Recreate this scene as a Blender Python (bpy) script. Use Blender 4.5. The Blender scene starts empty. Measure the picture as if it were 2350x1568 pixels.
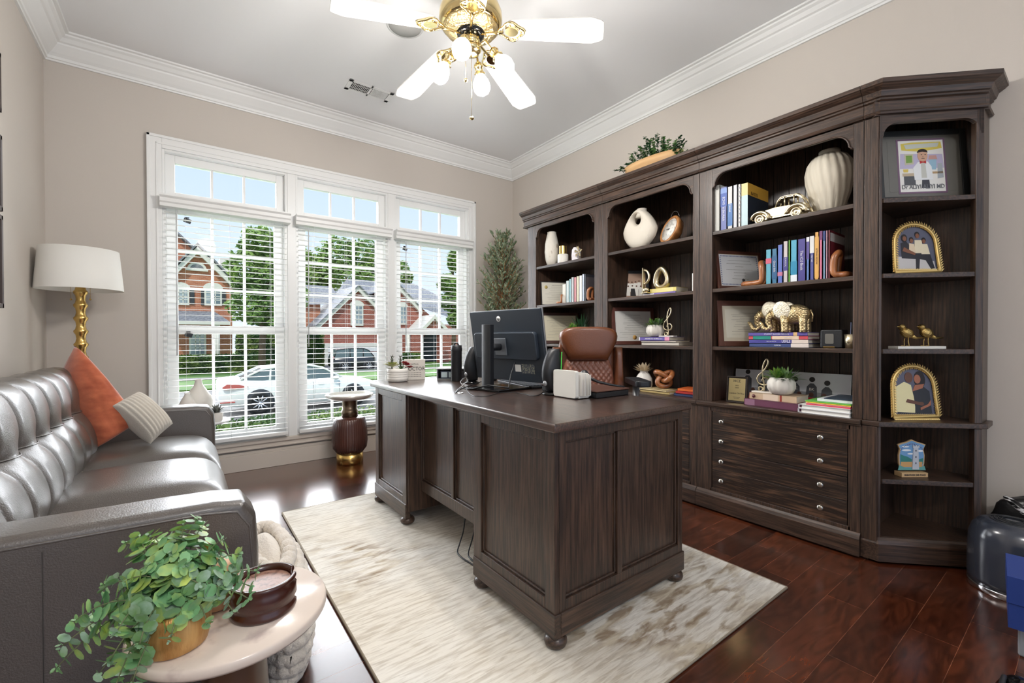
import bpy, bmesh, math, random
from mathutils import Vector, Matrix, Euler, noise
PI = math.pi
S = bpy.context.scene
COL = S.collection
# ---------------------------------------------------------------- camera
cam = bpy.data.objects.new('camera', bpy.data.cameras.new('camera'))
COL.objects.link(cam); S.camera = cam
yaw, pit, rol = 0.6404, -0.0091, -0.0021
fw = Vector((math.sin(yaw)*math.cos(pit), math.cos(yaw)*math.cos(pit), math.sin(pit)))
rt = Vector((math.cos(yaw), -math.sin(yaw), 0)); up = rt.cross(fw)
rt, up = rt*math.cos(rol)+up*math.sin(rol), up*math.cos(rol)-rt*math.sin(rol)
mw = Matrix((rt, up, -fw)).transposed().to_4x4(); mw.translation = Vector((0, 0, 1.055))
cam.matrix_world = mw
cam.data.sensor_width = 36; cam.data.lens = 1012.6/2350*36; cam.data.clip_start = .05; cam.data.clip_end = 400
# ---------------------------------------------------------------- light
S.view_settings.view_transform = 'Standard'; S.view_settings.look = 'None'
S.view_settings.gamma = 1; S.view_settings.use_curve_mapping = False
S.view_settings.exposure = EXPO = 0.0
W = bpy.data.worlds.new('world'); S.world = W; W.use_nodes = True
nt = W.node_tree; nt.nodes.clear()
def N(nt, t, **k):
    n = nt.nodes.new(t)
    for a, b in k.items(): setattr(n, a, b)
    return n
wo = N(nt, 'ShaderNodeOutputWorld'); bg = N(nt, 'ShaderNodeBackground'); bg.inputs[1].default_value = 1.25
tc = N(nt, 'ShaderNodeTexCoord'); sx = N(nt, 'ShaderNodeSeparateXYZ'); rp = N(nt, 'ShaderNodeValToRGB')
nt.links.new(tc.outputs['Generated'], sx.inputs[0]); nt.links.new(sx.outputs[2], rp.inputs[0])
nt.links.new(rp.outputs[0], bg.inputs[0]); nt.links.new(bg.outputs[0], wo.inputs[0])
def lin(c): c /= 255; return c/12.92 if c <= .04045 else ((c+.055)/1.055)**2.4
def rgb(r, g, b): return (lin(r), lin(g), lin(b), 1)
rp.color_ramp.elements[0].position = 0; rp.color_ramp.elements[0].color = rgb(222, 234, 250)
rp.color_ramp.elements[1].position = .6; rp.color_ramp.elements[1].color = rgb(166, 198, 242)
def sun(name, d, e, ang, col=(1, 1, 1)):
    l = bpy.data.lights.new(name, 'SUN'); l.energy = e; l.angle = math.radians(ang); l.color = col
    o = bpy.data.objects.new(name, l); COL.objects.link(o)
    o.rotation_euler = Vector(d).to_track_quat('-Z', 'Y').to_euler(); return o
sun('sun', (.35, .55, -.85), 2.3, 1.5, (1, .95, .86))            # high sun behind the house, lights the street
sun('bright_sky_over_street', (-.05, -1, -.20), 25.0, 75, (.93, .96, 1))  # broad bright sky beyond the windows
def portal(x, y, z, sx, sy, rot):
    l = bpy.data.lights.new('window_portal', 'AREA'); l.shape = 'RECTANGLE'; l.size = sx; l.size_y = sy
    l.cycles.is_portal = True
    o = bpy.data.objects.new('window_portal', l); COL.objects.link(o); o.location = (x, y, z); o.rotation_euler = rot
portal(1.17, 4.3, 1.3, 2.8, 2.5, (-PI/2, 0, 0))
portal(1.17, -2.6, 1.5, 4.0, 3.0, (PI/2, 0, 0))
# ---------------------------------------------------------------- materials
MATS = {}
def M(name, col=None, rough=.5, metal=0, spec=.5, bump=None, mix=None, emit=None, coat=0, sheen=0, trans=0, alpha=None):
    """bump=(scale, strength[, stretch]); mix=(colour2, scale, lo, hi[, stretch])"""
    if name in MATS: return MATS[name]
    m = bpy.data.materials.new(name); m.use_nodes = True; MATS[name] = m
    t = m.node_tree; p = t.nodes['Principled BSDF']
    p.inputs['Base Color'].default_value = col; p.inputs['Roughness'].default_value = rough
    p.inputs['Metallic'].default_value = metal; p.inputs['Specular IOR Level'].default_value = spec
    if coat: p.inputs['Coat Weight'].default_value = coat; p.inputs['Coat Roughness'].default_value = .2
    if sheen: p.inputs['Sheen Weight'].default_value = sheen
    if emit: p.inputs['Emission Color'].default_value = emit[0]; p.inputs['Emission Strength'].default_value = emit[1]
    if trans: p.inputs['Transmission Weight'].default_value = trans
    if bump or mix:
        c = N(t, 'ShaderNodeTexCoord')
    def nz(scale, st):
        n = N(t, 'ShaderNodeTexNoise'); n.inputs['Scale'].default_value = scale; n.inputs['Detail'].default_value = 6
        mp = N(t, 'ShaderNodeMapping'); mp.inputs['Scale'].default_value = st
        t.links.new(c.outputs['Object'], mp.inputs[0]); t.links.new(mp.outputs[0], n.inputs['Vector']); return n
    if mix:
        n = nz(mix[1], mix[4] if len(mix) > 4 else (1, 1, 1)); r = N(t, 'ShaderNodeValToRGB')
        r.color_ramp.elements[0].position = mix[2]; r.color_ramp.elements[0].color = col
        r.color_ramp.elements[1].position = mix[3]; r.color_ramp.elements[1].color = mix[0]
        t.links.new(n.outputs[0], r.inputs[0]); t.links.new(r.outputs[0], p.inputs['Base Color'])
    if bump:
        n = nz(bump[0], bump[2] if len(bump) > 2 else (1, 1, 1)); b = N(t, 'ShaderNodeBump')
        b.inputs['Strength'].default_value = bump[1]; b.inputs['Distance'].default_value = .01
        t.links.new(n.outputs[0], b.inputs['Height']); t.links.new(b.outputs[0], p.inputs['Normal'])
    return m
def wood(name, c1, c2, axis='z', rough=.42, scale=14, bumpst=.25, ring=.0, coat=.22, turn=0):
    if name in MATS: return MATS[name]
    m = M(name, c1, rough, coat=coat); t = m.node_tree; p = t.nodes['Principled BSDF']
    c = N(t, 'ShaderNodeTexCoord'); mp = N(t, 'ShaderNodeMapping')
    st = [1, 1, 1]; st['xyz'.index(axis)] = .045; mp.inputs['Scale'].default_value = st
    n = N(t, 'ShaderNodeTexNoise'); n.inputs['Scale'].default_value = scale*9; n.inputs['Detail'].default_value = 8; n.inputs['Roughness'].default_value = .62
    n2 = N(t, 'ShaderNodeTexNoise'); n2.inputs['Scale'].default_value = scale*.9; n2.inputs['Detail'].default_value = 3
    st2 = [1, 1, 1]; st2['xyz'.index(axis)] = .22; mp2 = N(t, 'ShaderNodeMapping'); mp2.inputs['Scale'].default_value = st2
    vr = N(t, 'ShaderNodeVectorRotate', rotation_type='Z_AXIS'); vr.inputs['Angle'].default_value = turn; t.links.new(c.outputs['Object'], vr.inputs[0])
    t.links.new(vr.outputs[0], mp.inputs[0]); t.links.new(vr.outputs[0], mp2.inputs[0])
    t.links.new(mp.outputs[0], n.inputs['Vector']); t.links.new(mp2.outputs[0], n2.inputs['Vector'])
    mu = N(t, 'ShaderNodeMath', operation='MULTIPLY'); mu.inputs[1].default_value = 9
    fr = N(t, 'ShaderNodeMath', operation='SINE'); ad = N(t, 'ShaderNodeMath', operation='MULTIPLY_ADD')
    t.links.new(n2.outputs[0], mu.inputs[0]); t.links.new(mu.outputs[0], fr.inputs[0])
    t.links.new(fr.outputs[0], ad.inputs[0]); ad.inputs[1].default_value = .06+ring; t.links.new(n.outputs[0], ad.inputs[2])
    r = N(t, 'ShaderNodeValToRGB'); r.color_ramp.elements[0].position = .36; r.color_ramp.elements[0].color = c1
    r.color_ramp.elements[1].position = .68; r.color_ramp.elements[1].color = c2
    t.links.new(ad.outputs[0], r.inputs[0]); t.links.new(r.outputs[0], p.inputs['Base Color'])
    b = N(t, 'ShaderNodeBump'); b.inputs['Strength'].default_value = bumpst; b.inputs['Distance'].default_value = .004
    t.links.new(ad.outputs[0], b.inputs['Height']); t.links.new(b.outputs[0], p.inputs['Normal'])
    return m
DK1, DK2 = rgb(47, 35, 28), rgb(94, 70, 55)
wz = wood('dark_oak_upright', DK1, DK2, 'z'); wy = wood('dark_oak_level', DK1, DK2, 'y'); wx = wood('dark_oak_cross', DK1, DK2, 'x'); wd = wood('dark_oak_diagonal', DK1, DK2, 'x', turn=PI/4)
wdr = wood('dark_oak_drawer', rgb(40, 29, 23), rgb(116, 84, 62), 'y', ring=.09)
white = M('white_paint', rgb(236, 236, 234), .38)
wallm = M('beige_wall_paint', rgb(203, 195, 186), .8, bump=(260, .05))
ceilm = M('ceiling_paint', rgb(236, 236, 236), .9)
brass = M('brass', rgb(212, 176, 106), .25, 1); gold = M('gold_leaf', rgb(205, 165, 92), .35, 1)
champ = M('champagne_metal', rgb(214, 200, 168), .28, 1); nickel = M('nickel', rgb(196, 192, 182), .3, 1)
chrome = M('chrome', rgb(225, 225, 228), .12, 1)
black = M('black_plastic', rgb(30, 32, 36), .42); blackg = M('gloss_black', rgb(14, 14, 16), .15)
paper = M('paper', rgb(238, 236, 230), .7); ink = M('ink', rgb(40, 38, 40), .7)
cer = M('white_ceramic', rgb(232, 228, 220), .45); cream = M('cream_stoneware', rgb(222, 214, 200), .7, bump=(180, .15))
marble = M('marble', rgb(240, 232, 222), .18, mix=(rgb(205, 198, 190), 7, .56, .74), coat=.3)
glass = bpy.data.materials.new('window_glass'); glass.use_nodes = True
t = glass.node_tree; t.nodes.clear(); o_ = N(t, 'ShaderNodeOutputMaterial'); mx = N(t, 'ShaderNodeMixShader')
tr = N(t, 'ShaderNodeBsdfTransparent'); gl = N(t, 'ShaderNodeBsdfGlossy'); gl.inputs['Roughness'].default_value = .01
fz = N(t, 'ShaderNodeFresnel'); fz.inputs[0].default_value = 1.2
t.links.new(fz.outputs[0], mx.inputs[0]); t.links.new(tr.outputs[0], mx.inputs[1]); t.links.new(gl.outputs[0], mx.inputs[2]); t.links.new(mx.outputs[0], o_.inputs[0])
# ---------------------------------------------------------------- mesh helpers
class MB:
    """collects shapes into one mesh; ORG is the thing's base, shapes are given in world coordinates"""
    def __init__(s, org=(0, 0, 0)): s.v = []; s.f = []; s.m = []; s.sm = []; s.k = 0; s.o = Vector(org)
    def add(s, vs, fs, sm=False, mi=None):
        b = len(s.v); s.v += [Vector(v) for v in vs]
        for f in fs: s.f.append([b+i for i in f]); s.m.append(s.k if mi is None else mi); s.sm.append(sm)
        return s
    def box(s, x0, x1, y0, y1, z0, z1, rot=None):
        vs = [Vector((x, y, z)) for z in (z0, z1) for x, y in ((x0, y0), (x1, y0), (x1, y1), (x0, y1))]
        if rot:
            c = Vector(((x0+x1)/2, (y0+y1)/2, (z0+z1)/2)); vs = [c+rot @ (v-c) for v in vs]
        return s.add(vs, [(3, 2, 1, 0), (4, 5, 6, 7), (0, 1, 5, 4), (1, 2, 6, 5), (2, 3, 7, 6), (3, 0, 4, 7)])
    def prism(s, poly, h, ax='z', a=0, sm=False, inv=False):
        """polygon in the plane across AX, from a to h"""
        def P(u, v, w): return {'z': (u, v, w), 'x': (w, u, v), 'y': (u, w, v)}[ax]
        n = len(poly); vs = [P(u, v, a) for u, v in poly]+[P(u, v, h) for u, v in poly]
        return s.add(vs, [tuple(range(n))[::-1], tuple(range(n, 2*n))]+[(i, (i+1) % n, n+(i+1) % n, n+i) for i in range(n)], sm)
    def lathe(s, prof, c=(0, 0, 0), n=32, rot=None, flute=None, sx=1, sy=1, cap=True):
        """prof [(r,z)..] about the z axis through c"""
        c = Vector(c); vs = []
        for r, z in prof:
            for i in range(n):
                a = 2*PI*i/n; q = r
                if flute and r > .001: q = r*(1+flute[1]*abs(math.sin(flute[0]*a/2)))
                v = Vector((q*math.cos(a)*sx, q*math.sin(a)*sy, z)); vs.append(c+(rot @ v if rot else v))
        fs = [(j*n+i, j*n+(i+1) % n, (j+1)*n+(i+1) % n, (j+1)*n+i) for j in range(len(prof)-1) for i in range(n)]
        if cap:
            if prof[0][0] > .0005: fs.append(tuple(range(n))[::-1])
            if prof[-1][0] > .0005: fs.append(tuple((len(prof)-1)*n+i for i in range(n)))
        return s.add(vs, fs, True)
    def cyl(s, c, r, z0, z1, n=24, r2=None): return s.lathe([(r, z0), (r2 if r2 else r, z1)], (c[0], c[1], 0), n)
    def tube(s, pts, r, n=8, closed=False, rs=None):
        pts = [Vector(p) for p in pts]; m = len(pts); vs = []; nrm = None
        for i, p in enumerate(pts):
            if closed: d = pts[(i+1) % m]-pts[i-1]
            else: d = pts[min(i+1, m-1)]-pts[max(i-1, 0)]
            d.normalize()
            if nrm is None: nrm = d.orthogonal().normalized()
            else:
                nrm = nrm-d*nrm.dot(d); nrm = nrm.normalized() if nrm.length > 1e-6 else d.orthogonal().normalized()
            b = d.cross(nrm); q = rs[i] if rs else r
            for k in range(n): a = 2*PI*k/n; vs.append(p+(nrm*math.cos(a)+b*math.sin(a))*q)
        mm = m if closed else m-1
        fs = [(i*n+k, i*n+(k+1) % n, ((i+1) % m)*n+(k+1) % n, ((i+1) % m)*n+k) for i in range(mm) for k in range(n)]
        if not closed: fs += [tuple(range(n))[::-1], tuple((m-1)*n+k for k in range(n))]
        return s.add(vs, fs, True)
    def ball(s, c, r, n=16, sc=(1, 1, 1), rot=None):
        m = n//2; pr = [(max(r*math.sin(PI*i/m), 0), -r*math.cos(PI*i/m)) for i in range(m+1)]
        b = len(s.v); s.lathe(pr, (0, 0, 0), n, cap=False); c = Vector(c)
        for i in range(b, len(s.v)):
            v = Vector((s.v[i].x*sc[0], s.v[i].y*sc[1], s.v[i].z*sc[2])); s.v[i] = c+(rot @ v if rot else v)
        return s
    def grid(s, fn, nu, nv, sm=True, flip=False):
        vs = [fn(i/nu, j/nv) for j in range(nv+1) for i in range(nu+1)]
        fs = [(j*(nu+1)+i, j*(nu+1)+i+1, (j+1)*(nu+1)+i+1, (j+1)*(nu+1)+i) for j in range(nv) for i in range(nu)]
        if flip: fs = [f[::-1] for f in fs]
        return s.add(vs, fs, sm)
    def quad(s, a, b, c, d): return s.add([a, b, c, d], [(0, 1, 2, 3)])
    def xf(s, mat):
        s.v = [mat @ v for v in s.v]; return s
    def build(s, name, mats, parent=None, bevel=0, seg=2, sub=0, weld=False, smooth=False, wn=False, kind=None):
        me = bpy.data.meshes.new(name); org = parent.matrix_basis.translation if (parent and parent.parent is None) else s.o
        if parent and parent.get('abs') is not None: org = Vector(parent['abs'])
        me.from_pydata([tuple(v-org) for v in s.v], [], s.f)
        if not isinstance(mats, (list, tuple)): mats = [mats]
        for m in mats: me.materials.append(m)
        for p, mi, sm in zip(me.polygons, s.m, s.sm): p.material_index = mi; p.use_smooth = sm or smooth
        if weld:
            bm = bmesh.new(); bm.from_mesh(me); bmesh.ops.remove_doubles(bm, verts=bm.verts, dist=1e-5); bmesh.ops.recalc_face_normals(bm, faces=bm.faces); bm.to_mesh(me); bm.free()
        me.validate(); o = bpy.data.objects.new(name, me); COL.objects.link(o)
        if parent: o.parent = parent
        else: o.location = org
        if bevel:
            b = o.modifiers.new('b', 'BEVEL'); b.width = bevel; b.segments = seg; b.limit_method = 'ANGLE'; b.angle_limit = math.radians(40)
            for p in me.polygons: p.use_smooth = True
            w = o.modifiers.new('w', 'WEIGHTED_NORMAL'); w.keep_sharp = False
        if sub: b = o.modifiers.new('s', 'SUBSURF'); b.levels = sub; b.render_levels = sub
        if kind: o['kind'] = kind
        return o
ALL = {}
def thing(name, label, cat, loc, group=None):
    o = bpy.data.objects.new(name, None); COL.objects.link(o); o.matrix_basis = Matrix.Translation(Vector(loc)); o.empty_display_size = .05
    return tag(o, label, cat, group)
def tag(o, label, cat, group=None):
    o['label'] = label; o['category'] = cat
    if group: o['group'] = group
    return o
def struct(mb, name, mat, **k): return mb.build(name, mat, kind='structure', **k)
def sub(mb, name, mat, parent, **k):
    """a sub-part: its parent is a part whose origin equals the thing's"""
    o = mb.build(name, mat, None, **k); org = Vector(o.location)
    root = parent.parent if parent.parent else parent
    off = root.matrix_basis.translation
    for v in o.data.vertices: v.co = v.co+org-off
    o.location = (0, 0, 0); o.parent = parent; return o
def copy_tree(o, mat, label=None, group=None, parent=None):
    c = o.copy(); COL.objects.link(c)
    if parent: c.parent = parent
    else:
        c.matrix_basis = mat
        if label: c['label'] = label
        if group: c['group'] = group
    for ch in list(o.children): copy_tree(ch, None, parent=c)
    return c
def text(s, name, size, mat, parent, pos, ux, uy, depth=.0006, align='CENTER', bold=0, xs=1):
    """lettering as a mesh: centred at pos, reading along ux with uy up (world)"""
    cu = bpy.data.curves.new(name, 'FONT'); cu.body = s; cu.size = size; cu.align_x = align; cu.align_y = 'CENTER'; cu.extrude = depth; cu.resolution_u = 2; cu.offset = bold
    ob = bpy.data.objects.new('tmp', cu); COL.objects.link(ob); dg = bpy.context.evaluated_depsgraph_get(); dg.update()
    me = bpy.data.meshes.new_from_object(ob.evaluated_get(dg)); bpy.data.objects.remove(ob); me.name = name
    ux = Vector(ux).normalized(); uy = Vector(uy).normalized(); uz = ux.cross(uy)
    R = Matrix((ux*xs, uy, uz)).transposed()
    root = parent
    while root.parent: root = root.parent
    off = root.matrix_basis.translation if root.type == 'EMPTY' else root.location
    for v in me.vertices: v.co = R @ v.co+Vector(pos)-off
    me.materials.clear(); me.materials.append(mat); o = bpy.data.objects.new(name, me); COL.objects.link(o); o.parent = parent; return o
def ring(cx, cy, r, n, z=None): return [(cx+r*math.cos(2*PI*i/n), cy+r*math.sin(2*PI*i/n)) for i in range(n)]
def rrect(x0, x1, y0, y1, r, n=5):
    o = []
    for cx, cy, a in ((x1-r, y1-r, 0), (x0+r, y1-r, 90), (x0+r, y0+r, 180), (x1-r, y0+r, 270)):
        for i in range(n+1): t = math.radians(a+90*i/n); o.append((cx+r*math.cos(t), cy+r*math.sin(t)))
    return o
def at(px, py, ax, val):
    d = fw+rt*((px-1175)/1012.6)-up*((py-784)/1012.6); i = 'xyz'.index(ax); o = Vector((0, 0, 1.055)); return o+d*((val-o[i])/d[i])
# ================================================================ the room
XL, XR, YB, H = -.707, 3.052, 4.078, 3.005
def floor_mat():
    m = M('floor_planks', rgb(90, 40, 26), .2, coat=1.0); t = m.node_tree; p = t.nodes['Principled BSDF']
    c = N(t, 'ShaderNodeTexCoord'); mp = N(t, 'ShaderNodeMapping'); mp.inputs['Location'].default_value = (.15, -.033, 0)
    b = N(t, 'ShaderNodeTexBrick'); b.offset = .37; b.inputs['Scale'].default_value = 1; b.inputs['Brick Width'].default_value = .62
    b.inputs['Row Height'].default_value = .1275; b.inputs['Mortar Size'].default_value = .0009; b.inputs['Mortar Smooth'].default_value = .3
    b.inputs['Color1'].default_value = rgb(56, 25, 15); b.inputs['Color2'].default_value = rgb(96, 47, 27); b.inputs['Mortar'].default_value = rgb(120, 80, 60)
    t.links.new(c.outputs['Object'], mp.inputs[0]); t.links.new(mp.outputs[0], b.inputs['Vector'])
    n = N(t, 'ShaderNodeTexNoise'); n.inputs['Scale'].default_value = 9; n.inputs['Detail'].default_value = 7; n.inputs['Distortion'].default_value = 2.2
    m2 = N(t, 'ShaderNodeMapping'); m2.inputs['Scale'].default_value = (.5, 2.4, 1); t.links.new(c.outputs['Object'], m2.inputs[0]); t.links.new(m2.outputs[0], n.inputs['Vector'])
    r = N(t, 'ShaderNodeValToRGB'); r.color_ramp.elements[0].position = .38; r.color_ramp.elements[0].color = (.62, .62, .62, 1); r.color_ramp.elements[1].position = .66; r.color_ramp.elements[1].color = (1.5, 1.45, 1.3, 1)
    x = N(t, 'ShaderNodeMix', data_type='RGBA', blend_type='MULTIPLY'); x.inputs[0].default_value = 1
    t.links.new(n.outputs[0], r.inputs[0]); t.links.new(b.outputs[0], x.inputs[6]); t.links.new(r.outputs[0], x.inputs[7]); t.links.new(x.outputs[2], p.inputs['Base Color'])
    bu = N(t, 'ShaderNodeBump'); bu.inputs['Strength'].default_value = .35; bu.inputs['Distance'].default_value = .002; bu.invert = True
    t.links.new(b.outputs['Fac'], bu.inputs['Height']); t.links.new(bu.outputs[0], p.inputs['Normal']); return m
YF = -2.6
struct(MB().box(XL-.15, XR+.15, YF, YB+.15, -.1, 0), 'floor', floor_mat())
struct(MB().box(XL-.15, XR+.15, YF-1.5, YB+.15, H, H+.15), 'ceiling', ceilm)
struct(MB().box(XL-.15, XL, YF, YB+.15, -.1, H), 'wall_left', wallm)
struct(MB().box(XR, XR+.15, YF, YB+.15, -.1, H), 'wall_right', wallm)
# window wall with one wide opening
OX0, OX1, OZ0, OZ1 = -.115, 2.452, .235, 2.425
w = MB(); Y0, Y1 = YB, YB+.15
w.box(XL, OX0, Y0, Y1, 0, H).box(OX1, XR, Y0, Y1, 0, H).box(OX0, OX1, Y0, Y1, 0, OZ0).box(OX0, OX1, Y0, Y1, OZ1, H)
struct(w, 'wall_back', wallm)
# crown moulding: profile out from wall (p) and down from ceiling (q)
crown = [(0, -.157), (.012, -.157), (.014, -.147), (.022, -.144), (.024, -.128), (.040, -.112), (.062, -.085), (.075, -.068), (.078, -.058), (.09, -.052), (.104, -.032), (.118, -.022), (.120, -.012), (.138, -.010), (.140, 0), (0, 0)]
def crown_run(name, a, b, nx, ny, ta, tb):
    mb = MB(); n = len(crown); vs = []
    dx, dy = (b[0]-a[0]), (b[1]-a[1]); L = math.hypot(dx, dy); dx /= L; dy /= L
    for (px, py), sgn in ((a, ta), (b, tb)):
        for p, q in crown: vs.append((px+nx*p+dx*p*sgn, py+ny*p+dy*p*sgn, H+q))
    mb.add(vs, [(i, (i+1) % n, n+(i+1) % n, n+i) for i in range(n)]+[tuple(range(n)), tuple(range(2*n-1, n-1, -1))])
    struct(mb, name, white, weld=True)
crown_run('trim_1', (XL, YB), (XR, YB), 0, -1, 1, -1)
crown_run('trim_2', (XR, YB), (XR, YF), -1, 0, 1, 0)
crown_run('trim_3', (XL, YF), (XL, YB), 1, 0, 0, -1)
# baseboards
bbw = M('baseboard_paint', rgb(214, 204, 192), .5)
def bb(name, x0, x1, y0, y1):
    mb = MB(); dx = x1-x0 < y1-y0
    struct(mb.box(x0, x1, y0, y1, 0, .125).box(x0 if x0 < 0 or not dx else x0+.006, x1 if not (dx and x0 < 0) else x1-.006, y0+(0 if dx else .006), y1, .125, .15), name, bbw, bevel=.003)
bb('baseboard_back', XL, XR, YB-.018, YB); bb('baseboard_left', XL, XL+.016, YF, YB-.018); bb('baseboard_right', XR-.016, XR, YF, YB-.018)
# casing round the three windows
c = MB(); yc = YB-.022
def cas(x0, x1, z0, z1, y=yc): c.box(x0, x1, y, YB+.01, z0, z1)
cas(-.2, OX0, .19, 2.515); cas(OX1, 2.537, .19, 2.515); cas(OX0, OX1, OZ1, 2.515)
cas(.702, .766, OZ0, OZ1, YB-.015); cas(1.565, 1.63, OZ0, OZ1, YB-.015)
c.box(-.2, -.18, yc-.008, YB, .19, 2.515).box(2.517, 2.537, yc-.008, YB, .19, 2.515).box(-.2, 2.537, yc-.008, YB, 2.495, 2.515)
c.box(-.15, -.138, yc-.005, YB, .24, 2.46).box(2.475, 2.487, yc-.005, YB, .24, 2.46).box(-.15, 2.487, yc-.005, YB, 2.45, 2.462)
struct(c, 'trim_4', white, bevel=.003)
struct(MB().box(-.2, 2.537, YB-.035, YB+.06, OZ0-.03, OZ0).box(-.2, 2.537, YB-.022, YB, .165, OZ0-.03).box(-.2, 2.537, YB-.03, YB, .165, .18), 'trim_5', bbw, bevel=.004)
# windows: upper and lower sash and transom
WX = [(-.115, .702), (.766, 1.565), (1.63, 2.452)]
yg = YB+.06
for i, (x0, x1) in enumerate(WX):
    f = MB()
    def rect(a, b, z0, z1, w, y0, y1, wb=None):
        wb = wb or w
        f.box(a, a+w, y0, y1, z0, z1).box(b-w, b, y0, y1, z0, z1).box(a+w, b-w, y0, y1, z1-w, z1).box(a+w, b-w, y0, y1, z0, z0+wb)
    rect(x0, x1, OZ0, 2.06, .022, YB-.005, YB+.14)         # jamb liner
    rect(x0, x1, 2.06, OZ1, .016, YB-.01, YB+.14)
    rect(x0+.022, x1-.022, 1.105, 2.05, .066, yg, yg+.035, .045)   # upper sash
    rect(x0+.022, x1-.022, OZ0+.02, 1.15, .066, yg-.04, yg-.005, .07)      # lower sash
    rect(x0+.016, x1-.016, 2.075, OZ1-.016, .058, yg-.02, yg+.03, .06)
    win = struct(f, 'window_%d' % (i+1), white, bevel=.0025)
    g0, g1 = x0+.088, x1-.088; g = MB()
    for k in (1, 2):
        xx = g0+(g1-g0)*k/3
        g.box(xx-.009, xx+.009, yg, yg+.03, 1.15, 1.985).box(xx-.009, xx+.009, yg-.035, yg-.01, .32, 1.085).box(xx-.008, xx+.008, yg-.01, yg+.02, 2.13, 2.355)
    for zz in (1.43, 1.706): g.box(g0, g1, yg+.001, yg+.029, zz-.009, zz+.009)
    g.build('muntins', white, win); win.children[0]['kind'] = 'structure'
    p = MB().quad((g0, yg+.015, 1.12), (g1, yg+.015, 1.12), (g1, yg+.015, 2.0), (g0, yg+.015, 2.0)).quad((g0, yg-.022, .3), (g1, yg-.022, .3), (g1, yg-.022, 1.1), (g0, yg-.022, 1.1))
    p.quad((x0+.07, yg+.005, 2.12), (x1-.07, yg+.005, 2.12), (x1-.07, yg+.005, 2.36), (x0+.07, yg+.005, 2.36)); q = p.build('pane', glass, win); q['kind'] = 'structure'
# blinds
slatm = M('white_slats', rgb(244, 244, 242), .5)
posn = ['leftmost window above the sofa arm', 'middle window', 'right-hand window by the olive tree']
for i, (x0, x1) in enumerate(WX):
    a, b = x0+.012, x1-.012; yb = YB-.005
    T = thing('window_blind', 'white horizontal slatted blind lowered with open slats over the '+posn[i], 'blind', (x0, yb, 2.0), 'white blinds on the three front windows')
    v = MB(); va, vb = x0-.012, x1+.012
    v.prism([(YB-.095, 1.995), (YB-.088, 2.0), (YB-.085, 2.02), (YB-.095, 2.03), (YB-.095, 2.055), (YB-.108, 2.068), (YB-.108, 2.078), (YB-.02, 2.078), (YB-.02, 1.995)], vb, 'x', va)
    v.build('valance', white, T)
    s = MB(); z = .31
    while z < 1.98:
        s.box(a, b, yb-.052, yb-.020, z, z+.0026, Matrix.Rotation(math.radians(0), 3, 'X')); z += .0435
    s.build('slats', slatm, T)
    MB().box(a, b, yb-.064, yb-.010, .258, .285).build('bottom_rail', white, T, bevel=.003)
    k = MB()
    for xx in (a+.12, (a+b)/2, b-.12):
        for yy in (yb-.066, yb-.008): k.tube([(xx, yy, .28), (xx, yy, 2.0)], .0009, 4)
    k.build('ladder_cord', slatm, T)
    MB().tube([(a+.07, yb-.085, 1.98), (a+.068, yb-.08, .98 if i else .93)], .0042, 6).build('tilt_wand', M('clear_wand', rgb(205, 208, 210), .2), T)
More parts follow.
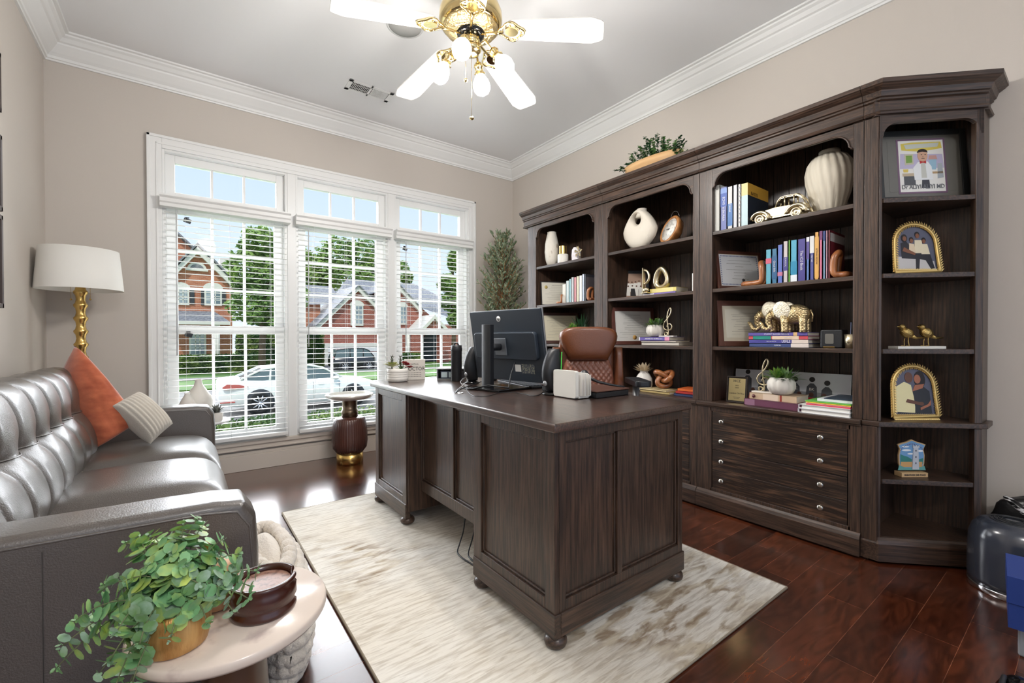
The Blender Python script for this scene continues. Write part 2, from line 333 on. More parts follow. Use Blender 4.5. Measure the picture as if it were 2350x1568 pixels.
# ================================================================ rug
def rugmat():
    m = M('rug_pile', rgb(212, 202, 184), .95, sheen=.3); t = m.node_tree; p = t.nodes['Principled BSDF']; c = N(t, 'ShaderNodeTexCoord')
    def nz(sc, st, det=6, dist=0):
        mp = N(t, 'ShaderNodeMapping'); mp.inputs['Scale'].default_value = st; n = N(t, 'ShaderNodeTexNoise'); n.inputs['Scale'].default_value = sc; n.inputs['Detail'].default_value = det; n.inputs['Distortion'].default_value = dist
        t.links.new(c.outputs['Object'], mp.inputs[0]); t.links.new(mp.outputs[0], n.inputs['Vector']); return n
    def ramp(n, a, b, ca, cb):
        r = N(t, 'ShaderNodeValToRGB'); r.color_ramp.elements[0].position = a; r.color_ramp.elements[1].position = b; r.color_ramp.elements[0].color = ca; r.color_ramp.elements[1].color = cb
        t.links.new(n.outputs[0], r.inputs[0]); return r
    def mixc(f, a, b, blend='MIX'):
        x = N(t, 'ShaderNodeMix', data_type='RGBA', blend_type=blend)
        if isinstance(f, float): x.inputs[0].default_value = f
        else: t.links.new(f.outputs[0], x.inputs[0])
        t.links.new(a.outputs[2 if a.bl_idname == 'ShaderNodeMix' else 0], x.inputs[6]); t.links.new(b.outputs[2 if b.bl_idname == 'ShaderNodeMix' else 0], x.inputs[7]); return x
    K = lambda v: (v, v, v, 1)
    streak = ramp(nz(70, (.14, 1.2, 1), 6, .6), .36, .56, rgb(184, 172, 152), rgb(238, 232, 219))
    blotch = ramp(nz(2.6, (.8, 1, 1), 5, .5), .40, .62, rgb(222, 212, 194), rgb(234, 232, 226))
    a = mixc(.6, blotch, streak)
    ochre = ramp(nz(30, (.3, 1.1, 1), 4, .5), .40, .60, rgb(132, 104, 66), rgb(205, 192, 166))
    mask = ramp(nz(1.5, (1, 1, 1), 6, .4), .53, .64, K(0), K(1)); fine = ramp(nz(12, (.5, 1.6, 1), 6, .6), .46, .56, K(0), K(.85))
    gm = N(t, 'ShaderNodeMapping'); gm.inputs['Location'].default_value = (-.35, .95, 0); gm.inputs['Scale'].default_value = (1.15, 1.25, 1); gr = N(t, 'ShaderNodeTexGradient', gradient_type='SPHERICAL'); t.links.new(c.outputs['Object'], gm.inputs[0]); t.links.new(gm.outputs[0], gr.inputs[0])
    ad = N(t, 'ShaderNodeMath', operation='MULTIPLY_ADD'); t.links.new(gr.outputs[1], ad.inputs[0]); ad.inputs[1].default_value = .36; t.links.new(mask.inputs[0].links[0].from_socket, ad.inputs[2]); t.links.new(ad.outputs[0], mask.inputs[0])
    mm = mixc(1.0, mask, fine, 'MULTIPLY')
    x = N(t, 'ShaderNodeMix', data_type='RGBA'); t.links.new(mm.outputs[2], x.inputs[0]); t.links.new(a.outputs[2], x.inputs[6]); t.links.new(ochre.outputs[0], x.inputs[7]); t.links.new(x.outputs[2], p.inputs['Base Color'])
    b = N(t, 'ShaderNodeBump'); b.inputs['Strength'].default_value = .5; b.inputs['Distance'].default_value = .006; h = nz(60, (.25, 1.2, 1), 4)
    t.links.new(h.outputs[0], b.inputs['Height']); t.links.new(b.outputs[0], p.inputs['Normal']); return m
T = thing('area_rug', 'cream and tan distressed area rug lying under the big desk', 'rug', (1.24, 1.86, 0))
MB().box(.468, 2.014, .786, 2.932, 0.001, .012).build('pile', rugmat(), T, bevel=.004)
e = MB(); e.tube([(.468, .786, .007), (2.014, .786, .007), (2.014, 2.932, .007), (.468, 2.932, .007)], .006, 6, closed=True); e.build('binding', M('rug_binding', rgb(150, 138, 120), .9), T)
# ================================================================ desk
dz = .774; D = thing('executive_desk', 'large dark oak desk with panelled sides and ball feet on the cream rug', 'desk', (1.35, 1.93, .012))
t_ = MB().box(.956, 1.747, 1.055, 2.806, .744, dz)
t_.build('desktop', wood('desktop_oak', rgb(50, 36, 30), rgb(98, 72, 60), 'y', .3, coat=.9), D, bevel=.006)
def panel(name, ax, at, u0, u1, z0, z1, st=.052, tr=.04, br=.075, mid=None, dirn=-1, th=.02):
    """frame-and-panel face on plane ax=at, facing dirn"""
    fr = MB(); bk = at-dirn*th
    def bx(mb, a, b, c, d, q0, q1):
        lo, hi = min(q0, q1), max(q0, q1)
        mb.box(lo, hi, a, b, c, d) if ax == 'x' else mb.box(a, b, lo, hi, c, d)
    bx(fr, u0, u0+st, z0, z1, at, bk); bx(fr, u1-st, u1, z0, z1, at, bk); bx(fr, u0+st, u1-st, z1-tr, z1, at, bk); bx(fr, u0+st, u1-st, z0, z0+br, at, bk)
    cuts = [(u0+st, u1-st)]
    if mid: bx(fr, mid-.013, mid+.013, z0+br, z1-tr, at, bk); cuts = [(u0+st, mid-.013), (mid+.013, u1-st)]
    for a, b in cuts:
        q = at-dirn*.002; r = at-dirn*.009
        for (m0, m1, n0, n1) in ((a, a+.009, z0+br, z1-tr), (b-.009, b, z0+br, z1-tr), (a, b, z0+br, z0+br+.009), (a, b, z1-tr-.009, z1-tr)): bx(fr, m0, m1, n0, n1, r, bk)
    f = fr.build(name+'_frame', wz, D, bevel=.0025)
    for a, b in cuts:
        p = MB(); bx(p, a-.002, b+.002, z0+br-.002, z1-tr+.002, at-dirn*.016, bk); p.build(name, wz, D)
Zb, Zt = .092, .744
panel('front_panel', 'x', .982, 1.083, 1.588, Zb, Zt); panel('front_panel', 'x', .982, 2.300, 2.780, Zb, Zt)
panel('end_panel', 'y', 1.083, 1.003, 1.722, Zb, Zt, mid=1.312, st=.03); panel('end_panel', 'y', 2.780, 1.003, 1.722, Zb, Zt, mid=1.312, dirn=1, st=.03)
panel('modesty_panel', 'x', 1.06, 1.588, 2.300, .20, Zt, mid=1.92, st=.03, tr=.035, br=.06)
for q in ((.99, 1.06, 1.588, 1.605, Zb, Zt), (.99, 1.72, 2.283, 2.3, Zb, Zt)): MB().box(*q).build('kneehole_side', wz, D)
for q in ((1.005, 1.70, 1.105, 1.5, .11, .73), (1.005, 1.70, 2.31, 2.755, .11, .73)): MB().box(*q).build('pedestal', wz, D)
for q in ((.976, 1.006, 1.077, 1.590), (.976, 1.006, 2.298, 2.786), (1.0062, 1.728, 1.077, 1.105), (1.0062, 1.728, 2.76, 2.786)): MB().box(*q, Zb-.04, Zb+.04).build('plinth', wx if q[1] > 1.1 else wy, D, bevel=.003)
foot = [(.0, .0122), (.020, .0135), (.031, .020), (.0345, .030), (.033, .041), (.026, .050), (.020, .053), (.018, .0535), (.0, .0535)]
for x, y in ((1.005, 1.105), (1.005, 1.555), (1.005, 2.335), (1.005, 2.752), (1.69, 1.105), (1.69, 2.752), (1.69, 1.47), (1.69, 2.335)):
    MB().lathe([(r*1.15, z) for r, z in foot], (x, y, 0), 20).build('foot', wx, D)
for y0, y1 in ((1.095, 1.50), (2.31, 2.765)):
    for z0, z1 in ((.12, .40), (.41, .57), (.58, .72)):
        d = MB().box(1.715, 1.735, y0, y1, z0, z1).build('drawer', wdr, D, bevel=.003)
        sub(MB().ball((1.75, (y0+y1)/2, (z0+z1)/2), .014, 12).cyl((1.745, (y0+y1)/2), .004, 0, 0), 'knob', nickel, d)
# ================================================================ bookcases
XF, XW = 2.6, 3.045      # front plane, back against the wall
crownp = [(.0, 2.085), (-.012, 2.085), (-.016, 2.092), (-.012, 2.10), (-.004, 2.104), (-.004, 2.145), (-.014, 2.15), (-.014, 2.158), (-.022, 2.162), (-.03, 2.185), (-.05, 2.198), (-.055, 2.203), (-.06, 2.206), (-.06, 2.225), (.06, 2.225), (.06, 2.085)]
def arch(mb, y0, y1, ztop=2.085, zo=2.045, x0=XF, x1=XF+.02, r=.07):
    """apron board with rounded shoulders, opening y0..y1"""
    pts = [(y0, ztop), (y0, zo-r-.012), (y0+.012, zo-r-.012), (y0+.014, zo-r)]
    for i in range(7): a = PI-PI/2*i/6; pts.append((y0+.016+r+r*math.cos(a), zo-r+r*math.sin(a)))
    for i in range(7): a = PI/2-PI/2*i/6; pts.append((y1-.016-r+r*math.cos(a), zo-r+r*math.sin(a)))
    pts += [(y1-.014, zo-r), (y1-.012, zo-r-.012), (y1, zo-r-.012), (y1, ztop)]
    n = len(pts); top = [(y, ztop) for y, z in pts]
    vs = [(x0, y, z) for y, z in pts]+[(x0, y, ztop+.001) for y, z in pts]+[(x1, y, z) for y, z in pts]
    mb.add(vs, [(i, i+1, n+i+1, n+i) for i in range(n-1)]+[(i, 2*n+i, 2*n+i+1, i+1) for i in range(n-1)])
UN = [(3.235, 3.12, 2.402, 2.318, 'narrowest-looking oak bookcase unit nearest the olive tree'), (2.316, 2.268, 1.564, 1.522, 'middle oak bookcase unit behind the office chair'), (1.52, 1.437, .728, .688, 'wide oak bookcase unit holding the ribbed vase and gold elephants')]
SH = (1.70, 1.35, .997)
for i, (yl, ol, orr, yr, lab) in enumerate(UN):
    B = thing('bookcase', 'dark-stained '+lab, 'bookcase', (XF, yr, .66), 'oak bookcase units along the right wall')
    MB().box(XF, XF+.022, ol, yl, .66, 2.085).build('face_stile', wz, B, bevel=.002); MB().box(XF, XF+.022, yr, orr, .66, 2.085).build('face_stile', wz, B, bevel=.002)
    MB().box(XF+.022, XW, ol, ol+.02, .66, 2.2).box(XF+.022, XW, orr-.02, orr, .66, 2.2).box(XF+.02, XW, yl-.004, yl-.001, .66, 2.2).build('side_panel', wz, B)
    bk = MB(); y = orr
    while y < ol-.001:
        y2 = min(y+.089, ol); bk.box(XW-.025, XW-.012, y+.002, y2-.002, .66, 2.2); y = y2
    bk.box(XW-.012, XW, orr, ol, .66, 2.2); bk.build('beadboard_back', wz, B)
    for z in SH: MB().box(XF+.004, XW-.025, orr, ol, z-.022, z).build('shelf', wy, B, bevel=.002)
    a = MB(); arch(a, orr, ol); a.box(XF-.0, XF+.02, yr, yl, 2.08, 2.14); a.build('arched_apron', wy, B)
    e = MB(); r = .07; zo = 2.045; pts = []
    pts = [(XF-.003, orr+.006, zo-r-.012), (XF-.003, orr+.014, zo-r)]+[(XF-.003, orr+.016+r+r*math.cos(PI-PI/2*k/6), zo-r+r*math.sin(PI-PI/2*k/6)) for k in range(7)]+[(XF-.003, ol-.016-r+r*math.cos(PI/2-PI/2*k/6), zo-r+r*math.sin(PI/2-PI/2*k/6)) for k in range(7)]+[(XF-.003, ol-.006, zo-r-.012)]
    e.tube(pts, .0045, 6); e.build('apron_bead', wy, B)
    cr = MB(); cr.prism([(XF+p, z) for p, z in crownp], yl+(.0 if i else .058), 'y', yr)
    cr.box(XF, XW, yr, yl, 2.195, 2.2); cr.build('crown', wy, B)
    # base cabinet
    K = thing('base_cabinet', 'dark oak drawer cabinet with nickel knobs under the '+('bookcase unit nearest the olive tree', 'bookcase unit behind the desk', 'ribbed vase bookcase unit')[i], 'cabinet', (XF-.02, yr, 0), 'oak drawer cabinets along the right wall')
    XB = XF-.02
    b = MB(); b.box(XB+.02, XW, yr, yl, .0, .635)
    b.box(XB, XB+.022, ol-.01, yl, .10, .635).box(XB, XB+.022, yr, orr+.01, .10, .635).box(XB, XB+.022, orr, ol, .605, .635).box(XB, XB+.022, orr, ol, .10, .136)
    b.build('carcass', wz, K, bevel=.002)
    MB().box(XB-.016, XW, yr, yl+.0, .638, .66).box(XB-.006, XW, yr, yl, .628, .638).build('counter', wy, K, bevel=.003)
    MB().prism([(XB-.022, .012), (XB-.022, .092), (XB-.014, .108), (XB-.004, .118), (XB+.02, .118), (XB+.02, .012)], yl, 'y', yr).build('plinth', wy, K)
    for z0, z1, ks in ((.372, .604, (.55, .432)), (.137, .369, (.312, .196))):
        d = MB().box(XB+.003, XB+.018, orr+.014, ol-.014, z0, z1).box(XB+.0015, XB+.01, orr+.014, ol-.014, (z0+z1)/2+.0012, z1).box(XB+.0015, XB+.01, orr+.014, ol-.014, z0, (z0+z1)/2-.0012).build('drawer', wdr, K, bevel=.0012)
        for kz in ks:
            for ky in (ol-.08, orr+.12):
                rr = Matrix.Rotation(-PI/2, 3, 'Y')
                sub(MB().lathe([(.0, 0), (.006, 0), (.005, .012), (.012, .016), (.0145, .021), (.0135, .026), (.008, .029), (0, .03)], (XB+.002, ky, kz), 16, rr), 'knob', nickel, d)
# corner unit: front stile, then a 45 degree open-shelved face returning to the wall
CY0, CY1 = .686, .628; P0 = (XF, CY1); P1 = (2.9, .328)
def diag(off, z0, z1, mb, t0=0, t1=1, th=.02, out=0):
    dx, dy = (P1[0]-P0[0]), (P1[1]-P0[1]); L = math.hypot(dx, dy); ux, uy = dx/L, dy/L; nx, ny = -.7071, -.7071
    a = (P0[0]+ux*t0+nx*out, P0[1]+uy*t0+ny*out); b = (P0[0]+ux*t1+nx*out, P0[1]+uy*t1+ny*out)
    mb.prism([a, b, (b[0]-nx*th, b[1]-ny*th), (a[0]-nx*th, a[1]-ny*th)], z1, 'z', z0)
LD = math.hypot(P1[0]-P0[0], P1[1]-P0[1])
def foot_poly(ex=0.0, back=XW): return [(XF-ex, CY0), (back, CY0), (back, P1[1]-ex*.0-ex), (P1[0]+ex*.41, P1[1]-ex), (XF-ex, CY1-ex*.41)]
C = thing('corner_bookcase', 'dark oak corner bookcase end unit with open angled shelves and gold photo frames', 'bookcase', (XF, CY1, .66))
st = MB().box(XF, XF+.022, CY1+.004, CY0, .66, 2.085); diag(0, .66, 2.085, st, LD-.03, LD, .03); diag(0, .66, 2.085, st, 0, .012, .03); st.box(P1[0], XW, P1[1], P1[1]+.02, .66, 2.2)
st.build('face_stile', wz, C, bevel=.002)
MB().box(XF+.02, XW, CY0-.022, CY0-.002, .66, 2.2).build('side_panel', wz, C)
MB().box(XW-.018, XW, P1[1]+.02, CY0-.022, .66, 2.2).build('back_panel', wz, C)
def shelf_poly(e=.004): return [(XF+.02, CY0-.022), (XW-.018, CY0-.022), (XW-.018, P1[1]+.02), (P1[0]-.015, P1[1]+.02), (XF+.02, CY1-.012)]
for z in SH: MB().prism(shelf_poly(), z, 'z', z-.022).build('shelf', wy, C, bevel=.002)
# apron on the diagonal
ap = MB(); arch(ap, 0, LD, x0=0, x1=.02, r=.06); ap.box(0, .02, -.02, LD+.02, 2.08, 2.2)
mt = Matrix(((.7071, -.7071, 0, P1[0]), (.7071, .7071, 0, P1[1]), (0, 0, 1, 0), (0, 0, 0, 1)))
ap.xf(mt); ap.box(XF, XF+.02, CY1, CY0, 2.08, 2.2); ap.build('arched_apron', wd, C)
def crown_path(mb, prof, pts, norms):
    n = len(prof); vs = []
    for (x, y), (nx, ny) in zip(pts, norms):
        for p, z in prof: vs.append((x-nx*p, y-ny*p, z))
    fs = []
    for j in range(len(pts)-1): fs += [(j*n+i, j*n+(i+1) % n, (j+1)*n+(i+1) % n, (j+1)*n+i) for i in range(n)]
    mb.add(vs, fs+[tuple(range(n))[::-1], tuple((len(pts)-1)*n+i for i in range(n))])
pp = [(XF, CY0), (XF, CY1), (P1[0], P1[1]), (XW, P1[1])]; nn = [(-1, 0), (-1, -.414), (-.414, -1), (0, -1)]
cr = MB(); crown_path(cr, crownp, pp, nn); cr.prism(foot_poly(), 2.2, 'z', 2.195); cr.build('crown', wd, C)
K = thing('corner_base_cabinet', 'low open corner shelf cabinet of dark oak holding the lighthouse plaque', 'cabinet', (XF, CY1, 0))
st = MB().box(XF-.02, XF+.002, CY1+.0, CY0, .10, .635); diag(0, .10, .635, st, 0, .012, .03); st.build('face_stile', wz, K, bevel=.002)
st = MB(); diag(0, .10, .635, st, LD-.03, LD, .03, .0); st.box(P1[0], XW, P1[1], P1[1]+.02, 0, .635); st.build('face_stile', wz, K, bevel=.002)
MB().box(XF, XW, CY0-.022, CY0-.002, 0, .635).box(XW-.018, XW, P1[1]+.02, CY0-.022, 0, .635).build('side_panel', wz, K)
MB().prism(foot_poly(.018), .66, 'z', .636).build('counter', wy, K, bevel=.003)
MB().prism(shelf_poly(), .388, 'z', .366).build('shelf', wy, K, bevel=.002); MB().prism(shelf_poly(), .12, 'z', .10).build('bottom_shelf', wy, K)
pl = MB(); crown_path(pl, [(-.022, .012), (-.022, .092), (-.014, .108), (-.004, .118), (.02, .118), (.02, .012)], pp, nn); pl.build('plinth', wd, K)
# ================================================================ ceiling fan
fx, fy, fz_ = 1.17, 1.911, 2.524
Fn = thing('ceiling_fan', 'brass ceiling fan with five white blades and four lit globe bulbs', 'ceiling fan', (fx, fy, H))
brassf = M('polished_brass', rgb(226, 204, 150), .14, 1); whitebl = M('white_blade', rgb(240, 238, 232), .3)
filig = M('brass_filigree', rgb(228, 208, 160), .25, 1, bump=(90, 1.0))
MB().lathe([(.075, H), (.075, H-.02), (.06, H-.055), (.02, H-.075)], (fx, fy, 0), 32).build('canopy', brassf, Fn)
MB().cyl((fx, fy), .0125, fz_+.22, H-.06, 16).build('downrod', brassf, Fn)
hz = fz_+.077
MB().lathe([(.02, hz+.17), (.05, hz+.165), (.10, hz+.15), (.14, hz+.12), (.156, hz+.08), (.158, hz+.045), (.15, hz+.02), (.135, hz+.008)], (fx, fy, 0), 48).build('motor_housing', brassf, Fn)
MB().lathe([(.135, hz+.008), (.132, hz-.0), (.10, hz-.012), (.07, hz-.018)], (fx, fy, 0), 48, flute=(36, .02)).build('vented_plate', filig, Fn)
MB().lathe([(.07, hz-.016), (.068, hz-.028), (.052, hz-.032)], (fx, fy, 0), 32).build('motor_ring', blackg, Fn)
MB().lathe([(.045, hz-.02), (.046, hz-.075), (.04, hz-.08), (.05, hz-.088), (.052, hz-.1), (.046, hz-.115), (.02, hz-.125)], (fx, fy, 0), 32).build('switch_housing', brassf, Fn)
a0 = math.radians(-46.79)
for k in range(5):
    a = a0+k*2*PI/5; R = Matrix.Rotation(a, 4, 'Z'); T = Matrix.Translation((fx, fy, hz))
    pit_ = Matrix.Rotation(math.radians(7.2), 4, 'Y') @ Matrix.Rotation(math.radians(-7), 4, 'X')
    b = MB(); hw = .074; pts = [(.20, -.052), (.215, -.058), (.60, -hw-.004), (.645, -.062), (.658, -.05), (.66, 0), (.658, .05), (.645, .062), (.60, hw+.004), (.215, .058), (.20, .052)]
    b.prism(pts, .003, 'z', -.003); b.xf(T @ R @ pit_); b.build('blade', whitebl, Fn)
    h = MB(); h.tube([(.05, 0, -.02), (.09, 0, -.02), (.13, 0, -.016), (.17, 0, -.01)], .007, 8)
    o = []
    for i in range(40):
        t = 2*PI*i/40; r = 1+.13*math.cos(4*t); o.append((.21+.058*math.cos(t)*r, .05*math.sin(t)*r))
    h.tube([(x, y, -.010) for x, y in o], .0055, 6, closed=True)
    o2 = [(.21+.034*math.cos(2*PI*i/20), .028*math.sin(2*PI*i/20)) for i in range(20)]
    h.prism(o2, -.004, 'z', -.012)
    for q in range(12): t = 2*PI*q/12; h.ball((.21+.048*math.cos(t), .041*math.sin(t), -.012), .006, 8)
    h.xf(T @ R @ pit_); h.build('blade_bracket', brassf, Fn)
bulbm = M('lit_bulb', (1, .93, .82, 1), .3, emit=((1, .92, .8, 1), 14))
def aim(d): return Vector(d).to_track_quat('Z', 'Y').to_matrix()
for (bx, by, bz) in [at(1011, 168, 'z', 2.405), at(1060, 112, 'z', 2.405), at(1105, 196, 'z', 2.405), at(1157, 150, 'z', 2.405)]:
    A = Vector((fx, fy, hz-.10)); Bp = Vector((bx, by, bz)); d = (Bp-A); dh = Vector((d.x, d.y, 0)).normalized()
    kn = A+dh*.075+Vector((0, 0, .035)); dd = (Bp-kn).normalized(); s0 = Bp-dd*.085
    m = MB(); m.tube([A, A+dh*.04+Vector((0, 0, .016)), kn, s0], .006, 8)
    Rm = aim(dd); m.lathe([(.012, -.01), (.022, 0), (.026, .012), (.02, .018), (.021, .034), (.03, .042), (.029, .046)], s0-dd*.012, 20, Rm)
    arm = m.build('light_arm', brassf, Fn)
    e = MB().lathe([(.0135, 0), (.015, .02), (.028, .038), (.040, .056), (.046, .08), (.042, .104), (.028, .122), (0, .130)], s0+dd*.008, 20, Rm)
    sub(e, 'bulb', bulbm, arm)
    l = bpy.data.lights.new('bulb_light', 'POINT'); l.energy = 17; l.color = (1, .97, .94); l.shadow_soft_size = .04
    lo = bpy.data.objects.new('bulb_light', l); COL.objects.link(lo); lo.location = Bp+dd*.02+Vector((0, 0, -.07))
c = MB(); c.tube([(fx-.03, fy+.0, hz-.11), (fx-.03, fy+.0, hz-.255)], .0011, 5); c.ball((fx-.03, fy, hz-.262), .011, 10, (1, 1, .8)); c.build('pull_chain', brassf, Fn)
c = MB(); c.tube([(fx+.004, fy, hz-.11), (fx+.004, fy, hz-.432)], .0011, 5); c.ball((fx+.004, fy, hz-.44), .012, 10, (1, 1, .8)); c.build('pull_chain', brassf, Fn)
# ---- vent and speaker
V = thing('ceiling_vent', 'white slotted air vent set in the ceiling near the windows', 'vent', (1.19, 3.47, H))
e = MB(); vx0, vx1, vy0, vy1 = 1.02, 1.365, 3.395, 3.555
e.box(vx0, vx1, vy0, vy0+.028, H-.006, H-.0005).box(vx0, vx1, vy1-.028, vy1, H-.006, H-.0005).box(vx0, vx0+.03, vy0, vy1, H-.006, H-.0005).box(vx1-.03, vx1, vy0, vy1, H-.006, H-.0005).box(1.185, 1.2, vy0, vy1, H-.006, H-.0005)
e.build('frame', white, V, bevel=.001)
MB().box(vx0+.01, vx1-.01, vy0+.01, vy1-.01, H-.0008, H-.0004).build('backing', M('vent_dark', rgb(70, 70, 70), .8), V)
f = MB(); x = vx0+.04
while x < vx1-.035:
    if not 1.18 < x < 1.203: f.box(x-.0012, x+.0012, vy0+.028, vy1-.028, H-.010, H-.001, Matrix.Rotation(math.radians(40 if x < 1.19 else -40), 3, 'Y'))
    x += .0115
for y in (3.45, 3.5): f.box(vx0+.03, vx1-.03, y-.001, y+.001, H-.005, H-.002)
f.build('louvre', white, V)
Vs = thing('ceiling_speaker', 'round flush speaker grille in the ceiling beside the fan', 'speaker', (1.125, 2.62, H))
MB().lathe([(.112, H-.0005), (.112, H-.006), (.1, H-.007)], (1.125, 2.62, 0), 48, cap=False).build('rim', white, Vs)
MB().cyl((1.125, 2.62), .101, H-.0055, H-.001, 48).build('grille', M('speaker_grille', rgb(205, 204, 200), .8, bump=(500, .3)), Vs)
# ---- picture frames on the left wall (only their far edges show)
for i, (z0, z1) in enumerate(((2.13, 2.41), (1.66, 2.02), (1.20, 1.64))):
    P = thing('picture_frame', ('dark framed picture on the left wall, highest of the column of three', 'dark framed picture on the left wall, middle of the column of three', 'dark framed picture on the left wall, lowest of the column of three')[i], 'picture', (XL, 2.9, z0), 'framed pictures on the left wall')
    y0, y1 = 2.74, 3.145
    f = MB(); f.box(XL+.001, XL+.022, y0, y0+.022, z0, z1).box(XL+.001, XL+.022, y1-.022, y1, z0, z1).box(XL+.001, XL+.022, y0, y1, z0, z0+.022).box(XL+.001, XL+.022, y0, y1, z1-.022, z1)
    f.build('frame', M('dark_frame', rgb(58, 44, 42), .4), P, bevel=.002)
    MB().box(XL+.001, XL+.012, y0+.02, y1-.02, z0+.02, z1-.02).build('mat', paper, P)
    MB().box(XL+.011, XL+.0135, y0+.08, y1-.08, z0+.08, z1-.08).build('print', M('soft_print', rgb(150, 160, 165), .6, mix=(rgb(200, 190, 170), 8, .4, .6)), P)
# ================================================================ sofa
leather = M('grey_leather', rgb(84, 77, 72), .36, bump=(260, .2), spec=.9, coat=.45)
Sf = thing('sofa', 'grey leather three-seat sofa with tufted back against the left wall', 'sofa', (-.28, 2.4, 0))
ys0, ys1 = 1.365, 3.55; xf = .158
arm_prof = lambda: [(-.56, .05), (xf-.005, .05), (xf, .10), (xf+.004, .48), (xf-.002, .575), (xf-.03, .618), (xf-.10, .628), (-.30, .636), (-.52, .64), (-.58, .60)]
def armrest(y0, y1, name):
    mb = MB(); a = arm_prof(); n = len(a)
    prof = []
    ins = [(.028, 0), (.010, .006), (0, .022), (0, .022), (.010, .006), (.028, 0)]
    vs = []
    cyy = [y0, y0+.006, y0+.022, y1-.022, y1-.006, y1]
    cx, cz = -.2, .34
    for (i_, _), y in zip(ins, cyy):
        for x, z in a: vs.append((x-(i_ if x > cx else -i_)*.6, y, z-(i_ if z > cz else 0)*.9))
    m = len(cyy)
    fs = [(j*n+i, (j+1)*n+i, (j+1)*n+(i+1) % n, j*n+(i+1) % n) for j in range(m-1) for i in range(n)]
    fs += [tuple(range(n)), tuple(range(m*n-1, (m-1)*n-1, -1))]
    mb.add(vs, fs, True); o = mb.build(name, leather, Sf, weld=True, bevel=.012, seg=3)
    pipe = MB()
    for y in (y0+.003, y1-.003): pipe.tube([(x-(.017 if x > cx else -.017), y, z-(.023 if z > cz else 0)) for x, z in a[1:9]], .0042, 6)
    sub(pipe, 'piping', leather, o); return o
armrest(ys0, ys0+.15, 'armrest'); armrest(ys1-.15, ys1, 'armrest')
sm_ = MB(); sm_.tube([(-.247, ys0-.0015, .06), (-.247, ys0-.0015, .595)], .0009, 4); sm_.build('side_seam', M('thread', rgb(60, 56, 54), .8), Sf)
MB().box(-.56, xf-.02, ys0+.15, ys1-.15, .10, .30).build('base', leather, Sf, bevel=.02)
def soft(mb, x0, x1, y0, y1, z0, z1, r=.05, crown=.02, nu=14, nv=14):
    """pillowy block with rounded front edge"""
    def top(u, v):
        x = x0+(x1-x0)*u; y = y0+(y1-y0)*v
        e = 1-(2*v-1)**8; f = 1-max(0, (2*u-1))**7; b = crown*(1-(2*u-1)**2)*(1-(2*v-1)**4)
        return (x, y, z0+(z1-z0)*(.60+.40*min(e, 1))*(.55+.45*f)+b)
    mb.grid(top, nu*2, nv*2)
    mb.grid(lambda u, v: (top(1, u)[0]-(0), top(1, u)[1], z0+(top(1, u)[2]-z0)*v), nv*2, 3)
    mb.grid(lambda u, v: (top(0, u)[0], top(0, u)[1], z0+(top(0, u)[2]-z0)*v), nv*2, 3, flip=True)
    mb.grid(lambda u, v: (top(u, 0)[0], y0, z0+(top(u, 0)[2]-z0)*v), nu*2, 3)
    mb.grid(lambda u, v: (top(u, 1)[0], y1, z0+(top(u, 1)[2]-z0)*v), nu*2, 3, flip=True)
    return mb
cw = (ys1-ys0-.30)/3
for i in range(3):
    y0 = ys0+.15+cw*i
    soft(MB(), -.47, xf-.0, y0+.002, y0+cw-.002, .27, .465).build('seat_cushion', leather, Sf, weld=True)
# tufted back: nine channels, one row of buttons
bprof = [(-.395, .44), (-.378, .50), (-.382, .56), (-.402, .62), (-.424, .66), (-.438, .685), (-.444, .71), (-.448, .76), (-.458, .81), (-.480, .86), (-.515, .892), (-.56, .905), (-.60, .895), (-.635, .865)]
def bp(s):
    n = len(bprof)-1; k = s*n; i = min(int(k), n-1); f = k-i; P = [bprof[max(0, min(n, i+j))] for j in (-1, 0, 1, 2)]
    return tuple(.5*(2*P[1][c]+(P[2][c]-P[0][c])*f+(2*P[0][c]-5*P[1][c]+4*P[2][c]-P[3][c])*f*f+(3*P[1][c]-P[0][c]-3*P[2][c]+P[3][c])*f**3) for c in (0, 1))
NC = 9; ya, yb_ = ys0+.153, ys1-.153
def backf(u, v):
    x, z = bp(v); ph = u*NC; seam = abs(ph-round(ph)); sd = seam*(yb_-ya)/NC; t_ = abs(v-5/13)*13*.05
    g = -.009*math.exp(-(sd/.014)**2)*(1 if .08 < u < .92 else .3)*max(0, min(1, (1-v)*5))*min(1, v*8+.3)
    d = math.hypot(sd, t_); g -= .030*math.exp(-(d/.055)**2)*(1 if .05 < u < .95 else 0)
    e = min(u, 1-u); g -= .05*max(0, 1-e*16)**2; g += .010*math.sin(PI*min(.5, seam))
    return (x+g+.012, ya+(yb_-ya)*u, z-.02*max(0, 1-e*16)**2*(v > .5))
mb = MB(); mb.grid(backf, NC*20, 78); bo = mb.build('back_cushion', leather, Sf)
th = MB(); th.tube([Vector(backf(k/180, 5/13))+Vector((.002, 0, .001)) for k in range(181)], .0028, 5)
for q in range(1, NC): th.tube([Vector(backf(q/NC, .02+.78*k/40))+Vector((.0008, 0, 0)) for k in range(41)], .0013, 4)
sub(th, 'seam', leather, bo)
for q in range(1, NC): sub(MB().ball(Vector(backf(q/NC, 5/13))+Vector((.003, 0, 0)), .010, 10, (.5, 1, 1)), 'button', leather, bo)
b = MB(); b.prism([(-.695, .10), (-.44, .10), (-.46, .50), (-.52, .70), (-.60, .845), (-.63, .872), (-.66, .876), (-.69, .85)], ys1-.02, 'y', ys0+.02); b.build('backrest_frame', leather, Sf, bevel=.02, seg=3)
for x in (-.62, .06):
    for y in (ys0+.08, ys1-.08): MB().lathe([(.016, .0), (.024, .10)], (x, y, 0), 16).build('leg', wx, Sf)
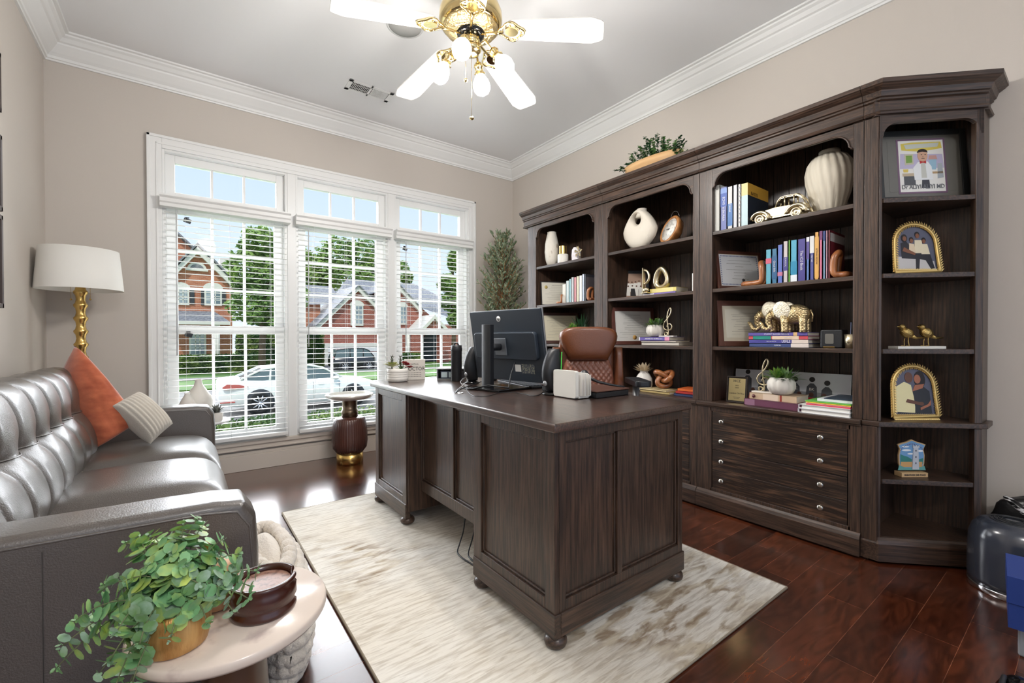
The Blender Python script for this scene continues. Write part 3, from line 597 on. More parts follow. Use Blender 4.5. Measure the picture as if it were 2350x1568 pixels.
# cushions
def pillow(mb, w, h, d, mat, n=22, pinch=.5):
    def side(sg):
        def fn(u, v):
            a, b = 2*u-1, 2*v-1
            k = (1-a*a)*(1-b*b); t = d*k**.42
            sx = 1-.10*(1-a*a)*abs(b)**3*pinch*0-.09*(1-b*b)*0
            x = a*w/2*(1-.12*(1-b*b)*0-.10*(1-abs(b)**2)*abs(a)**3*.0); 
            x = a*w/2*(1-.08*(1-b*b)*abs(a)**2); y = b*h/2*(1-.08*(1-a*a)*abs(b)**2)
            return mat @ Vector((x, y, sg*t*.5))
        return fn
    mb.grid(side(1), n, n); mb.grid(side(-1), n, n, flip=True); return mb
velvet = M('rust_velvet', rgb(170, 78, 44), .75, sheen=.6, mix=(rgb(206, 110, 70), 9, .35, .7, (1, 1, 2.5)), bump=(12, .5))
def frame(c, ux, uy):
    ux = Vector(ux).normalized(); uy = Vector(uy); uy = (uy-ux*uy.dot(ux)).normalized(); uz = ux.cross(uy)
    m = Matrix((ux, uy, uz)).transposed().to_4x4(); m.translation = Vector(c); return m
# ---- added flush lamp, unseen behind the camera, brightens the near side of the room
T = thing('added_fill_lamp', 'added white glass flush ceiling lamp, unseen behind the camera, filling the near side', 'lamp', (.35, -1.5, H))
MB().lathe([(.17, H), (.17, H-.02), (.165, H-.03)], (.35, -1.5, 0), 32).build('rim', white, T); MB().lathe([(.16, H-.03), (.14, H-.08), (.08, H-.11), (0, H-.118)], (.35, -1.5, 0), 32).build('fill_lamp_glass', M('fill_lamp_glass', (1, .97, .92, 1), .3, emit=((1, .96, .9, 1), 6)), T)
l = bpy.data.lights.new('added_fill_light', 'POINT'); l.energy = 72; l.color = (1, .98, .96); l.shadow_soft_size = .15  # added fill light, shines into the room from behind the camera
lo = bpy.data.objects.new('added_fill_light', l); COL.objects.link(lo); lo.location = (.35, -1.5, H-.28)
def pillow4(P, thick, nrm, n=26, ribs=0, pin=.10):
    """cushion over four corners in order; nrm = facing direction"""
    A, B, C, Dd = [Vector(p) for p in P]; nrm = Vector(nrm).normalized(); mb = MB()
    def side(sg):
        def fn(u, v):
            a, b = 2*u-1, 2*v-1; pa = pin*(1-b*b)*a; pb = pin*(1-a*a)*b
            uu, vv = (a-pa*abs(a)+1)/2, (b-pb*abs(b)+1)/2
            p = A*(1-uu)*(1-vv)+B*uu*(1-vv)+C*uu*vv+Dd*(1-uu)*vv
            k = max((1-a*a)*(1-b*b), 0); t = thick*.5*k**.38
            if ribs: t += .007*abs(math.sin(vv*PI*ribs))*min(1, k*6)-.003
            else: t += .010*noise.noise(Vector((uu*3, vv*3, sg*5)))*min(1, k*4)+.004*noise.noise(Vector((uu*9, vv*9, sg*5)))*min(1, k*4)
            return p+nrm*sg*t
        return fn
    mb.grid(side(1), n, n if not ribs else ribs*6); mb.grid(side(-1), n, n if not ribs else ribs*6, flip=True); return mb
def dp(px, py, d): return Vector((0, 0, 1.055))+(fw+rt*((px-1175)/1012.6)-up*((py-784)/1012.6))*d
T = thing('throw_pillow', 'rust orange velvet cushion propped on its corner at the far end of the grey sofa', 'pillow', (-.38, 3.2, .47))
pillow4([dp(172, 793, 2.36), dp(124, 915, 2.28), dp(215, 1032, 2.27), dp(316, 968, 2.40)], .23, (.50, -.84, .12), 32, 0, -.02).build('cover', velvet, T, weld=True)
T = thing('throw_pillow', 'small cream ribbed plush cushion leaning against the rust orange cushion', 'pillow', (-.17, 3.15, .47))
plush = M('cream_plush', rgb(228, 220, 206), .95, sheen=.6, bump=(420, .5))
pillow4([dp(254, 932, 2.30), dp(345, 1019, 2.34), dp(397, 972, 2.42), dp(317, 899, 2.44)], .16, (.35, -.75, .56), 26, 9, .02).build('cover', plush, T, weld=True)
# ---- floor lamp in the corner
T = thing('floor_lamp', 'brass bamboo-stem lamp with a white drum shade in the corner behind the sofa', 'lamp', (-.505, 3.77, 0))
lx, ly = -.505, 3.77; pr = [(.0125, .03)]
z = .05
while z < 1.36:
    pr += [(.034, z), (.035, z+.004), (.026, z+.016), (.0215, z+.038), (.025, z+.062), (.034, z+.0765)]; z += .0805
MB().lathe(pr, (lx, ly, 0), 20).build('stem', brass, T)
MB().lathe([(.13, 0), (.13, .012), (.12, .02), (.03, .032), (.02, .05)], (lx, ly, 0), 32).build('base', brass, T)
shade = bpy.data.materials.new('linen_shade'); shade.use_nodes = True; t = shade.node_tree; p = t.nodes['Principled BSDF']
p.inputs['Base Color'].default_value = rgb(238, 236, 230); p.inputs['Roughness'].default_value = .9
MB().lathe([(.203, 1.353), (.182, 1.60), (.180, 1.60), (.201, 1.353)], (lx, ly, 0), 48, cap=False).build('lamp_shade', shade, T)
m = MB(); m.tube([(lx, ly, 1.36), (lx, ly, 1.58)], .006, 8)
for a in range(3): m.tube([(lx, ly, 1.58), (lx+.181*math.cos(a*2.1), ly+.181*math.sin(a*2.1), 1.592)], .002, 5)
m.build('shade_spider', brass, T)
for dx, dy in ((-.047, .03), (.047, -.03)):
    m = MB(); m.tube([(lx+dx, ly+dy, 1.42), (lx+dx, ly+dy, 1.30)], .0011, 5); m.ball((lx+dx, ly+dy, 1.295), .006, 8); m.build('pull_chain', brass, T)
# ---- white side table behind the sofa arm and what stands on it
T = thing('side_table', 'round white pedestal side table between the sofa arm and the left window', 'table', (.10, 3.81, 0))
MB().lathe([(.155, .452), (.172, .457), (.175, .464), (.172, .47)], (.10, 3.81, 0), 48).build('table_top', M('white_lacquer', rgb(240, 240, 240), .2), T)
MB().lathe([(.13, 0), (.13, .012), (.05, .03), (.022, .07), (.018, .25), (.022, .40), (.06, .453)], (.10, 3.81, 0), 32).build('pedestal', M('white_lacquer'), T)
T = thing('vase', 'tall cream bottle vase on the white side table by the window', 'vase', (.085, 3.86, .47))
MB().lathe([(.04, .4705), (.062, .50), (.082, .56), (.086, .60), (.078, .64), (.05, .685), (.028, .72), (.021, .745), (.022, .762), (.018, .762), (.017, .74)], (.085, 3.86, 0), 32).build('body', cer, T)
T = thing('vase', 'short cream bottle vase in front of the taller one on the white side table', 'vase', (.01, 3.76, .47))
MB().lathe([(.03, .4705), (.048, .50), (.058, .55), (.05, .60), (.028, .645), (.016, .665), (.017, .678), (.013, .678), (.012, .66)], (.02, 3.765, 0), 32).build('body', cer, T)
def blades(mb, c, n, L, w, spread=1.0, seed=0, up=.25, curve=.3):
    rnd = random.Random(seed); c = Vector(c)
    for i in range(n):
        a = rnd.uniform(0, 2*PI); el = rnd.uniform(up, 1.35)/1.0; l = L*rnd.uniform(.65, 1.0)
        d = Vector((math.cos(a)*math.cos(el)*spread, math.sin(a)*math.cos(el)*spread, math.sin(el))).normalized(); sd = d.cross(Vector((0, 0, 1))).normalized()
        q = c+Vector((math.cos(a), math.sin(a), 0))*L*.06; vs = []; m = 5
        for k in range(m+1):
            s = k/m; p = q+d*l*s-Vector((0, 0, 1))*curve*l*s*s*.5; ww = w*(1-s)**.6*(.5+s) if k < m else .0002
            vs += [p-sd*ww, p+Vector((0, 0, -.25*ww)), p+sd*ww]
        fs = []
        for k in range(m): b = 3*k; fs += [(b, b+1, b+4, b+3), (b+1, b+2, b+5, b+4)]
        mb.add(vs, fs, True)
    return mb
gsucc = M('succulent_green', rgb(96, 128, 62), .5, mix=(rgb(60, 96, 52), 30, .4, .6)); gbright = M('bright_leaf', rgb(128, 165, 62), .5, mix=(rgb(70, 120, 50), 40, .4, .6))
gdark = M('deep_green_leaf', rgb(38, 74, 44), .45); ggrey = M('grey_sage_leaf', rgb(128, 130, 122), .7, mix=(rgb(80, 84, 80), 50, .4, .6)); gred = M('red_succulent', rgb(150, 36, 44), .5)
T = thing('potted_plant', 'grey-leaved little plant in a white pot on the white side table', 'plant', (.20, 3.725, .47))
MB().lathe([(.030, .4705), (.036, .48), (.038, .53), (.034, .533)], (.185, 3.72, 0), 24).build('pot', cer, T)
m = blades(MB(), (.185, 3.72, .53), 60, .085, .006, seed=3); m.build('foliage', ggrey, T)
# ---- fluted drum stool
T = thing('accent_stool', 'brown ribbed drum accent table with brass base and round tray top by the middle window', 'side table', (1.121, 3.795, 0))
sc_ = (1.121, 3.795, 0)
MB().lathe([(.106, 0), (.106, .09)], sc_, 40).build('base', brass, T)
rib = M('brown_ribbed_glass', rgb(92, 58, 50), .22, coat=.5, mix=(rgb(60, 36, 32), 3, .3, .7))
b = MB(); pr = [(.085, .088), (.102, .095), (.132, .135), (.140, .19), (.138, .26), (.130, .33), (.122, .37), (.112, .385), (.07, .395)]
b.lathe(pr, sc_, 144, flute=(48, .03)); b.build('ribbed_body', rib, T)
MB().lathe([(.066, .39), (.066, .45), (.060, .455), (.060, .52), (.068, .53), (.066, .535)], sc_, 40).build('neck', M('bronze', rgb(120, 104, 88), .3, 1), T)
MB().lathe([(.05, .533), (.12, .536), (.175, .55), (.192, .572), (.192, .584), (.186, .584), (.18, .566), (.1, .56), (0, .56)], sc_, 56).build('tray_top', M('mercury_tray', rgb(226, 222, 216), .16, .45), T)
# ---- knit throw in front of the sofa
T = thing('knit_throw', 'chunky cream knit throw bunched on the floor against the sofa front', 'blanket', (.21, 1.72, 0))
knit = M('cream_wool', rgb(226, 216, 202), .95, sheen=.5, bump=(140, .6))
m = MB()
for j in range(9):
    z = .022+j*.040; k = math.sqrt(max(0, 1-((z-.15)/.235)**2)); a_, b_ = .022+.058*k, .10+.16*k; pts = []; nn_ = 96
    for i in range(nn_): t_ = 2*PI*i/nn_; pts.append((.165+a_+.012*k+a_*math.cos(t_), 1.70+b_*math.sin(t_), z+.004*math.sin(i*1.3)))
    rs = [.019+.006*abs(math.sin(i*PI/4+j)) for i in range(nn_)]
    m.tube(pts, .02, 8, closed=True, rs=rs)
m.ball((.225, 1.70, .185), .175, 20, (.36, 1.42, 1.08)); m.build('coil', knit, T)
# ---- round marble side table, front left
T = thing('side_table', 'round white marble side table on a brown stone column beside the near sofa arm', 'table', (.081, 1.064, 0))
MB().lathe([(.160, .476), (.170, .478), (.1735, .484), (.1735, .494), (.170, .5)], (.081, 1.064, 0), 72).build('table_top', M('pink_marble', rgb(236, 220, 206), .2, mix=(rgb(196, 176, 168), 14, .56, .72), coat=.3), T)
MB().lathe([(.13, 0), (.128, .01), (.085, .12), (.062, .30), (.055, .42), (.06, .4765)], (.081, 1.064, 0), 40).build('pedestal', M('brown_stone', rgb(98, 70, 52), .3, mix=(rgb(60, 42, 34), 9, .4, .62, (1, 1, .4))), T)
def leafdisc(mb, c, nrm, upv, w, l, cup=.15, n=8):
    c = Vector(c); nrm = Vector(nrm).normalized(); u = Vector(upv); u = (u-nrm*u.dot(nrm)).normalized(); s = u.cross(nrm); vs = [c+u*l*.5-nrm*cup*w*.4]
    for i in range(n): a = 2*PI*i/n+PI; x = math.sin(a)*w*.5*(1-.15*math.cos(a)); y = (1-math.cos(a)*1)*l*.5; vs.append(c+s*x+u*(l*.5+math.cos(a)*l*.5))
    for i in range(n): a = 2*PI*i/n+PI; vs[1+i] = c+s*math.sin(a)*w*.5+u*(l*.5+math.cos(a)*l*.5)
    return mb.add(vs, [(0, 1+i, 1+(i+1) % n) for i in range(n)], True)
euc = M('eucalyptus_leaf', rgb(134, 186, 132), .4, mix=(rgb(196, 214, 112), 26, .45, .66)); euc2 = M('frosted_leaf', rgb(168, 196, 172), .5, mix=(rgb(122, 164, 104), 30, .4, .6)); stemm = M('green_stem', rgb(120, 128, 90), .6)
T = thing('potted_plant', 'green eucalyptus spilling from a bowl-shaped brushed gold pot on the round marble table', 'plant', (-.014, .998, .5))
PB = (-.014, .998, 0)
MB().lathe([(.040, .5005), (.048, .506), (.0535, .53), (.0525, .56), (.049, .575), (.045, .575), (.046, .56), (.03, .565), (0, .565)], PB, 48).build('pot', M('brushed_gold', rgb(190, 140, 78), .42, .55, mix=(rgb(226, 184, 120), 8, .35, .7, (6, 6, .6)), bump=(60, .2, (6, 6, .5))), T)
rnd = random.Random(5); L1, L2, ST = MB(), MB(), MB()
tips = [(-.165, 1.04, .54), (-.175, 1.05, .50), (-.15, 1.03, .58), (-.12, 1.10, .60), (-.09, 1.11, .665), (-.07, 1.09, .68), (-.03, 1.08, .665), (0, 1.05, .70), (.03, 1.05, .69), (.02, 1.06, .70), (.06, 1.03, .66), (.085, 1.0, .635), (.11, .985, .60), (.095, .97, .56), (.10, .985, .575), (-.115, .99, .50), (-.105, .97, .44), (-.10, .985, .40), (-.06, .93, .56), (-.02, .92, .56), (.03, .93, .56), (.05, .96, .60), (-.05, 1.0, .66), (.0, .97, .655), (-.09, .95, .58), (.045, 1.02, .64), (-.13, 1.08, .56), (.07, .96, .55), (-.05, 1.05, .69), (-.08, 1.0, .64), (.02, .95, .62), (-.02, 1.0, .67), (-.10, .96, .53), (-.07, .93, .50)]
for ti, tp in enumerate(tips):
    a = Vector((PB[0]+rnd.uniform(-.03, .03), PB[1]+rnd.uniform(-.03, .03), .572)); b = Vector(tp); mid = (a+b)/2+Vector((0, 0, .05+.1*max(0, .58-b.z))); pts = []
    for k in range(13): s = k/12; pts.append(a*(1-s)**2+mid*2*s*(1-s)+b*s*s)
    ST.tube(pts, .0011, 4)
    Lg = (b-a).length; nn_ = int(Lg/.0135)+2
    for k in range(2, nn_+1):
        s = k/nn_; p = a*(1-s)**2+mid*2*s*(1-s)+b*s*s; d = ((mid-a)*(1-s)+(b-mid)*s).normalized(); size = .0155*(1.25-s)**.8+.003*rnd.random()+.002
        sd = d.cross(Vector((math.cos(k*1.57), math.sin(k*1.57), .6))).normalized()
        for sg in (-1, 1):
            dirv = (sd*sg+d*.55).normalized(); nr = (d+Vector((rnd.uniform(-.5, .5), rnd.uniform(-.5, .5)-.3, rnd.uniform(0, .8)))).normalized()
            leafdisc(L1 if ti % 3 else L2, p+dirv*.001, nr, dirv, size*1.75, size*2.0)
    for q in range(6): leafdisc(L2, b+Vector([rnd.uniform(-.004, .004) for _ in range(3)]), (rnd.uniform(-1, 1), rnd.uniform(-1, 1), 1), (b-mid), .005, .007)
fo = L1.build('foliage', euc, T); L2.build('frosted_foliage', euc2, T); ST.build('stem', stemm, T)
T = thing('decorative_pumpkin', 'round tan ornament with a gold stem behind the eucalyptus pot on the marble table', 'ornament', (.052, 1.095, .5))
MB().lathe([(.022, .5005), (.034, .506), (.0375, .53), (.038, .56), (.032, .585), (.018, .596), (.004, .592)], (.052, 1.095, 0), 48, flute=(10, .03)).build('body', M('tan_resin', rgb(206, 160, 120), .5), T)
m = MB(); m.tube([(.052, 1.095, .59), (.046, 1.10, .61), (.036, 1.105, .628), (.034, 1.106, .636)], .004, 8, rs=[.004, .0035, .0045, .006]); m.build('stalk', gold, T)
T = thing('coaster_holder', 'oval dark wooden coaster holder with stacked cork coasters on the round marble table', 'coaster holder', (.129, 1.022, .5))
cmat = M('mahogany', rgb(66, 28, 18), .25, coat=.4); pr = [(.058, .5005), (.0605, .504), (.0605, .512), (.057, .515), (.0575, .523), (.061, .527), (.060, .538), (.0605, .548), (.0575, .553), (.0605, .560), (.0595, .565)]
m = MB(); nn_ = 64; vs = []
for r, z in pr+[(.0535, .566), (.052, .553), (.050, .506)]:
    for i in range(nn_): a = 2*PI*i/nn_*.94+.2; vs.append((.129+r*math.cos(a), 1.026+r*math.sin(a), z))
K_ = len(pr)+3
m.add(vs, [(j*nn_+i, j*nn_+i+1, ((j+1) % K_)*nn_+i+1, ((j+1) % K_)*nn_+i) for j in range(K_) for i in range(nn_-1)]+[tuple(j*nn_ for j in range(K_)), tuple(j*nn_+nn_-1 for j in range(K_))[::-1]], True)
m.build('ring', cmat, T); MB().cyl((.129, 1.026), .056, .5005, .506, 48).build('base', cmat, T)
cork = M('speckled_coaster', rgb(160, 122, 106), .35, mix=(rgb(110, 76, 66), 90, .5, .62))
for k in range(5): MB().cyl((.129, 1.026), .0495, .5065+k*.0098, .5065+k*.0098+.009, 40).build('coaster', cork, T, bevel=.001)
# ================================================================ things on the desk
TOP = .774
T = thing('computer_monitor', 'black computer monitor seen from behind on a column stand in the middle of the desk', 'monitor', (1.35, 2.02, TOP))
TLc, TRc, BRc = Vector(at(1077, 719, 'x', 1.42)), None, None
def dp(px, py, d): return Vector((0, 0, 1.055))+(fw+rt*((px-1175)/1012.6)-up*((py-784)/1012.6))*d
TLc, TRc, BRc = dp(1077, 719, 2.62), dp(1238, 706, 2.24), dp(1256, 880, 2.29)
ux = (TRc-TLc); ux.z = 0; Wm = ux.length; ux.normalize(); uy = BRc-TRc; uy = -(uy-ux*uy.dot(ux)); Hm = uy.length; uy.normalize(); uz = ux.cross(uy)
org = TRc-ux*Wm; org.z = (TLc.z+TRc.z)/2; mat = Matrix((ux, uy, uz)).transposed().to_4x4(); mat.translation = org      # origin top left, uz towards camera
mblk = M('monitor_black', rgb(50, 58, 68), .36); silver = M('silver_bezel', rgb(176, 178, 180), .35, .6)
MB().box(0, Wm, -Hm, 0, -.016, 0).xf(mat).build('back_shell', mblk, T, bevel=.004)
MB().box(-.002, Wm+.002, -Hm-.002, .002, -.026, -.015).xf(mat).build('bezel', silver, T, bevel=.002)
MB().box(.01, Wm-.01, -Hm+.02, -.01, -.0275, -.0255).xf(mat).build('screen', blackg, T)
MB().prism(rrect(.045, Wm-.03, -Hm*.68, -Hm*.30, .02), .028, 'z', 0).xf(mat).build('rear_housing', mblk, T, bevel=.006)
MB().box(Wm*.40, Wm*.56, -Hm*.62, -Hm*.38, .026, .034).xf(mat).build('mount_plate', M('mount_grey', rgb(120, 124, 130), .4, .5), T, bevel=.003)
lg = MB().cyl((Wm*.44, -Hm*.115), .016, .0005, .0015, 32).xf(mat).build('logo', paper, T)
cc = mat @ Vector((Wm*.44, -Hm*.115, .0022)); t_ = text('hp', 'logo_lettering', .024, mblk, T, cc, ux, uy, .0004)
MB().box(Wm*.60, Wm*.68, -Hm*.86, -Hm*.76, .0005, .0015).xf(mat).build('label', paper, T); MB().box(Wm*.69, Wm*.86, -Hm*.88, -Hm*.75, .0005, .0012).xf(mat).build('label', M('label_grey', rgb(70, 76, 84), .6, mix=(rgb(150, 150, 130), 160, .5, .6)), T)
cpos = dp(1119, 890, 2.40); cpos.z = TOP; zc = dp(1119, 745, 2.40).z; un = Vector((uz.x, uz.y, 0)).normalized()
cm = Matrix((ux, un, Vector((0, 0, 1)))).transposed().to_4x4(); cm.translation = cpos
MB().prism([(-.034, -.016), (.034, -.016), (.034, .012), (.0, .02), (-.034, .012)], zc-TOP, 'z', .012).xf(cm).build('stand_column', black, T, bevel=.002)
MB().prism([(-.07, .08), (.17, .08), (.17, -.17), (-.07, -.17)], .012, 'z', .0005).xf(cm).build('stand_base', blackg, T, bevel=.002)
m = MB(); pc = mat @ Vector((Wm*.48, -Hm*.50, .034)); m.tube([pc, (pc+cpos)/2+Vector((0, 0, (pc.z-TOP)*.5)), cm @ Vector((0, -.01, pc.z-TOP-.005))], .02, 10); m.build('tilt_arm', black, T)
m = MB(); a_ = mat @ Vector((Wm*.64, -Hm*.72, .02)); m.tube([a_, a_+Vector((0, 0, -.06))+un*.03, a_+Vector((-.04, -.03, -.13))+un*.03, cm @ Vector((.06, .05, .03)), cm @ Vector((-.02, .09, .008)), cm @ Vector((-.12, .08, .004))], .0038, 8); m.build('power_cable', black, T)
def speaker(lab, px, py, d):
    p = dp(px, py, d); p.z = TOP; T = thing('desktop_speaker', lab, 'speaker', p, 'curved black desktop speakers flanking the monitor'); m = MB(); n = 24; K = 20; vs = []; fx_ = -uz; fx_.z = 0; fx_.normalize(); sx_ = ux
    for k in range(K+1):
        t = k/K; z = .02+.205*t; dep = .014+.062*math.sin(PI*(.10+.86*t))**.8; wd = .030+.014*math.sin(PI*min(1, .15+t*.8)); f0 = .03+.012*(t-.5)
        for i in range(n):
            a = 2*PI*i/n; c, s_ = math.cos(a), math.sin(a); u = f0+(.006*s_ if s_ > 0 else dep*s_*1.0); vs.append(p+fx_*u+sx_*wd*c+Vector((0, 0, z)))
    m.add(vs, [(k*n+i, k*n+(i+1) % n, (k+1)*n+(i+1) % n, (k+1)*n+i) for k in range(K) for i in range(n)]+[tuple(range(n))[::-1], tuple(K*n+i for i in range(n))], True)
    m.build('cabinet', black, T)
    MB().lathe([(.045, 0), (.046, .006), (.03, .014), (.016, .024)], p+fx_*.01+Vector((0, 0, .0005)), 28).build('base', blackg, T)
    g = MB(); g.tube([p+fx_*(.036+.012*(k/14-.5))+sx_*.041+Vector((0, 0, .04+.17*k/14)) for k in range(15)], .0018, 5); g.build('led_strip', M('green_led', rgb(60, 190, 70), .4, emit=(rgb(70, 220, 80), .6)), T)
    g = MB(); g.ball(p+Vector((0, 0, .06))-fx_*.035, .011, 10, (1, 1, 1.3)); g.build('socket_plate', silver, T)
speaker('curved black desktop speaker left of the monitor beside the black bottle', 1080, 878, 2.70); speaker('curved black desktop speaker behind the white marble letter holder', 1262, 905, 2.16)
T = thing('water_bottle', 'tall matt black bottle on the desk behind the left speaker', 'bottle', (1.415, 2.50, TOP))
MB().lathe([(.033, .7745), (.035, .78), (.035, .965), (.037, .97), (.037, .985), (.035, .992), (.035, 1.005), (.01, 1.008)], (1.415, 2.50, 0), 32).build('body', black, T)
MB().tube([(1.40, 2.51, 1.0), (1.405, 2.505, 1.018), (1.42, 2.497, 1.02), (1.43, 2.49, 1.0)], .005, 8).build('cap_loop', black, T)
# letter holder
T = thing('letter_holder', 'white marble letter holder full of envelopes at the front of the desk', 'letter holder', (1.45, 1.49, TOP)); wm = M('white_marble', rgb(232, 230, 222), .3, mix=(rgb(170, 166, 158), 9, .66, .74))
MB().prism(rrect(1.417, 1.567, .778, .903, .012), 1.432, 'x', 1.412).build('front_slab', wm, T, bevel=.002); MB().box(1.432, 1.495, 1.417, 1.567, .778, .79).build('base', wm, T); MB().prism(rrect(1.417, 1.567, .778, .885, .012), 1.507, 'x', 1.494).build('back_slab', wm, T, bevel=.002)
m = MB()
for x in (1.42, 1.49):
    for y in (1.425, 1.558): m.ball((x, y, .7765), .004, 8, (1, 1, .5))
m.build('foot_pads', black, T)
for k, (x, y0, y1, zt) in enumerate(((1.436, 1.40, 1.575, .886), (1.444, 1.392, 1.57, .892), (1.452, 1.395, 1.56, .89), (1.461, 1.388, 1.565, .888), (1.470, 1.398, 1.572, .893), (1.480, 1.39, 1.56, .884))):
    E_ = thing('envelope', 'white envelope standing in the marble letter holder among the papers', 'envelope', (x, y0, .791), 'envelopes in the marble letter holder'); MB().box(x, x+.0022, y0, y1, .791, zt).build('sheet', paper, E_)
# desk folio and headset
T = thing('desk_folio', 'black desk folio with a brown leather top beside the letter holder', 'folio', (1.62, 1.58, TOP))
MB().box(1.515, 1.742, 1.385, 1.77, .7745, .80).build('case', black, T, bevel=.003); MB().box(1.512, 1.745, 1.382, 1.773, .802, .808).build('leather_top', M('brown_leather_pad', rgb(92, 62, 52), .35), T, bevel=.002)
T = thing('headset', 'black headset lying on the desk folio behind the letter holder', 'headset', (1.62, 1.55, .809))
m = MB(); m.ball((1.60, 1.545, .851), .042, 20, (.55, .75, 1)); m.build('ear_cup', black, T); m = MB(); m.tube([(1.60, 1.53, .86), (1.64, 1.49, .835), (1.68, 1.45, .822), (1.715, 1.42, .815), (1.735, 1.405, .8125)], .0045, 8, rs=[.008, .007, .006, .005, .004]); m.build('headband', black, T)
m = MB(); m.tube([(1.575, 1.53, .86), (1.565, 1.50, .85), (1.57, 1.48, .84), (1.575, 1.50, .83), (1.572, 1.53, .835)], .0015, 6); m.build('cable', paper, T)
# keyboard and mouse
T = thing('keyboard', 'dark grey keyboard lying behind the monitor stand', 'keyboard', (1.60, 2.07, TOP)); kb = frame((1.60, 2.06, TOP), (.20, .98, 0), (-.98, .20, 0))
MB().box(-.21, .21, -.06, .06, .001, .013).xf(kb).build('case', black, T, bevel=.003); m = MB()
for i in range(15):
    for j in range(5): m.box(-.2+i*.0268, -.2+i*.0268+.022, -.052+j*.0213, -.052+j*.0213+.0175, .013, .018)
m.xf(kb).build('keys', M('key_grey', rgb(72, 76, 84), .5), T)
T = thing('computer_mouse', 'small black mouse behind the monitor column', 'mouse', (1.62, 2.40, TOP)); MB().ball((1.62, 2.40, TOP+.012), .05, 20, (.6, 1, .42)).build('shell', black, T)
# loose cables
def cable(lab, pts, r=.0022, mat=black, cat='cable'):
    P = [at(x, y, 'z', TOP+r+.0006+h) for x, y, h in pts]; Q = []
    for i in range(len(P)-1):
        a, b, c, d = P[max(i-1, 0)], P[i], P[i+1], P[min(i+2, len(P)-1)]
        for k in range(6): t = k/6; Q.append(.5*(2*b+(c-a)*t+(2*a-5*b+4*c-d)*t*t+(3*b-a-3*c+d)*t**3))
    Q.append(P[-1]); o = MB(Q[0]).tube(Q, r, 6).build('cable', mat); return tag(o, lab, cat)
cable('thin black cable curving across the desk front towards the right speaker', [(1070, 893, 0), (1077, 903, 0), (1090, 909, 0), (1120, 909, 0), (1145, 902, 0), (1180, 901, 0), (1205, 905, 0), (1222, 909, 0), (1238, 906, 0), (1246, 899, 0)], .0018)
cable('thick black cable running from the desk grommet behind the left speaker', [(1047, 901, 0), (1058, 893, .01), (1072, 888, .012), (1090, 882, .01), (1104, 876, .004)], .003)
cable('white and black cable bundle looping below the left speaker', [(1063, 869, .02), (1057, 876, .012), (1060, 882, .004), (1066, 880, .01), (1058, 888, .006), (1050, 894, .002), (1045, 901, 0)], .0022, M('pale_cable', rgb(190, 192, 196), .5))
g_ = at(1040, 904, 'z', TOP); T = thing('cable_grommet', 'flat brushed metal cable grommet set in the desktop', 'grommet', g_); MB().lathe([(.026, TOP+.0005), (.026, TOP+.003), (.021, TOP+.003), (.021, TOP+.0008)], (g_.x+.03, g_.y, 0), 28).build('ring', chrome, T)
for i, ps in enumerate(([(1.13, 1.90, .30), (1.11, 1.89, .12), (1.08, 1.88, .05), (1.055, 1.86, .0185), (1.045, 1.80, .0185), (1.05, 1.74, .0185), (1.06, 1.69, .0185), (1.12, 1.66, .0185)], [(1.15, 1.80, .28), (1.12, 1.82, .10), (1.08, 1.80, .03), (1.065, 1.75, .026), (1.07, 1.70, .026), (1.12, 1.69, .026)])):
    P = [Vector(p) for p in ps]; Q = []
    for k in range(len(P)-1):
        a, b, c, d = P[max(k-1, 0)], P[k], P[k+1], P[min(k+2, len(P)-1)]
        for q in range(6): t = q/6; Q.append(.5*(2*b+(c-a)*t+(2*a-5*b+4*c-d)*t*t+(3*b-a-3*c+d)*t**3))
    tag(MB(Q[0]).tube(Q, .0035, 6).build('cable', black), ('black cable hanging under the desk panel onto the rug', 'second black cable looped on the rug beneath the desk')[i], 'cable')
# succulent pot and box sign
px_, py_ = 1.105, 2.715; T = thing('succulent_pot', 'mixed succulents in a grooved white pot at the far left end of the desk', 'plant', (px_, py_, TOP))
MB().lathe([(.058, .7745), (.065, .78), (.067, .80), (.0655, .803), (.067, .806), (.067, .814), (.0655, .817), (.067, .82), (.067, .828), (.0655, .831), (.067, .834), (.068, .858), (.064, .858), (.06, .845), (0, .848)], (px_, py_, 0), 40).build('pot', cer, T)
def rosette(mb, c, r, n, w, seed=0, tilt=.5):
    for ringi, (k, el) in enumerate(((1, .35), (.75, .75), (.45, 1.15))):
        for i in range(n): 
            a = 2*PI*i/n+ringi*.4+seed; d = Vector((math.cos(a)*math.cos(el), math.sin(a)*math.cos(el), math.sin(el))); sd = Vector((-math.sin(a), math.cos(a), 0)); q = Vector(c)
            mb.add([q, q+d*r*k*.5-sd*w*k, q+d*r*k*.8-sd*w*k*.8+Vector((0, 0, .002)), q+d*r*k, q+d*r*k*.8+sd*w*k*.8+Vector((0, 0, .002)), q+d*r*k*.5+sd*w*k], [(0, 1, 2, 3, 4, 5)], True)
    return mb
m = rosette(MB(), (px_-.035, py_+.0, .868), .065, 12, .012); m.build('pale_rosette', M('pale_succulent', rgb(196, 186, 140), .6, mix=(rgb(150, 160, 100), 30, .4, .6)), T)
m = MB()
for dx, dy, h in ((-.03, .02, .955), (.015, -.01, .95)):
    m.tube([(px_+dx, py_+dy, .85), (px_+dx, py_+dy, h-.03)], .004, 6)
    for zz in range(7): blades(m, (px_+dx, py_+dy, .875+zz*.009), 7, .03, .004, seed=zz, up=.2)
m.build('spiky_stems', M('zebra_green', rgb(66, 76, 62), .6, mix=(rgb(120, 124, 104), 90, .45, .6)), T)
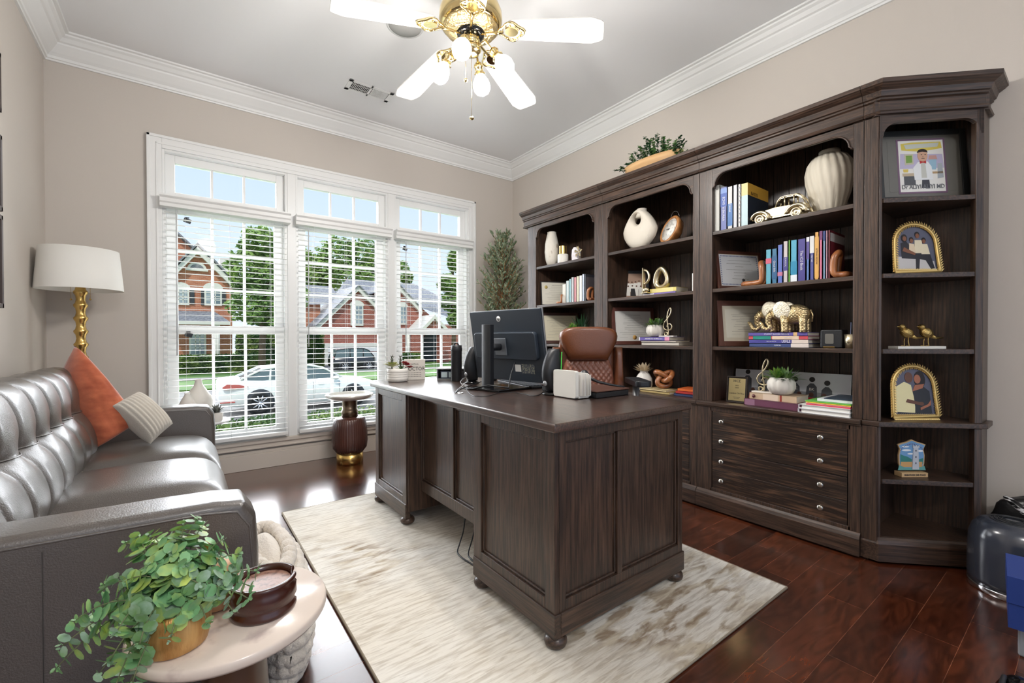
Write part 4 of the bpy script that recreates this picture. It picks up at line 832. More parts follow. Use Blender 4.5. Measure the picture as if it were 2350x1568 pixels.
m = rosette(MB(), (px_+.052, py_-.025, .875), .035, 9, .01); rosette(m, (px_+.035, py_-.03, .888), .03, 8, .009, 1); rosette(m, (px_+.068, py_-.035, .86), .028, 8, .009, 2); m.build('red_rosette', gred, T)
m = blades(MB(), (px_+.02, py_-.01, .85), 26, .05, .007, seed=8); m.build('green_leaves', gsucc, T)
T = thing('box_sign', 'small square cream sign with dark lettering behind the succulent pot on the desk', 'sign', (1.25, 2.745, TOP)); sm4 = frame((1.232, 2.735, .8425), (.93, -.37, 0), (0, 0, 1))
MB().box(-.068, .068, -.068, .068, -.04, 0).xf(sm4).build('box', M('sign_cream', rgb(214, 208, 198), .7), T, bevel=.001)
for s_, z_, sz in (('WITH A', .036, .016), ('DOCTOR', .005, .036)): text(s_, 'lettering', sz, ink, T, sm4 @ Vector((0, z_, .0006)), (.93, -.37, 0), (0, 0, 1), .0003, xs=.85)
m = MB()
for z_ in (-.022, -.034, -.046):
    for q in range(9): m.box(-.045+q*.01, -.045+q*.01+.006, z_, z_+.0025, 0, .0006)
m.xf(sm4).build('small_print', ink, T)
# paper tray with a black box at the window end
T = thing('paper_tray', 'flat grey and white paper tray at the window end of the desk', 'tray', (1.50, 2.70, TOP)); tf = frame((1.455, 2.66, TOP), (.8, -.6, 0), (.6, .8, 0))
MB().box(-.08, .10, -.06, .12, .001, .006).box(-.08, .10, .1, .12, .006, .07).box(-.08, -.074, -.06, .12, .006, .07).xf(tf).build('lower_shelf', silver, T, bevel=.001); MB().box(-.085, .105, -.06, .12, .070, .076).xf(tf).build('upper_shelf', M('tray_grey', rgb(196, 198, 200), .4), T, bevel=.001)
T = thing('small_box', 'navy and black small box inside the paper tray', 'box', (1.50, 2.66, TOP+.007)); MB().box(-.055, .09, -.055, .08, .0072, .058).xf(tf).build('carton', M('navy_box', rgb(34, 44, 62), .5), T, bevel=.001); MB().box(-.05, -.01, -.0565, -.0555, .015, .05).box(0, .03, -.0565, -.0555, .015, .05).xf(tf).build('printed_panel', M('pale_print', rgb(170, 186, 190), .6), T)
# ================================================================ office chair
CP = Vector((2.045, 1.95, .0125)); T = thing('office_chair', 'brown leather office chair with a quilted back behind the desk', 'chair', CP)
cf = frame(CP, (.80, -.60, 0), (0, 0, 1))      # u right, v up, w towards camera
tan = M('brown_leather', rgb(112, 64, 38), .34, coat=.3, bump=(300, .15)); tan2 = M('tan_leather', rgb(140, 88, 68), .4, coat=.2)
def cushion(prof, wf, d0, d1, nu=28, nv=20, quilt=0):
    """prof(v)->(z, half width); w bulge from d0 edge to d1 centre"""
    m = MB()
    def fn(sg):
        def f(u, v):
            z, h = prof(v); a = 2*u-1; b = 2*v-1; x = a*h; k = max(0, (1-a**4)*(1-b**4)); w = wf+sg*(d0+(d1-d0)*k**.5)
            if quilt and sg > 0:
                p, q = (x/.016+z/.020), (x/.016-z/.020); w += .009*min(1, k*3)*abs(math.sin(PI*p/2)*math.sin(PI*q/2))**.5
            return (x, z, w)
        return f
    m.grid(fn(1), nu, nv); m.grid(fn(-1), nu, nv, flip=True)
    m.grid(lambda u, v: tuple(fn(1)(1, v)[i]*(1-u)+fn(-1)(1, v)[i]*u for i in range(3)), 3, nv); m.grid(lambda u, v: tuple(fn(1)(0, v)[i]*u+fn(-1)(0, v)[i]*(1-u) for i in range(3)), 3, nv)
    m.grid(lambda u, v: tuple(fn(1)(u, 0)[i]*v+fn(-1)(u, 0)[i]*(1-v) for i in range(3)), nu, 3); m.grid(lambda u, v: tuple(fn(1)(u, 1)[i]*(1-v)+fn(-1)(u, 1)[i]*v for i in range(3)), nu, 3)
    return m.xf(cf)
def head(v):
    P = [(.902, .118), (.93, .132), (.97, .152), (1.02, .175), (1.05, .180), (1.075, .172), (1.093, .150), (1.104, .115), (1.108, .06)]
    k = v*8; i = min(int(k), 7); f = k-i; return tuple(P[i][j]*(1-f)+P[i+1][j]*f for j in (0, 1))
cushion(head, .03, .022, .062).build('headrest', tan, T, weld=True)
cushion(lambda v: (.50+.405*v, .165-.035*max(0, v*3-2)**2), 0, .015, .04, 60, 60, 1).build('quilted_backrest', tan2, T, weld=True)
cushion(lambda v: (.47+.60*v, .225-.07*v*v), -.045, .02, .04).build('backrest_shell', tan, T, weld=True)
for sg in (-1, 1): cushion(lambda v: (.52+.46*v, .036*(1.1-v*.5)), 0, .02, .05, 10, 20).xf(cf @ Matrix.Translation((sg*(.195), 0, 0)) @ cf.inverted()).build('side_wing', tan, T, weld=True)
m = MB(); sft = MB(); sft.box(-.25, .25, .43, .50, .02, .50).xf(cf).build('seat', tan, T, bevel=.03, seg=4)
for sg in (-1, 1):
    u_ = sg*.255; MB().prism(rrect(u_-.045, u_+.045, .08, .36, .03), .035, 'y', 0).xf(cf @ Matrix.Translation((0, .765, 0))).build('armrest_pad', black, T, bevel=.006)
    m = MB(); m.tube([cf @ Vector((u_, .45, .19)), cf @ Vector((u_, .766, .19))], .02, 14); m.xf(Matrix.Identity(4)).build('arm_post', M('satin_grey', rgb(150, 150, 150), .4, .6), T)
MB().lathe([(.03, .10), (.03, .30), (.05, .42), (.09, .43)], CP, 20).build('gas_lift', chrome, T)
for k in range(5):
    a = 2*PI*k/5+.3; m = MB(); m.tube([CP+Vector((0, 0, .11)), CP+Vector((math.cos(a)*.28, math.sin(a)*.28, .075))], .02, 8, rs=[.03, .016]); l_ = m.build('base_leg', black, T)
    w_ = MB(); w_.lathe([(.02, -.02), (.026, -.015), (.026, .015), (.02, .02)], CP+Vector((math.cos(a)*.28, math.sin(a)*.28, .03)), 14, Matrix.Rotation(a, 3, 'Z') @ Matrix.Rotation(PI/2, 3, 'X')); sub(w_, 'caster', black, l_)
# ================================================================ olive tree in the corner
ox, oy = 2.70, 3.78; T = thing('olive_tree', 'tall artificial olive tree in the corner between window and bookcase', 'plant', (ox, oy, 0)); rnd = random.Random(11)
MB().lathe([(.12, .0), (.15, .02), (.17, .28), (.165, .30), (.15, .30), (.14, .27), (0, .27)], (ox, oy, 0), 32).build('pot', M('charcoal_pot', rgb(60, 58, 56), .6), T)
tr, lf = MB(), MB(); tk = M('tan_trunk', rgb(150, 104, 62), .8)
main = [Vector((ox, oy, .27)), Vector((ox+.01, oy, .8)), Vector((ox-.015, oy, 1.2)), Vector((ox-.01, oy, 1.5)), Vector((ox+.02, oy, 1.75)), Vector((ox, oy, 2.1))]; tr.tube(main, .02, 8, rs=[.022, .02, .019, .016, .01, .003])
tr.tube([(ox-.01, oy, 1.42), (ox+.03, oy-.03, 1.55), (ox+.07, oy-.05, 1.72)], .008, 6)
for i in range(150):
    z = rnd.uniform(1.05, 2.1); R_ = .27*(1-((z-1.35)/.85)**2 if z > 1.35 else .95)+.015; a = rnd.uniform(0, 2*PI); p0 = Vector((ox, oy, z-.12)); e_ = Vector((ox+math.cos(a)*R_*rnd.uniform(.6, 1.12), oy+math.sin(a)*R_*rnd.uniform(.5, .9), min(z+.14, 2.16)))
    e_.x = min(e_.x, 3.0); e_.y = max(min(e_.y, 4.02), 3.3); md = (p0+e_)/2+Vector((0, 0, .02)); tr.tube([p0, md, e_], .003, 5, rs=[.004, .003, .0015]); n_ = 24
    for k in range(n_):
        s = .25+.75*k/n_; q = p0*(1-s)**2+md*2*s*(1-s)+e_*s*s; d = (e_-p0).normalized(); r_ = Vector((rnd.uniform(-1, 1), rnd.uniform(-1, 1), rnd.uniform(-.3, 1))).normalized(); dv = (d+r_*1.1).normalized(); sd = dv.cross(Vector((rnd.uniform(-1, 1), rnd.uniform(-1, 1), rnd.uniform(-1, 1)))).normalized(); L_ = rnd.uniform(.034, .055); w2 = L_*.17
        lf.add([q, q+dv*L_*.4-sd*w2, q+dv*L_, q+dv*L_*.4+sd*w2], [(0, 1, 2, 3)])
tr.build('trunk', tk, T); lf.build('foliage', M('olive_leaf', rgb(96, 116, 86), .55, mix=(rgb(156, 168, 138), 26, .42, .6)), T)
# ================================================================ dough-bowl planter on top of the bookcase
T = thing('bowl_planter', 'long pale wooden bowl of boxwood greenery on top of the middle bookcase', 'plant', (2.68, 1.92, 2.226)); b_ = Vector((2.68, 1.925, 0))
m = MB(); pr = [(.10, 2.2262), (.17, 2.235), (.215, 2.26), (.235, 2.31), (.225, 2.312), (.20, 2.27), (.0, 2.262)]
m.lathe([(r, z) for r, z in pr], b_, 40, sx=.36, sy=1.02); m.build('bowl', M('pale_wood', rgb(206, 168, 120), .6, mix=(rgb(180, 140, 92), 5, .4, .6, (1, .3, 4))), T)
L1, L2, ST = MB(), MB(), MB(); rnd = random.Random(2)
for i in range(90):
    f = rnd.uniform(-1, 1); a = b_+Vector((rnd.uniform(-.05, .05), f*.2, 2.29)); e_ = a+Vector((rnd.uniform(-.09, .07), f*.09+rnd.uniform(-.05, .05), rnd.uniform(.03, .16)*(1.15-abs(f)*.6))); 
    if abs(f) > .8: e_.z = rnd.uniform(2.27, 2.36); e_.y = b_.y+f*rnd.uniform(.22, .31)
    ST.tube([a, (a+e_)/2+Vector((0, 0, .01)), e_], .0013, 4); n_ = int((e_-a).length/.011)+4
    for k in range(n_):
        s = k/n_*.85+.15; q = a.lerp(e_, s)
        for sg in (-1, 1):
            d = ((e_-a).normalized()*.5+Vector((rnd.uniform(-1, 1), rnd.uniform(-1, 1), rnd.uniform(-.5, .8)))).normalized(); leafdisc(L1 if i % 2 else L2, q, Vector((rnd.uniform(-1, .3), rnd.uniform(-1, 1), 1)), d, .014, .020, n=6)
L1.build('foliage', M('boxwood_leaf', rgb(66, 110, 58), .5, mix=(rgb(100, 146, 76), 30, .4, .6)), T); L2.build('dark_foliage', M('boxwood_dark', rgb(44, 84, 50), .5), T); ST.build('stem', stemm, T)
# ================================================================ clutter by the right wall
T = thing('air_purifier', 'dark grey domed bin with chrome base ring on the floor by the corner cabinet', 'bin', (2.90, .17, 0)); c0 = (2.745, .22, 0); dgr = M('charcoal_gloss', rgb(52, 56, 66), .2, coat=.5)
MB().lathe([(.132, .0), (.135, .004), (.135, .022), (.133, .026)], c0, 64).build('base_ring', chrome, T)
MB().lathe([(.132, .026), (.134, .05), (.133, .17), (.130, .22), (.120, .255), (.102, .278), (.08, .29), (.0, .296)], c0, 64).build('dome', dgr, T)
m = MB()
for k in range(7): r_ = .030+k*.012; m.tube([(c0[0]+r_*math.cos(a*.1), c0[1]+r_*math.sin(a*.1), .2975-.0009*k*k*.7) for a in range(63)], .0022, 5, closed=True)
m.build('vent_rings', black, T)
sm5 = []
for k in range(21): a = PI+.35+k*.06; zt_ = .05+.0*k; sm5.append((c0[0]+.1355*math.cos(a), c0[1]+.1355*math.sin(a), .10))
m = MB(); m.tube(sm5, .0012, 4); m.tube([(c0[0]+.1355*math.cos(PI+.35), c0[1]+.1355*math.sin(PI+.35), z) for z in (.10, .19)]+[(c0[0]+.131*math.cos(PI+.33), c0[1]+.131*math.sin(PI+.33), .215), (c0[0]+.105*math.cos(PI+.2), c0[1]+.105*math.sin(PI+.2), .272)], .0012, 4); m.build('hatch_seam', blackg, T)
T = thing('backpack', 'slumped black bag with zebra-patterned strap against the right wall', 'bag', (2.93, -.12, 0)); bagm = M('black_nylon', rgb(20, 20, 22), .4, bump=(9, 1.0), coat=.2); zeb = M('zebra_strap', rgb(16, 16, 18), .3, mix=(rgb(220, 220, 224), 40, .52, .56, (1, .4, 3)))
m = MB()
def bag(u, v):
    a = 2*PI*u; b = PI*v; n_ = noise.noise(Vector((math.cos(a)*2, math.sin(a)*2, b*2))); r_ = math.sin(b)**.7*(1+.18*n_)
    return (2.962+.072*r_*math.cos(a), .11+.20*r_*math.sin(a), .185-.18*math.cos(b)*(1+.04*n_)+.003)
m.grid(bag, 36, 24); m.build('body', bagm, T, weld=True)
m = MB(); m.tube([(2.95, .262, .335), (2.925, .235, .325), (2.905, .20, .30), (2.895, .16, .265), (2.89, .10, .22)], .013, 8, rs=[.008, .014, .018, .016, .010]); m.build('strap', zeb, T)
T = thing('shoe_box', 'blue cardboard box with overhanging lid at the right edge of the photo', 'box', (2.165, .185, .10)); blu = M('blue_card', rgb(32, 58, 128), .5)
bf = Matrix.Translation((2.165, .185, .10)) @ Matrix.Rotation(math.radians(6), 4, 'Z')
MB().box(0, .22, -.33, -.002, .0, .15).xf(bf).build('carton', blu, T, bevel=.001); MB().box(-.003, .223, -.333, .001, .082, .17).xf(bf).build('lid', blu, T, bevel=.001)
T = thing('storage_jar', 'clear plastic tub on the floor beneath the blue box', 'tub', (2.25, .02, 0)); clr = M('clear_plastic', rgb(200, 206, 214), .15, trans=.6)
MB().box(2.20, 2.36, -.13, .165, .001, .0985).build('tub', clr, T, bevel=.008)
T = thing('handbag', 'glossy black handbag corner at the bottom right edge of the photo', 'bag', (1.63, .05, 0)); hc = at(2330, 1590, 'z', .10)
m = MB(); m.ball((hc.x, hc.y-.01, .07), .07, 28, (1.1, .75, 1)); m.build('body', blackg, T); m = MB(); m.tube([(hc.x-.03+.06*math.cos(PI*k/14), hc.y+.02, .10+.035*math.sin(PI*k/14)) for k in range(15)], .006, 8); m.build('strap', black, T)
# ================================================================ shelf contents
def YP_(px, x, py=600): return at(px, py, 'x', x).y
def ZP_(px, py, x): return at(px, py, 'x', x).z
SA, SB, SC, SD = 1.70, 1.35, .997, .66
DN, LF, UPZ = (0, 0, -1), (0, -1, 0), (0, 0, 1)
pagem = M('book_pages', rgb(222, 214, 198), .9)
COLM = {}
def cm_(c):
    if c not in COLM: COLM[c] = M('cover_%d_%d_%d' % c, rgb(*c), .45)
    return COLM[c]
def vbook(x, ya, yb, z0, z1, col, label, group, depth=.17, band=None, txt=None, tcol=(240, 240, 240), tsize=.5, side=None, tz=.5):
    """upright book, spine facing the room (-x); ya > yb"""
    T = thing('book', label, 'book', (x, (ya+yb)/2, z0), group); lo, hi = min(ya, yb)+.0006, max(ya, yb)-.0006; t_ = min(.003, (hi-lo)*.18)
    m = MB(); m.box(x, x+.004, lo, hi, z0+.0004, z1).box(x, x+depth, lo, lo+t_, z0+.0004, z1).box(x, x+depth, hi-t_, hi, z0+.0004, z1); m.build('cover', cm_(col), T)
    MB().box(x+.004, x+depth-.004, lo+t_, hi-t_, z0+.003, z1-.004).build('pages', pagem, T)
    H_ = z1-z0
    if band:
        m = MB()
        for a, b, c in band: MB().box(x-.0006, x+.001, lo+.0003, hi-.0003, z0+a*H_, z0+b*H_).build('spine_band', cm_(c), T)
    if side: MB().box(x+.002, x+depth-.002, lo-.0008, lo+.0005, z0+side[0]*H_, z0+side[1]*H_).build('cover_panel', cm_(side[2]), T)
    if txt: text(txt, 'spine_lettering', (hi-lo)*tsize, cm_(tcol), T, (x-.0014, (lo+hi)/2, z0+H_*tz), DN, LF, .0003, xs=.9)
    return T
def hbook(x, yc, w, z0, th, col, label, group=None, depth=.15, rot=0, txt=None, tcol=(240, 240, 240), band=None, cat='book'):
    """lying book, spine facing the room"""
    T = thing(cat, label, cat, (x, yc, z0), group); R = Matrix.Translation((x, yc, z0)) @ Matrix.Rotation(math.radians(rot), 4, 'Z'); e = min(.002, th*.15)
    MB().box(0, .003, -w/2, w/2, .0004, th).box(0, depth, -w/2, w/2, .0004, e).box(0, depth, -w/2, w/2, th-e, th).xf(R).build('cover', cm_(col), T)
    MB().box(.003, depth-.003, -w/2+.003, w/2-.003, e, th-e).xf(R).build('pages', pagem, T)
    for a, b, c in band or (): MB().box(-.0006, .001, w/2-b*w, w/2-a*w, .001, th-.0006).xf(R).build('spine_band', cm_(c), T)
    if txt:
        p = R @ Vector((-.0015, 0, th/2)); ux = R.to_3x3() @ Vector(LF)
        for t_, off, sz in txt: text(t_, 'spine_lettering', th*sz, cm_(tcol), T, R @ Vector((-.0015, -off, th/2)), ux, UPZ, .0003, xs=.8)
    return T
def framed(name, label, cat, c, ux, w, h, fcol, fw_, matcol=None, mw_=.0, tilt=4, lines=12, content=None, group=None, papercol=(226, 222, 208), gold_=False, seal=None):
    """picture standing on the shelf: c = centre of the bottom edge"""
    ux = Vector(ux).normalized(); n = ux.cross(Vector(UPZ)); uy = (Vector(UPZ)*math.cos(math.radians(tilt))-n*math.sin(math.radians(tilt))); F = frame(c, ux, uy); T = thing(name, label, cat, c, group)
    m = MB()
    for a, b, p, q in ((-w/2, -w/2+fw_, 0, h), (w/2-fw_, w/2, 0, h), (-w/2+fw_, w/2-fw_, 0, fw_), (-w/2+fw_, w/2-fw_, h-fw_, h)): m.box(a, b, p, q, -.012, .006)
    m.xf(F).build('frame', cm_(fcol), T, bevel=.0015)
    MB().box(-w/2+.003, w/2-.003, .003, h-.003, -.013, -.004).xf(F).build('backing', black, T)
    a0, a1, b0, b1 = -w/2+fw_, w/2-fw_, fw_, h-fw_
    if matcol: MB().box(a0, a1, b0, b1, -.004, .0).xf(F).build('mat', cm_(matcol), T)
    a0 += mw_; a1 -= mw_; b0 += mw_; b1 -= mw_
    MB().box(a0, a1, b0, b1, -.003, .0008).xf(F).build('sheet', cm_(papercol), T)
    if gold_: m = MB(); m.tube([(a0, b0, .001), (a1, b0, .001), (a1, b1, .001), (a0, b1, .001)], .0015, 4, closed=True); m.xf(F).build('gilt_edge', gold, T)
    if content: content(T, F, a0, a1, b0, b1)
    else:
        m = MB(); W_, H_ = a1-a0, b1-b0; rnd = random.Random(int(w*1e4)); cx = (a0+a1)/2
        for k in range(lines):
            y = b1-H_*(.14+.70*k/lines); L_ = W_*rnd.uniform(.2, .40)*(1 if k % 3 else .6); x = cx-L_
            while x < cx+L_: d = rnd.uniform(.003, .009); m.box(x, x+d, y, y+.0016*(1 if k else 2), .0008, .0013); x += d+.0025
        for sg in (-1, 1): m.box(cx+sg*W_*.28-W_*.11, cx+sg*W_*.28+W_*.11, b0+H_*.12, b0+H_*.12+.0008, .0008, .0013)
        m.xf(F).build('script_lines', M('script_ink', rgb(120, 116, 108), .8), T)
        if seal: MB().lathe([(H_*.075, 0), (H_*.075, .001)], F @ Vector((cx+seal[0]*W_, b0+H_*seal[1], .001)), 20, F.to_3x3()).build('seal', cm_(seal[2]), T)
    return T
# ---------------------------------------------------------- unit nearest the tree
X1 = 2.70
y = YP_(1263, X1); T = thing('vase', 'tall cream vase with tan veining at the far left of the highest shelf', 'vase', (X1, y, SA))
MB().lathe([(.030, 1.7005), (.042, 1.71), (.058, 1.76), (.066, 1.83), (.062, 1.90), (.050, 1.96), (.040, 2.0), (.041, 2.012), (.036, 2.012), (.034, 1.99)], (X1, y-.02, 0), 40).build('body', M('veined_stoneware', rgb(226, 220, 208), .5, mix=(rgb(176, 160, 140), 22, .58, .66, (1, 1, .4)), bump=(60, .3)), T)
y = YP_(1292, X1); T = thing('candle_jar', 'white candle jar with a brushed brass cylinder on top beside the veined vase', 'candle', (X1, y, SA))
MB().lathe([(.047, 1.7005), (.048, 1.704), (.048, 1.785), (.045, 1.788)], (X1, y, 0), 40).build('jar', cer, T); MB().cyl((X1, y), .034, 1.788, 1.862, 32).build('brass_top', brass, T, bevel=.002)
y = YP_(1322, X1); T = thing('stone_bookend', 'rough white quartz bookend with a silver flower beside the brass-topped candle', 'bookend', (X1, y, SA))
MB().prism([(y+.045, 1.712), (y+.048, 1.76), (y+.042, 1.81), (y+.02, 1.83), (y-.012, 1.825), (y-.03, 1.80), (y-.028, 1.74), (y-.03, 1.712)], X1+.03, 'x', X1-.01).build('quartz', M('quartz', rgb(226, 220, 222), .3, mix=(rgb(190, 180, 186), 18, .5, .7), bump=(14, .8)), T, bevel=.005)
MB().box(X1-.03, X1+.05, y-.05, y+.05, 1.7005, 1.712).build('base', cer, T); m = MB()
for k in range(5): a = 2*PI*k/5; m.add([(X1-.02, y-.055, 1.775), (X1-.035, y-.055+.035*math.sin(a-.35), 1.775+.035*math.cos(a-.35)), (X1-.03, y-.055+.05*math.sin(a), 1.775+.05*math.cos(a)), (X1-.035, y-.055+.035*math.sin(a+.35), 1.775+.035*math.cos(a+.35))], [(0, 1, 2, 3)])
m.tube([(X1-.015, y-.02, 1.83), (X1-.02, y-.05, 1.81), (X1-.015, y-.06, 1.72)], .004, 6); m.build('silver_flower', champ, T)
vbook(2.64, 2.432, 2.404, SA, 1.955, (232, 234, 240), 'white and blue book at the right of the highest shelf nearest the olive tree', None, .2, [(.88, 1, (70, 84, 150))])
# shelf B
framed('certificate', 'certificate in a slim black frame on the second shelf of the unit by the tree', 'certificate', (2.645+.92*.165, 3.095-.39*.165, SB+.001), (.92, -.39, 0), .33, .225, (40, 36, 36), .008, None, 0, 7, 9, seal=(-.36, .78, (200, 180, 110)), group=None)
xs = [(1290, 1299, 652, (226, 222, 210)), (1299, 1306, 644, (200, 214, 214)), (1306, 1311, 640, (150, 190, 196)), (1311, 1317, 636, (188, 190, 192)), (1317, 1323, 636, (206, 140, 144)), (1323, 1329, 634, (222, 218, 190)), (1329, 1336, 632, (240, 238, 234)), (1336, 1341, 629, (196, 206, 222))]
nm_ = ['cream', 'pale grey-blue', 'teal', 'grey', 'dusty pink', 'pale yellow', 'white', 'light blue']
XB1 = 2.66; prev = None
for (a, b, tp, c), n_ in zip(xs, nm_): vbook(XB1, YP_(a, XB1), YP_(b, XB1), SB, ZP_(b, tp, XB1), c, n_+' book in the pale row in the unit by the tree', 'pale books in the unit by the tree', .15)
vbook(XB1, YP_(1341, XB1), YP_(1345, XB1), SB, ZP_(1345, 629, XB1), (60, 62, 70), 'dark magazine closing the row of pale books', None, .19, side=(.1, .9, (96, 92, 96)))
ub = M('carved_wood', rgb(176, 112, 66), .35, coat=.3, mix=(rgb(120, 66, 34), 14, .4, .62, (1, 1, .25)))
def bookend(label, x, y, z, sy, s=1.0, fl=.10):
    """L of thick rounded wood: an upright hairpin loop and a foot; sy = direction of the foot along y"""
    T = thing('wooden_bookend', label, 'bookend', (x, y, z), 'carved wooden bookends'); m = MB()
    P = [(x, y+sy*fl*s, z+.017*s), (x, y+sy*.03*s, z+.018*s), (x, y, z+.03*s), (x, y, z+.10*s), (x+.01*s, y+sy*.008*s, z+.125*s), (x+.03*s, y+sy*.012*s, z+.135*s), (x+.055*s, y+sy*.008*s, z+.125*s), (x+.06*s, y, z+.09*s), (x+.06*s, y, z+.03*s), (x+.06*s, y+sy*.03*s, z+.018*s), (x+.06*s, y+sy*fl*s, z+.017*s)]
    Q = []
    for i in range(len(P)):
        a, b, c, d = [Vector(P[(i+k) % len(P)]) for k in (-1, 0, 1, 2)]
        for k in range(4): t_ = k/4; Q.append(.5*(2*b+(c-a)*t_+(2*a-5*b+4*c-d)*t_*t_+(3*b-a-3*c+d)*t_**3))
    m.tube(Q, .016*s, 10, closed=True); m.build('loop', ub, T); return T
bookend('carved wooden loop bookend at the right of the pale books', 2.66, YP_(1350, 2.66), SB+.001, -1, .8, .03)
T = bookend('low end of a light wooden bookend left of the pale books', 2.645, YP_(1288, 2.645), SB+.001, 1, .55)
# shelf C
framed('certificate', 'cream certificate in a dark brown frame above the monitor in the unit by the tree', 'certificate', (2.635+.90*.19, 3.10-.43*.19, SC+.001), (.90, -.43, 0), .38, .29, (74, 40, 30), .028, None, 0, 7, 11, papercol=(222, 214, 188))
y = YP_(1330, 2.70); T = thing('potted_plant', 'green agave-like plants in a wide white bowl behind the office chair', 'plant', (2.70, y, SC))
MB().lathe([(.05, .9975), (.085, 1.01), (.108, 1.06), (.112, 1.122), (.105, 1.122), (.10, 1.10), (0, 1.10)], (2.70, y, 0), 40).build('bowl', cer, T)
m = blades(MB(), (2.67, y+.04, 1.10), 70, .11, .011, seed=1); m.build('bright_leaves', gbright, T); m = blades(MB(), (2.70, y-.05, 1.10), 70, .10, .010, seed=2); blades(m, (2.72, y+.0, 1.11), 34, .17, .008, seed=4, up=.9, curve=.1); m.build('dark_leaves', gdark, T)
# ---------------------------------------------------------- middle unit
XM = 2.72; ya, yb = YP_(1434, XM), YP_(1508, XM); yc_ = (ya+yb)/2; R_ = (ya-yb)/2
T = thing('donut_vase', 'white rounded vase with a hole through it on the top shelf of the middle unit', 'vase', (XM, yc_, SA)); hy, hz2, hr = YP_(1465, XM), ZP_(1465, 504, XM), .036
outl = []
for k in range(64):
    a = 2*PI*k/64; c, s_ = math.cos(a), math.sin(a); rr = R_*(1-.05*max(0, -s_)); y_ = yc_-.008*s_+rr*c*(1-.42*max(0, s_)**1.2-.12*max(0, -s_-.5)); z_ = 1.70+.135+.135*s_ if s_ < 0 else 1.835+.165*s_; outl.append((y_, max(z_, 1.7005)))
m = MB(); nR = 8; vs = []
hole = [(hy+hr*math.cos(2*PI*k/64)*.85, hz2+hr*math.sin(2*PI*k/64)) for k in range(64)]
for sg in (-1, 1):
    for j in range(nR+1):
        t_ = j/nR
        for k in range(64): q = hole[k]; o_2 = outl[k]; yy = q[0]*(1-t_)+o_2[0]*t_; zz = q[1]*(1-t_)+o_2[1]*t_; vs.append((XM+sg*.045*math.sqrt(max(0, 1-(2*t_-1)**2))**.8, yy, zz))
def gi(s_, j, k): return s_*(nR+1)*64+j*64+(k % 64)
fs = [(gi(s_, j, k), gi(s_, j, k+1), gi(s_, j+1, k+1), gi(s_, j+1, k)) for s_ in (0, 1) for j in range(nR) for k in range(64)]
m.add(vs, fs, True); y1_, z1_ = YP_(1467, XM), 1.985
m.lathe([(.045, 1.94), (.036, 1.965), (.036, 2.0), (.031, 2.0), (.029, 1.975)], (XM, yc_-.012, 0), 28); m.build('body', cream, T, weld=True)
p_ = Vector((2.70, YP_(1530, 2.70), 1.70)); T = thing('wood_disc_clock', 'round wooden disc with a white clock-like face tilted beside the donut vase', 'clock', p_)
ax_ = Vector((-.86, .38, .33)).normalized(); Rm = ax_.to_track_quat('Z', 'Y').to_matrix(); c_ = p_+Vector((.03, -.0, .108))
MB().lathe([(.05, -.075), (.088, -.05), (.100, -.015), (.102, 0), (.098, .004), (.084, .004), (.082, -.002), (0, -.002)], c_, 48, Rm).build('body', M('honey_wood', rgb(190, 134, 82), .4, mix=(rgb(150, 96, 50), 12, .4, .6, (1, 4, 1))), T)
MB().lathe([(.081, 0), (.081, .0015)], c_, 48, Rm).build('face', M('clock_face', rgb(228, 226, 220), .5, mix=(rgb(186, 184, 178), 40, .55, .6)), T)
m = MB(); fr_ = frame(c_+ax_*.0025, Vector((0, -1, 0)), UPZ); m.box(-.022, .022, -.002, .002, 0, .001).box(-.01, .012, .004, .007, 0, .001).xf(fr_).build('hands', ink, T)
T = thing('glass_orb', 'small clear glass orb with a looped cord on top of the wooden disc', 'ornament', (2.78, YP_(1552, 2.78), 1.88)); y_ = YP_(1552, 2.76); m = MB().ball((2.775, y_, 1.843), .026, 18); m.build('orb', M('clear_glass', rgb(230, 235, 238), .03, trans=.9), T)
MB().tube([(2.775, y_+.02+.035*math.cos(k*.3), 1.88+.06*math.sin(k*.3)) for k in range(11)], .001, 5).build('cord', chrome, T)
# shelf B: group photo
def people(T, F, a0, a1, b0, b1):
    W_, H_ = a1-a0, b1-b0; bgm = cm_((170, 140, 120)); MB().box(a0, a1, b0, b1, .0008, .0011).xf(F).build('photo_background', bgm, T); co, he, lg_ = MB(), MB(), MB(); rnd = random.Random(4)
    for row, n, zz in ((0, 7, .60), (1, 6, .42)):
        for k in range(n):
            x = a0+W_*(.10+.80*(k+.5*row)/(n-.0)); zb_ = b0+H_*(zz+rnd.uniform(-.03, .03)); w2 = W_*.055
            co.prism([(x-w2, zb_), (x+w2, zb_), (x+w2*1.1, zb_-H_*.35), (x-w2*1.1, zb_-H_*.35)], .0011+row*.0006+.0002, 'z', .0011); he.prism(ring(x, zb_+H_*.055, W_*.026, 10), .0016+row*.0006, 'z', .0011); lg_.box(x-w2*.5, x+w2*.5, b0+H_*.06, zb_-H_*.3, .0011, .0013)
    co.xf(F).build('white_coats', paper, T); he.xf(F).build('heads', cm_((96, 62, 46)), T); lg_.xf(F).build('legs', cm_((150, 140, 134)), T)
    MB().prism([(a0+W_*.52, b0+H_*.36), (a0+W_*.64, b0+H_*.36), (a0+W_*.68, b0+H_*.04), (a0+W_*.5, b0+H_*.04)], .002, 'z', .0018).xf(F).build('seated_figure', ink, T)
framed('group_photo', 'black-framed photo of a group in white coats on the second shelf of the middle unit', 'photo frame', tuple(dp(1447, 650, 3.50).xy)+(SB+.001,), (.8, -.6, 0), .295, .235, (30, 30, 32), .018, (60, 58, 58), .006, 5, content=people)
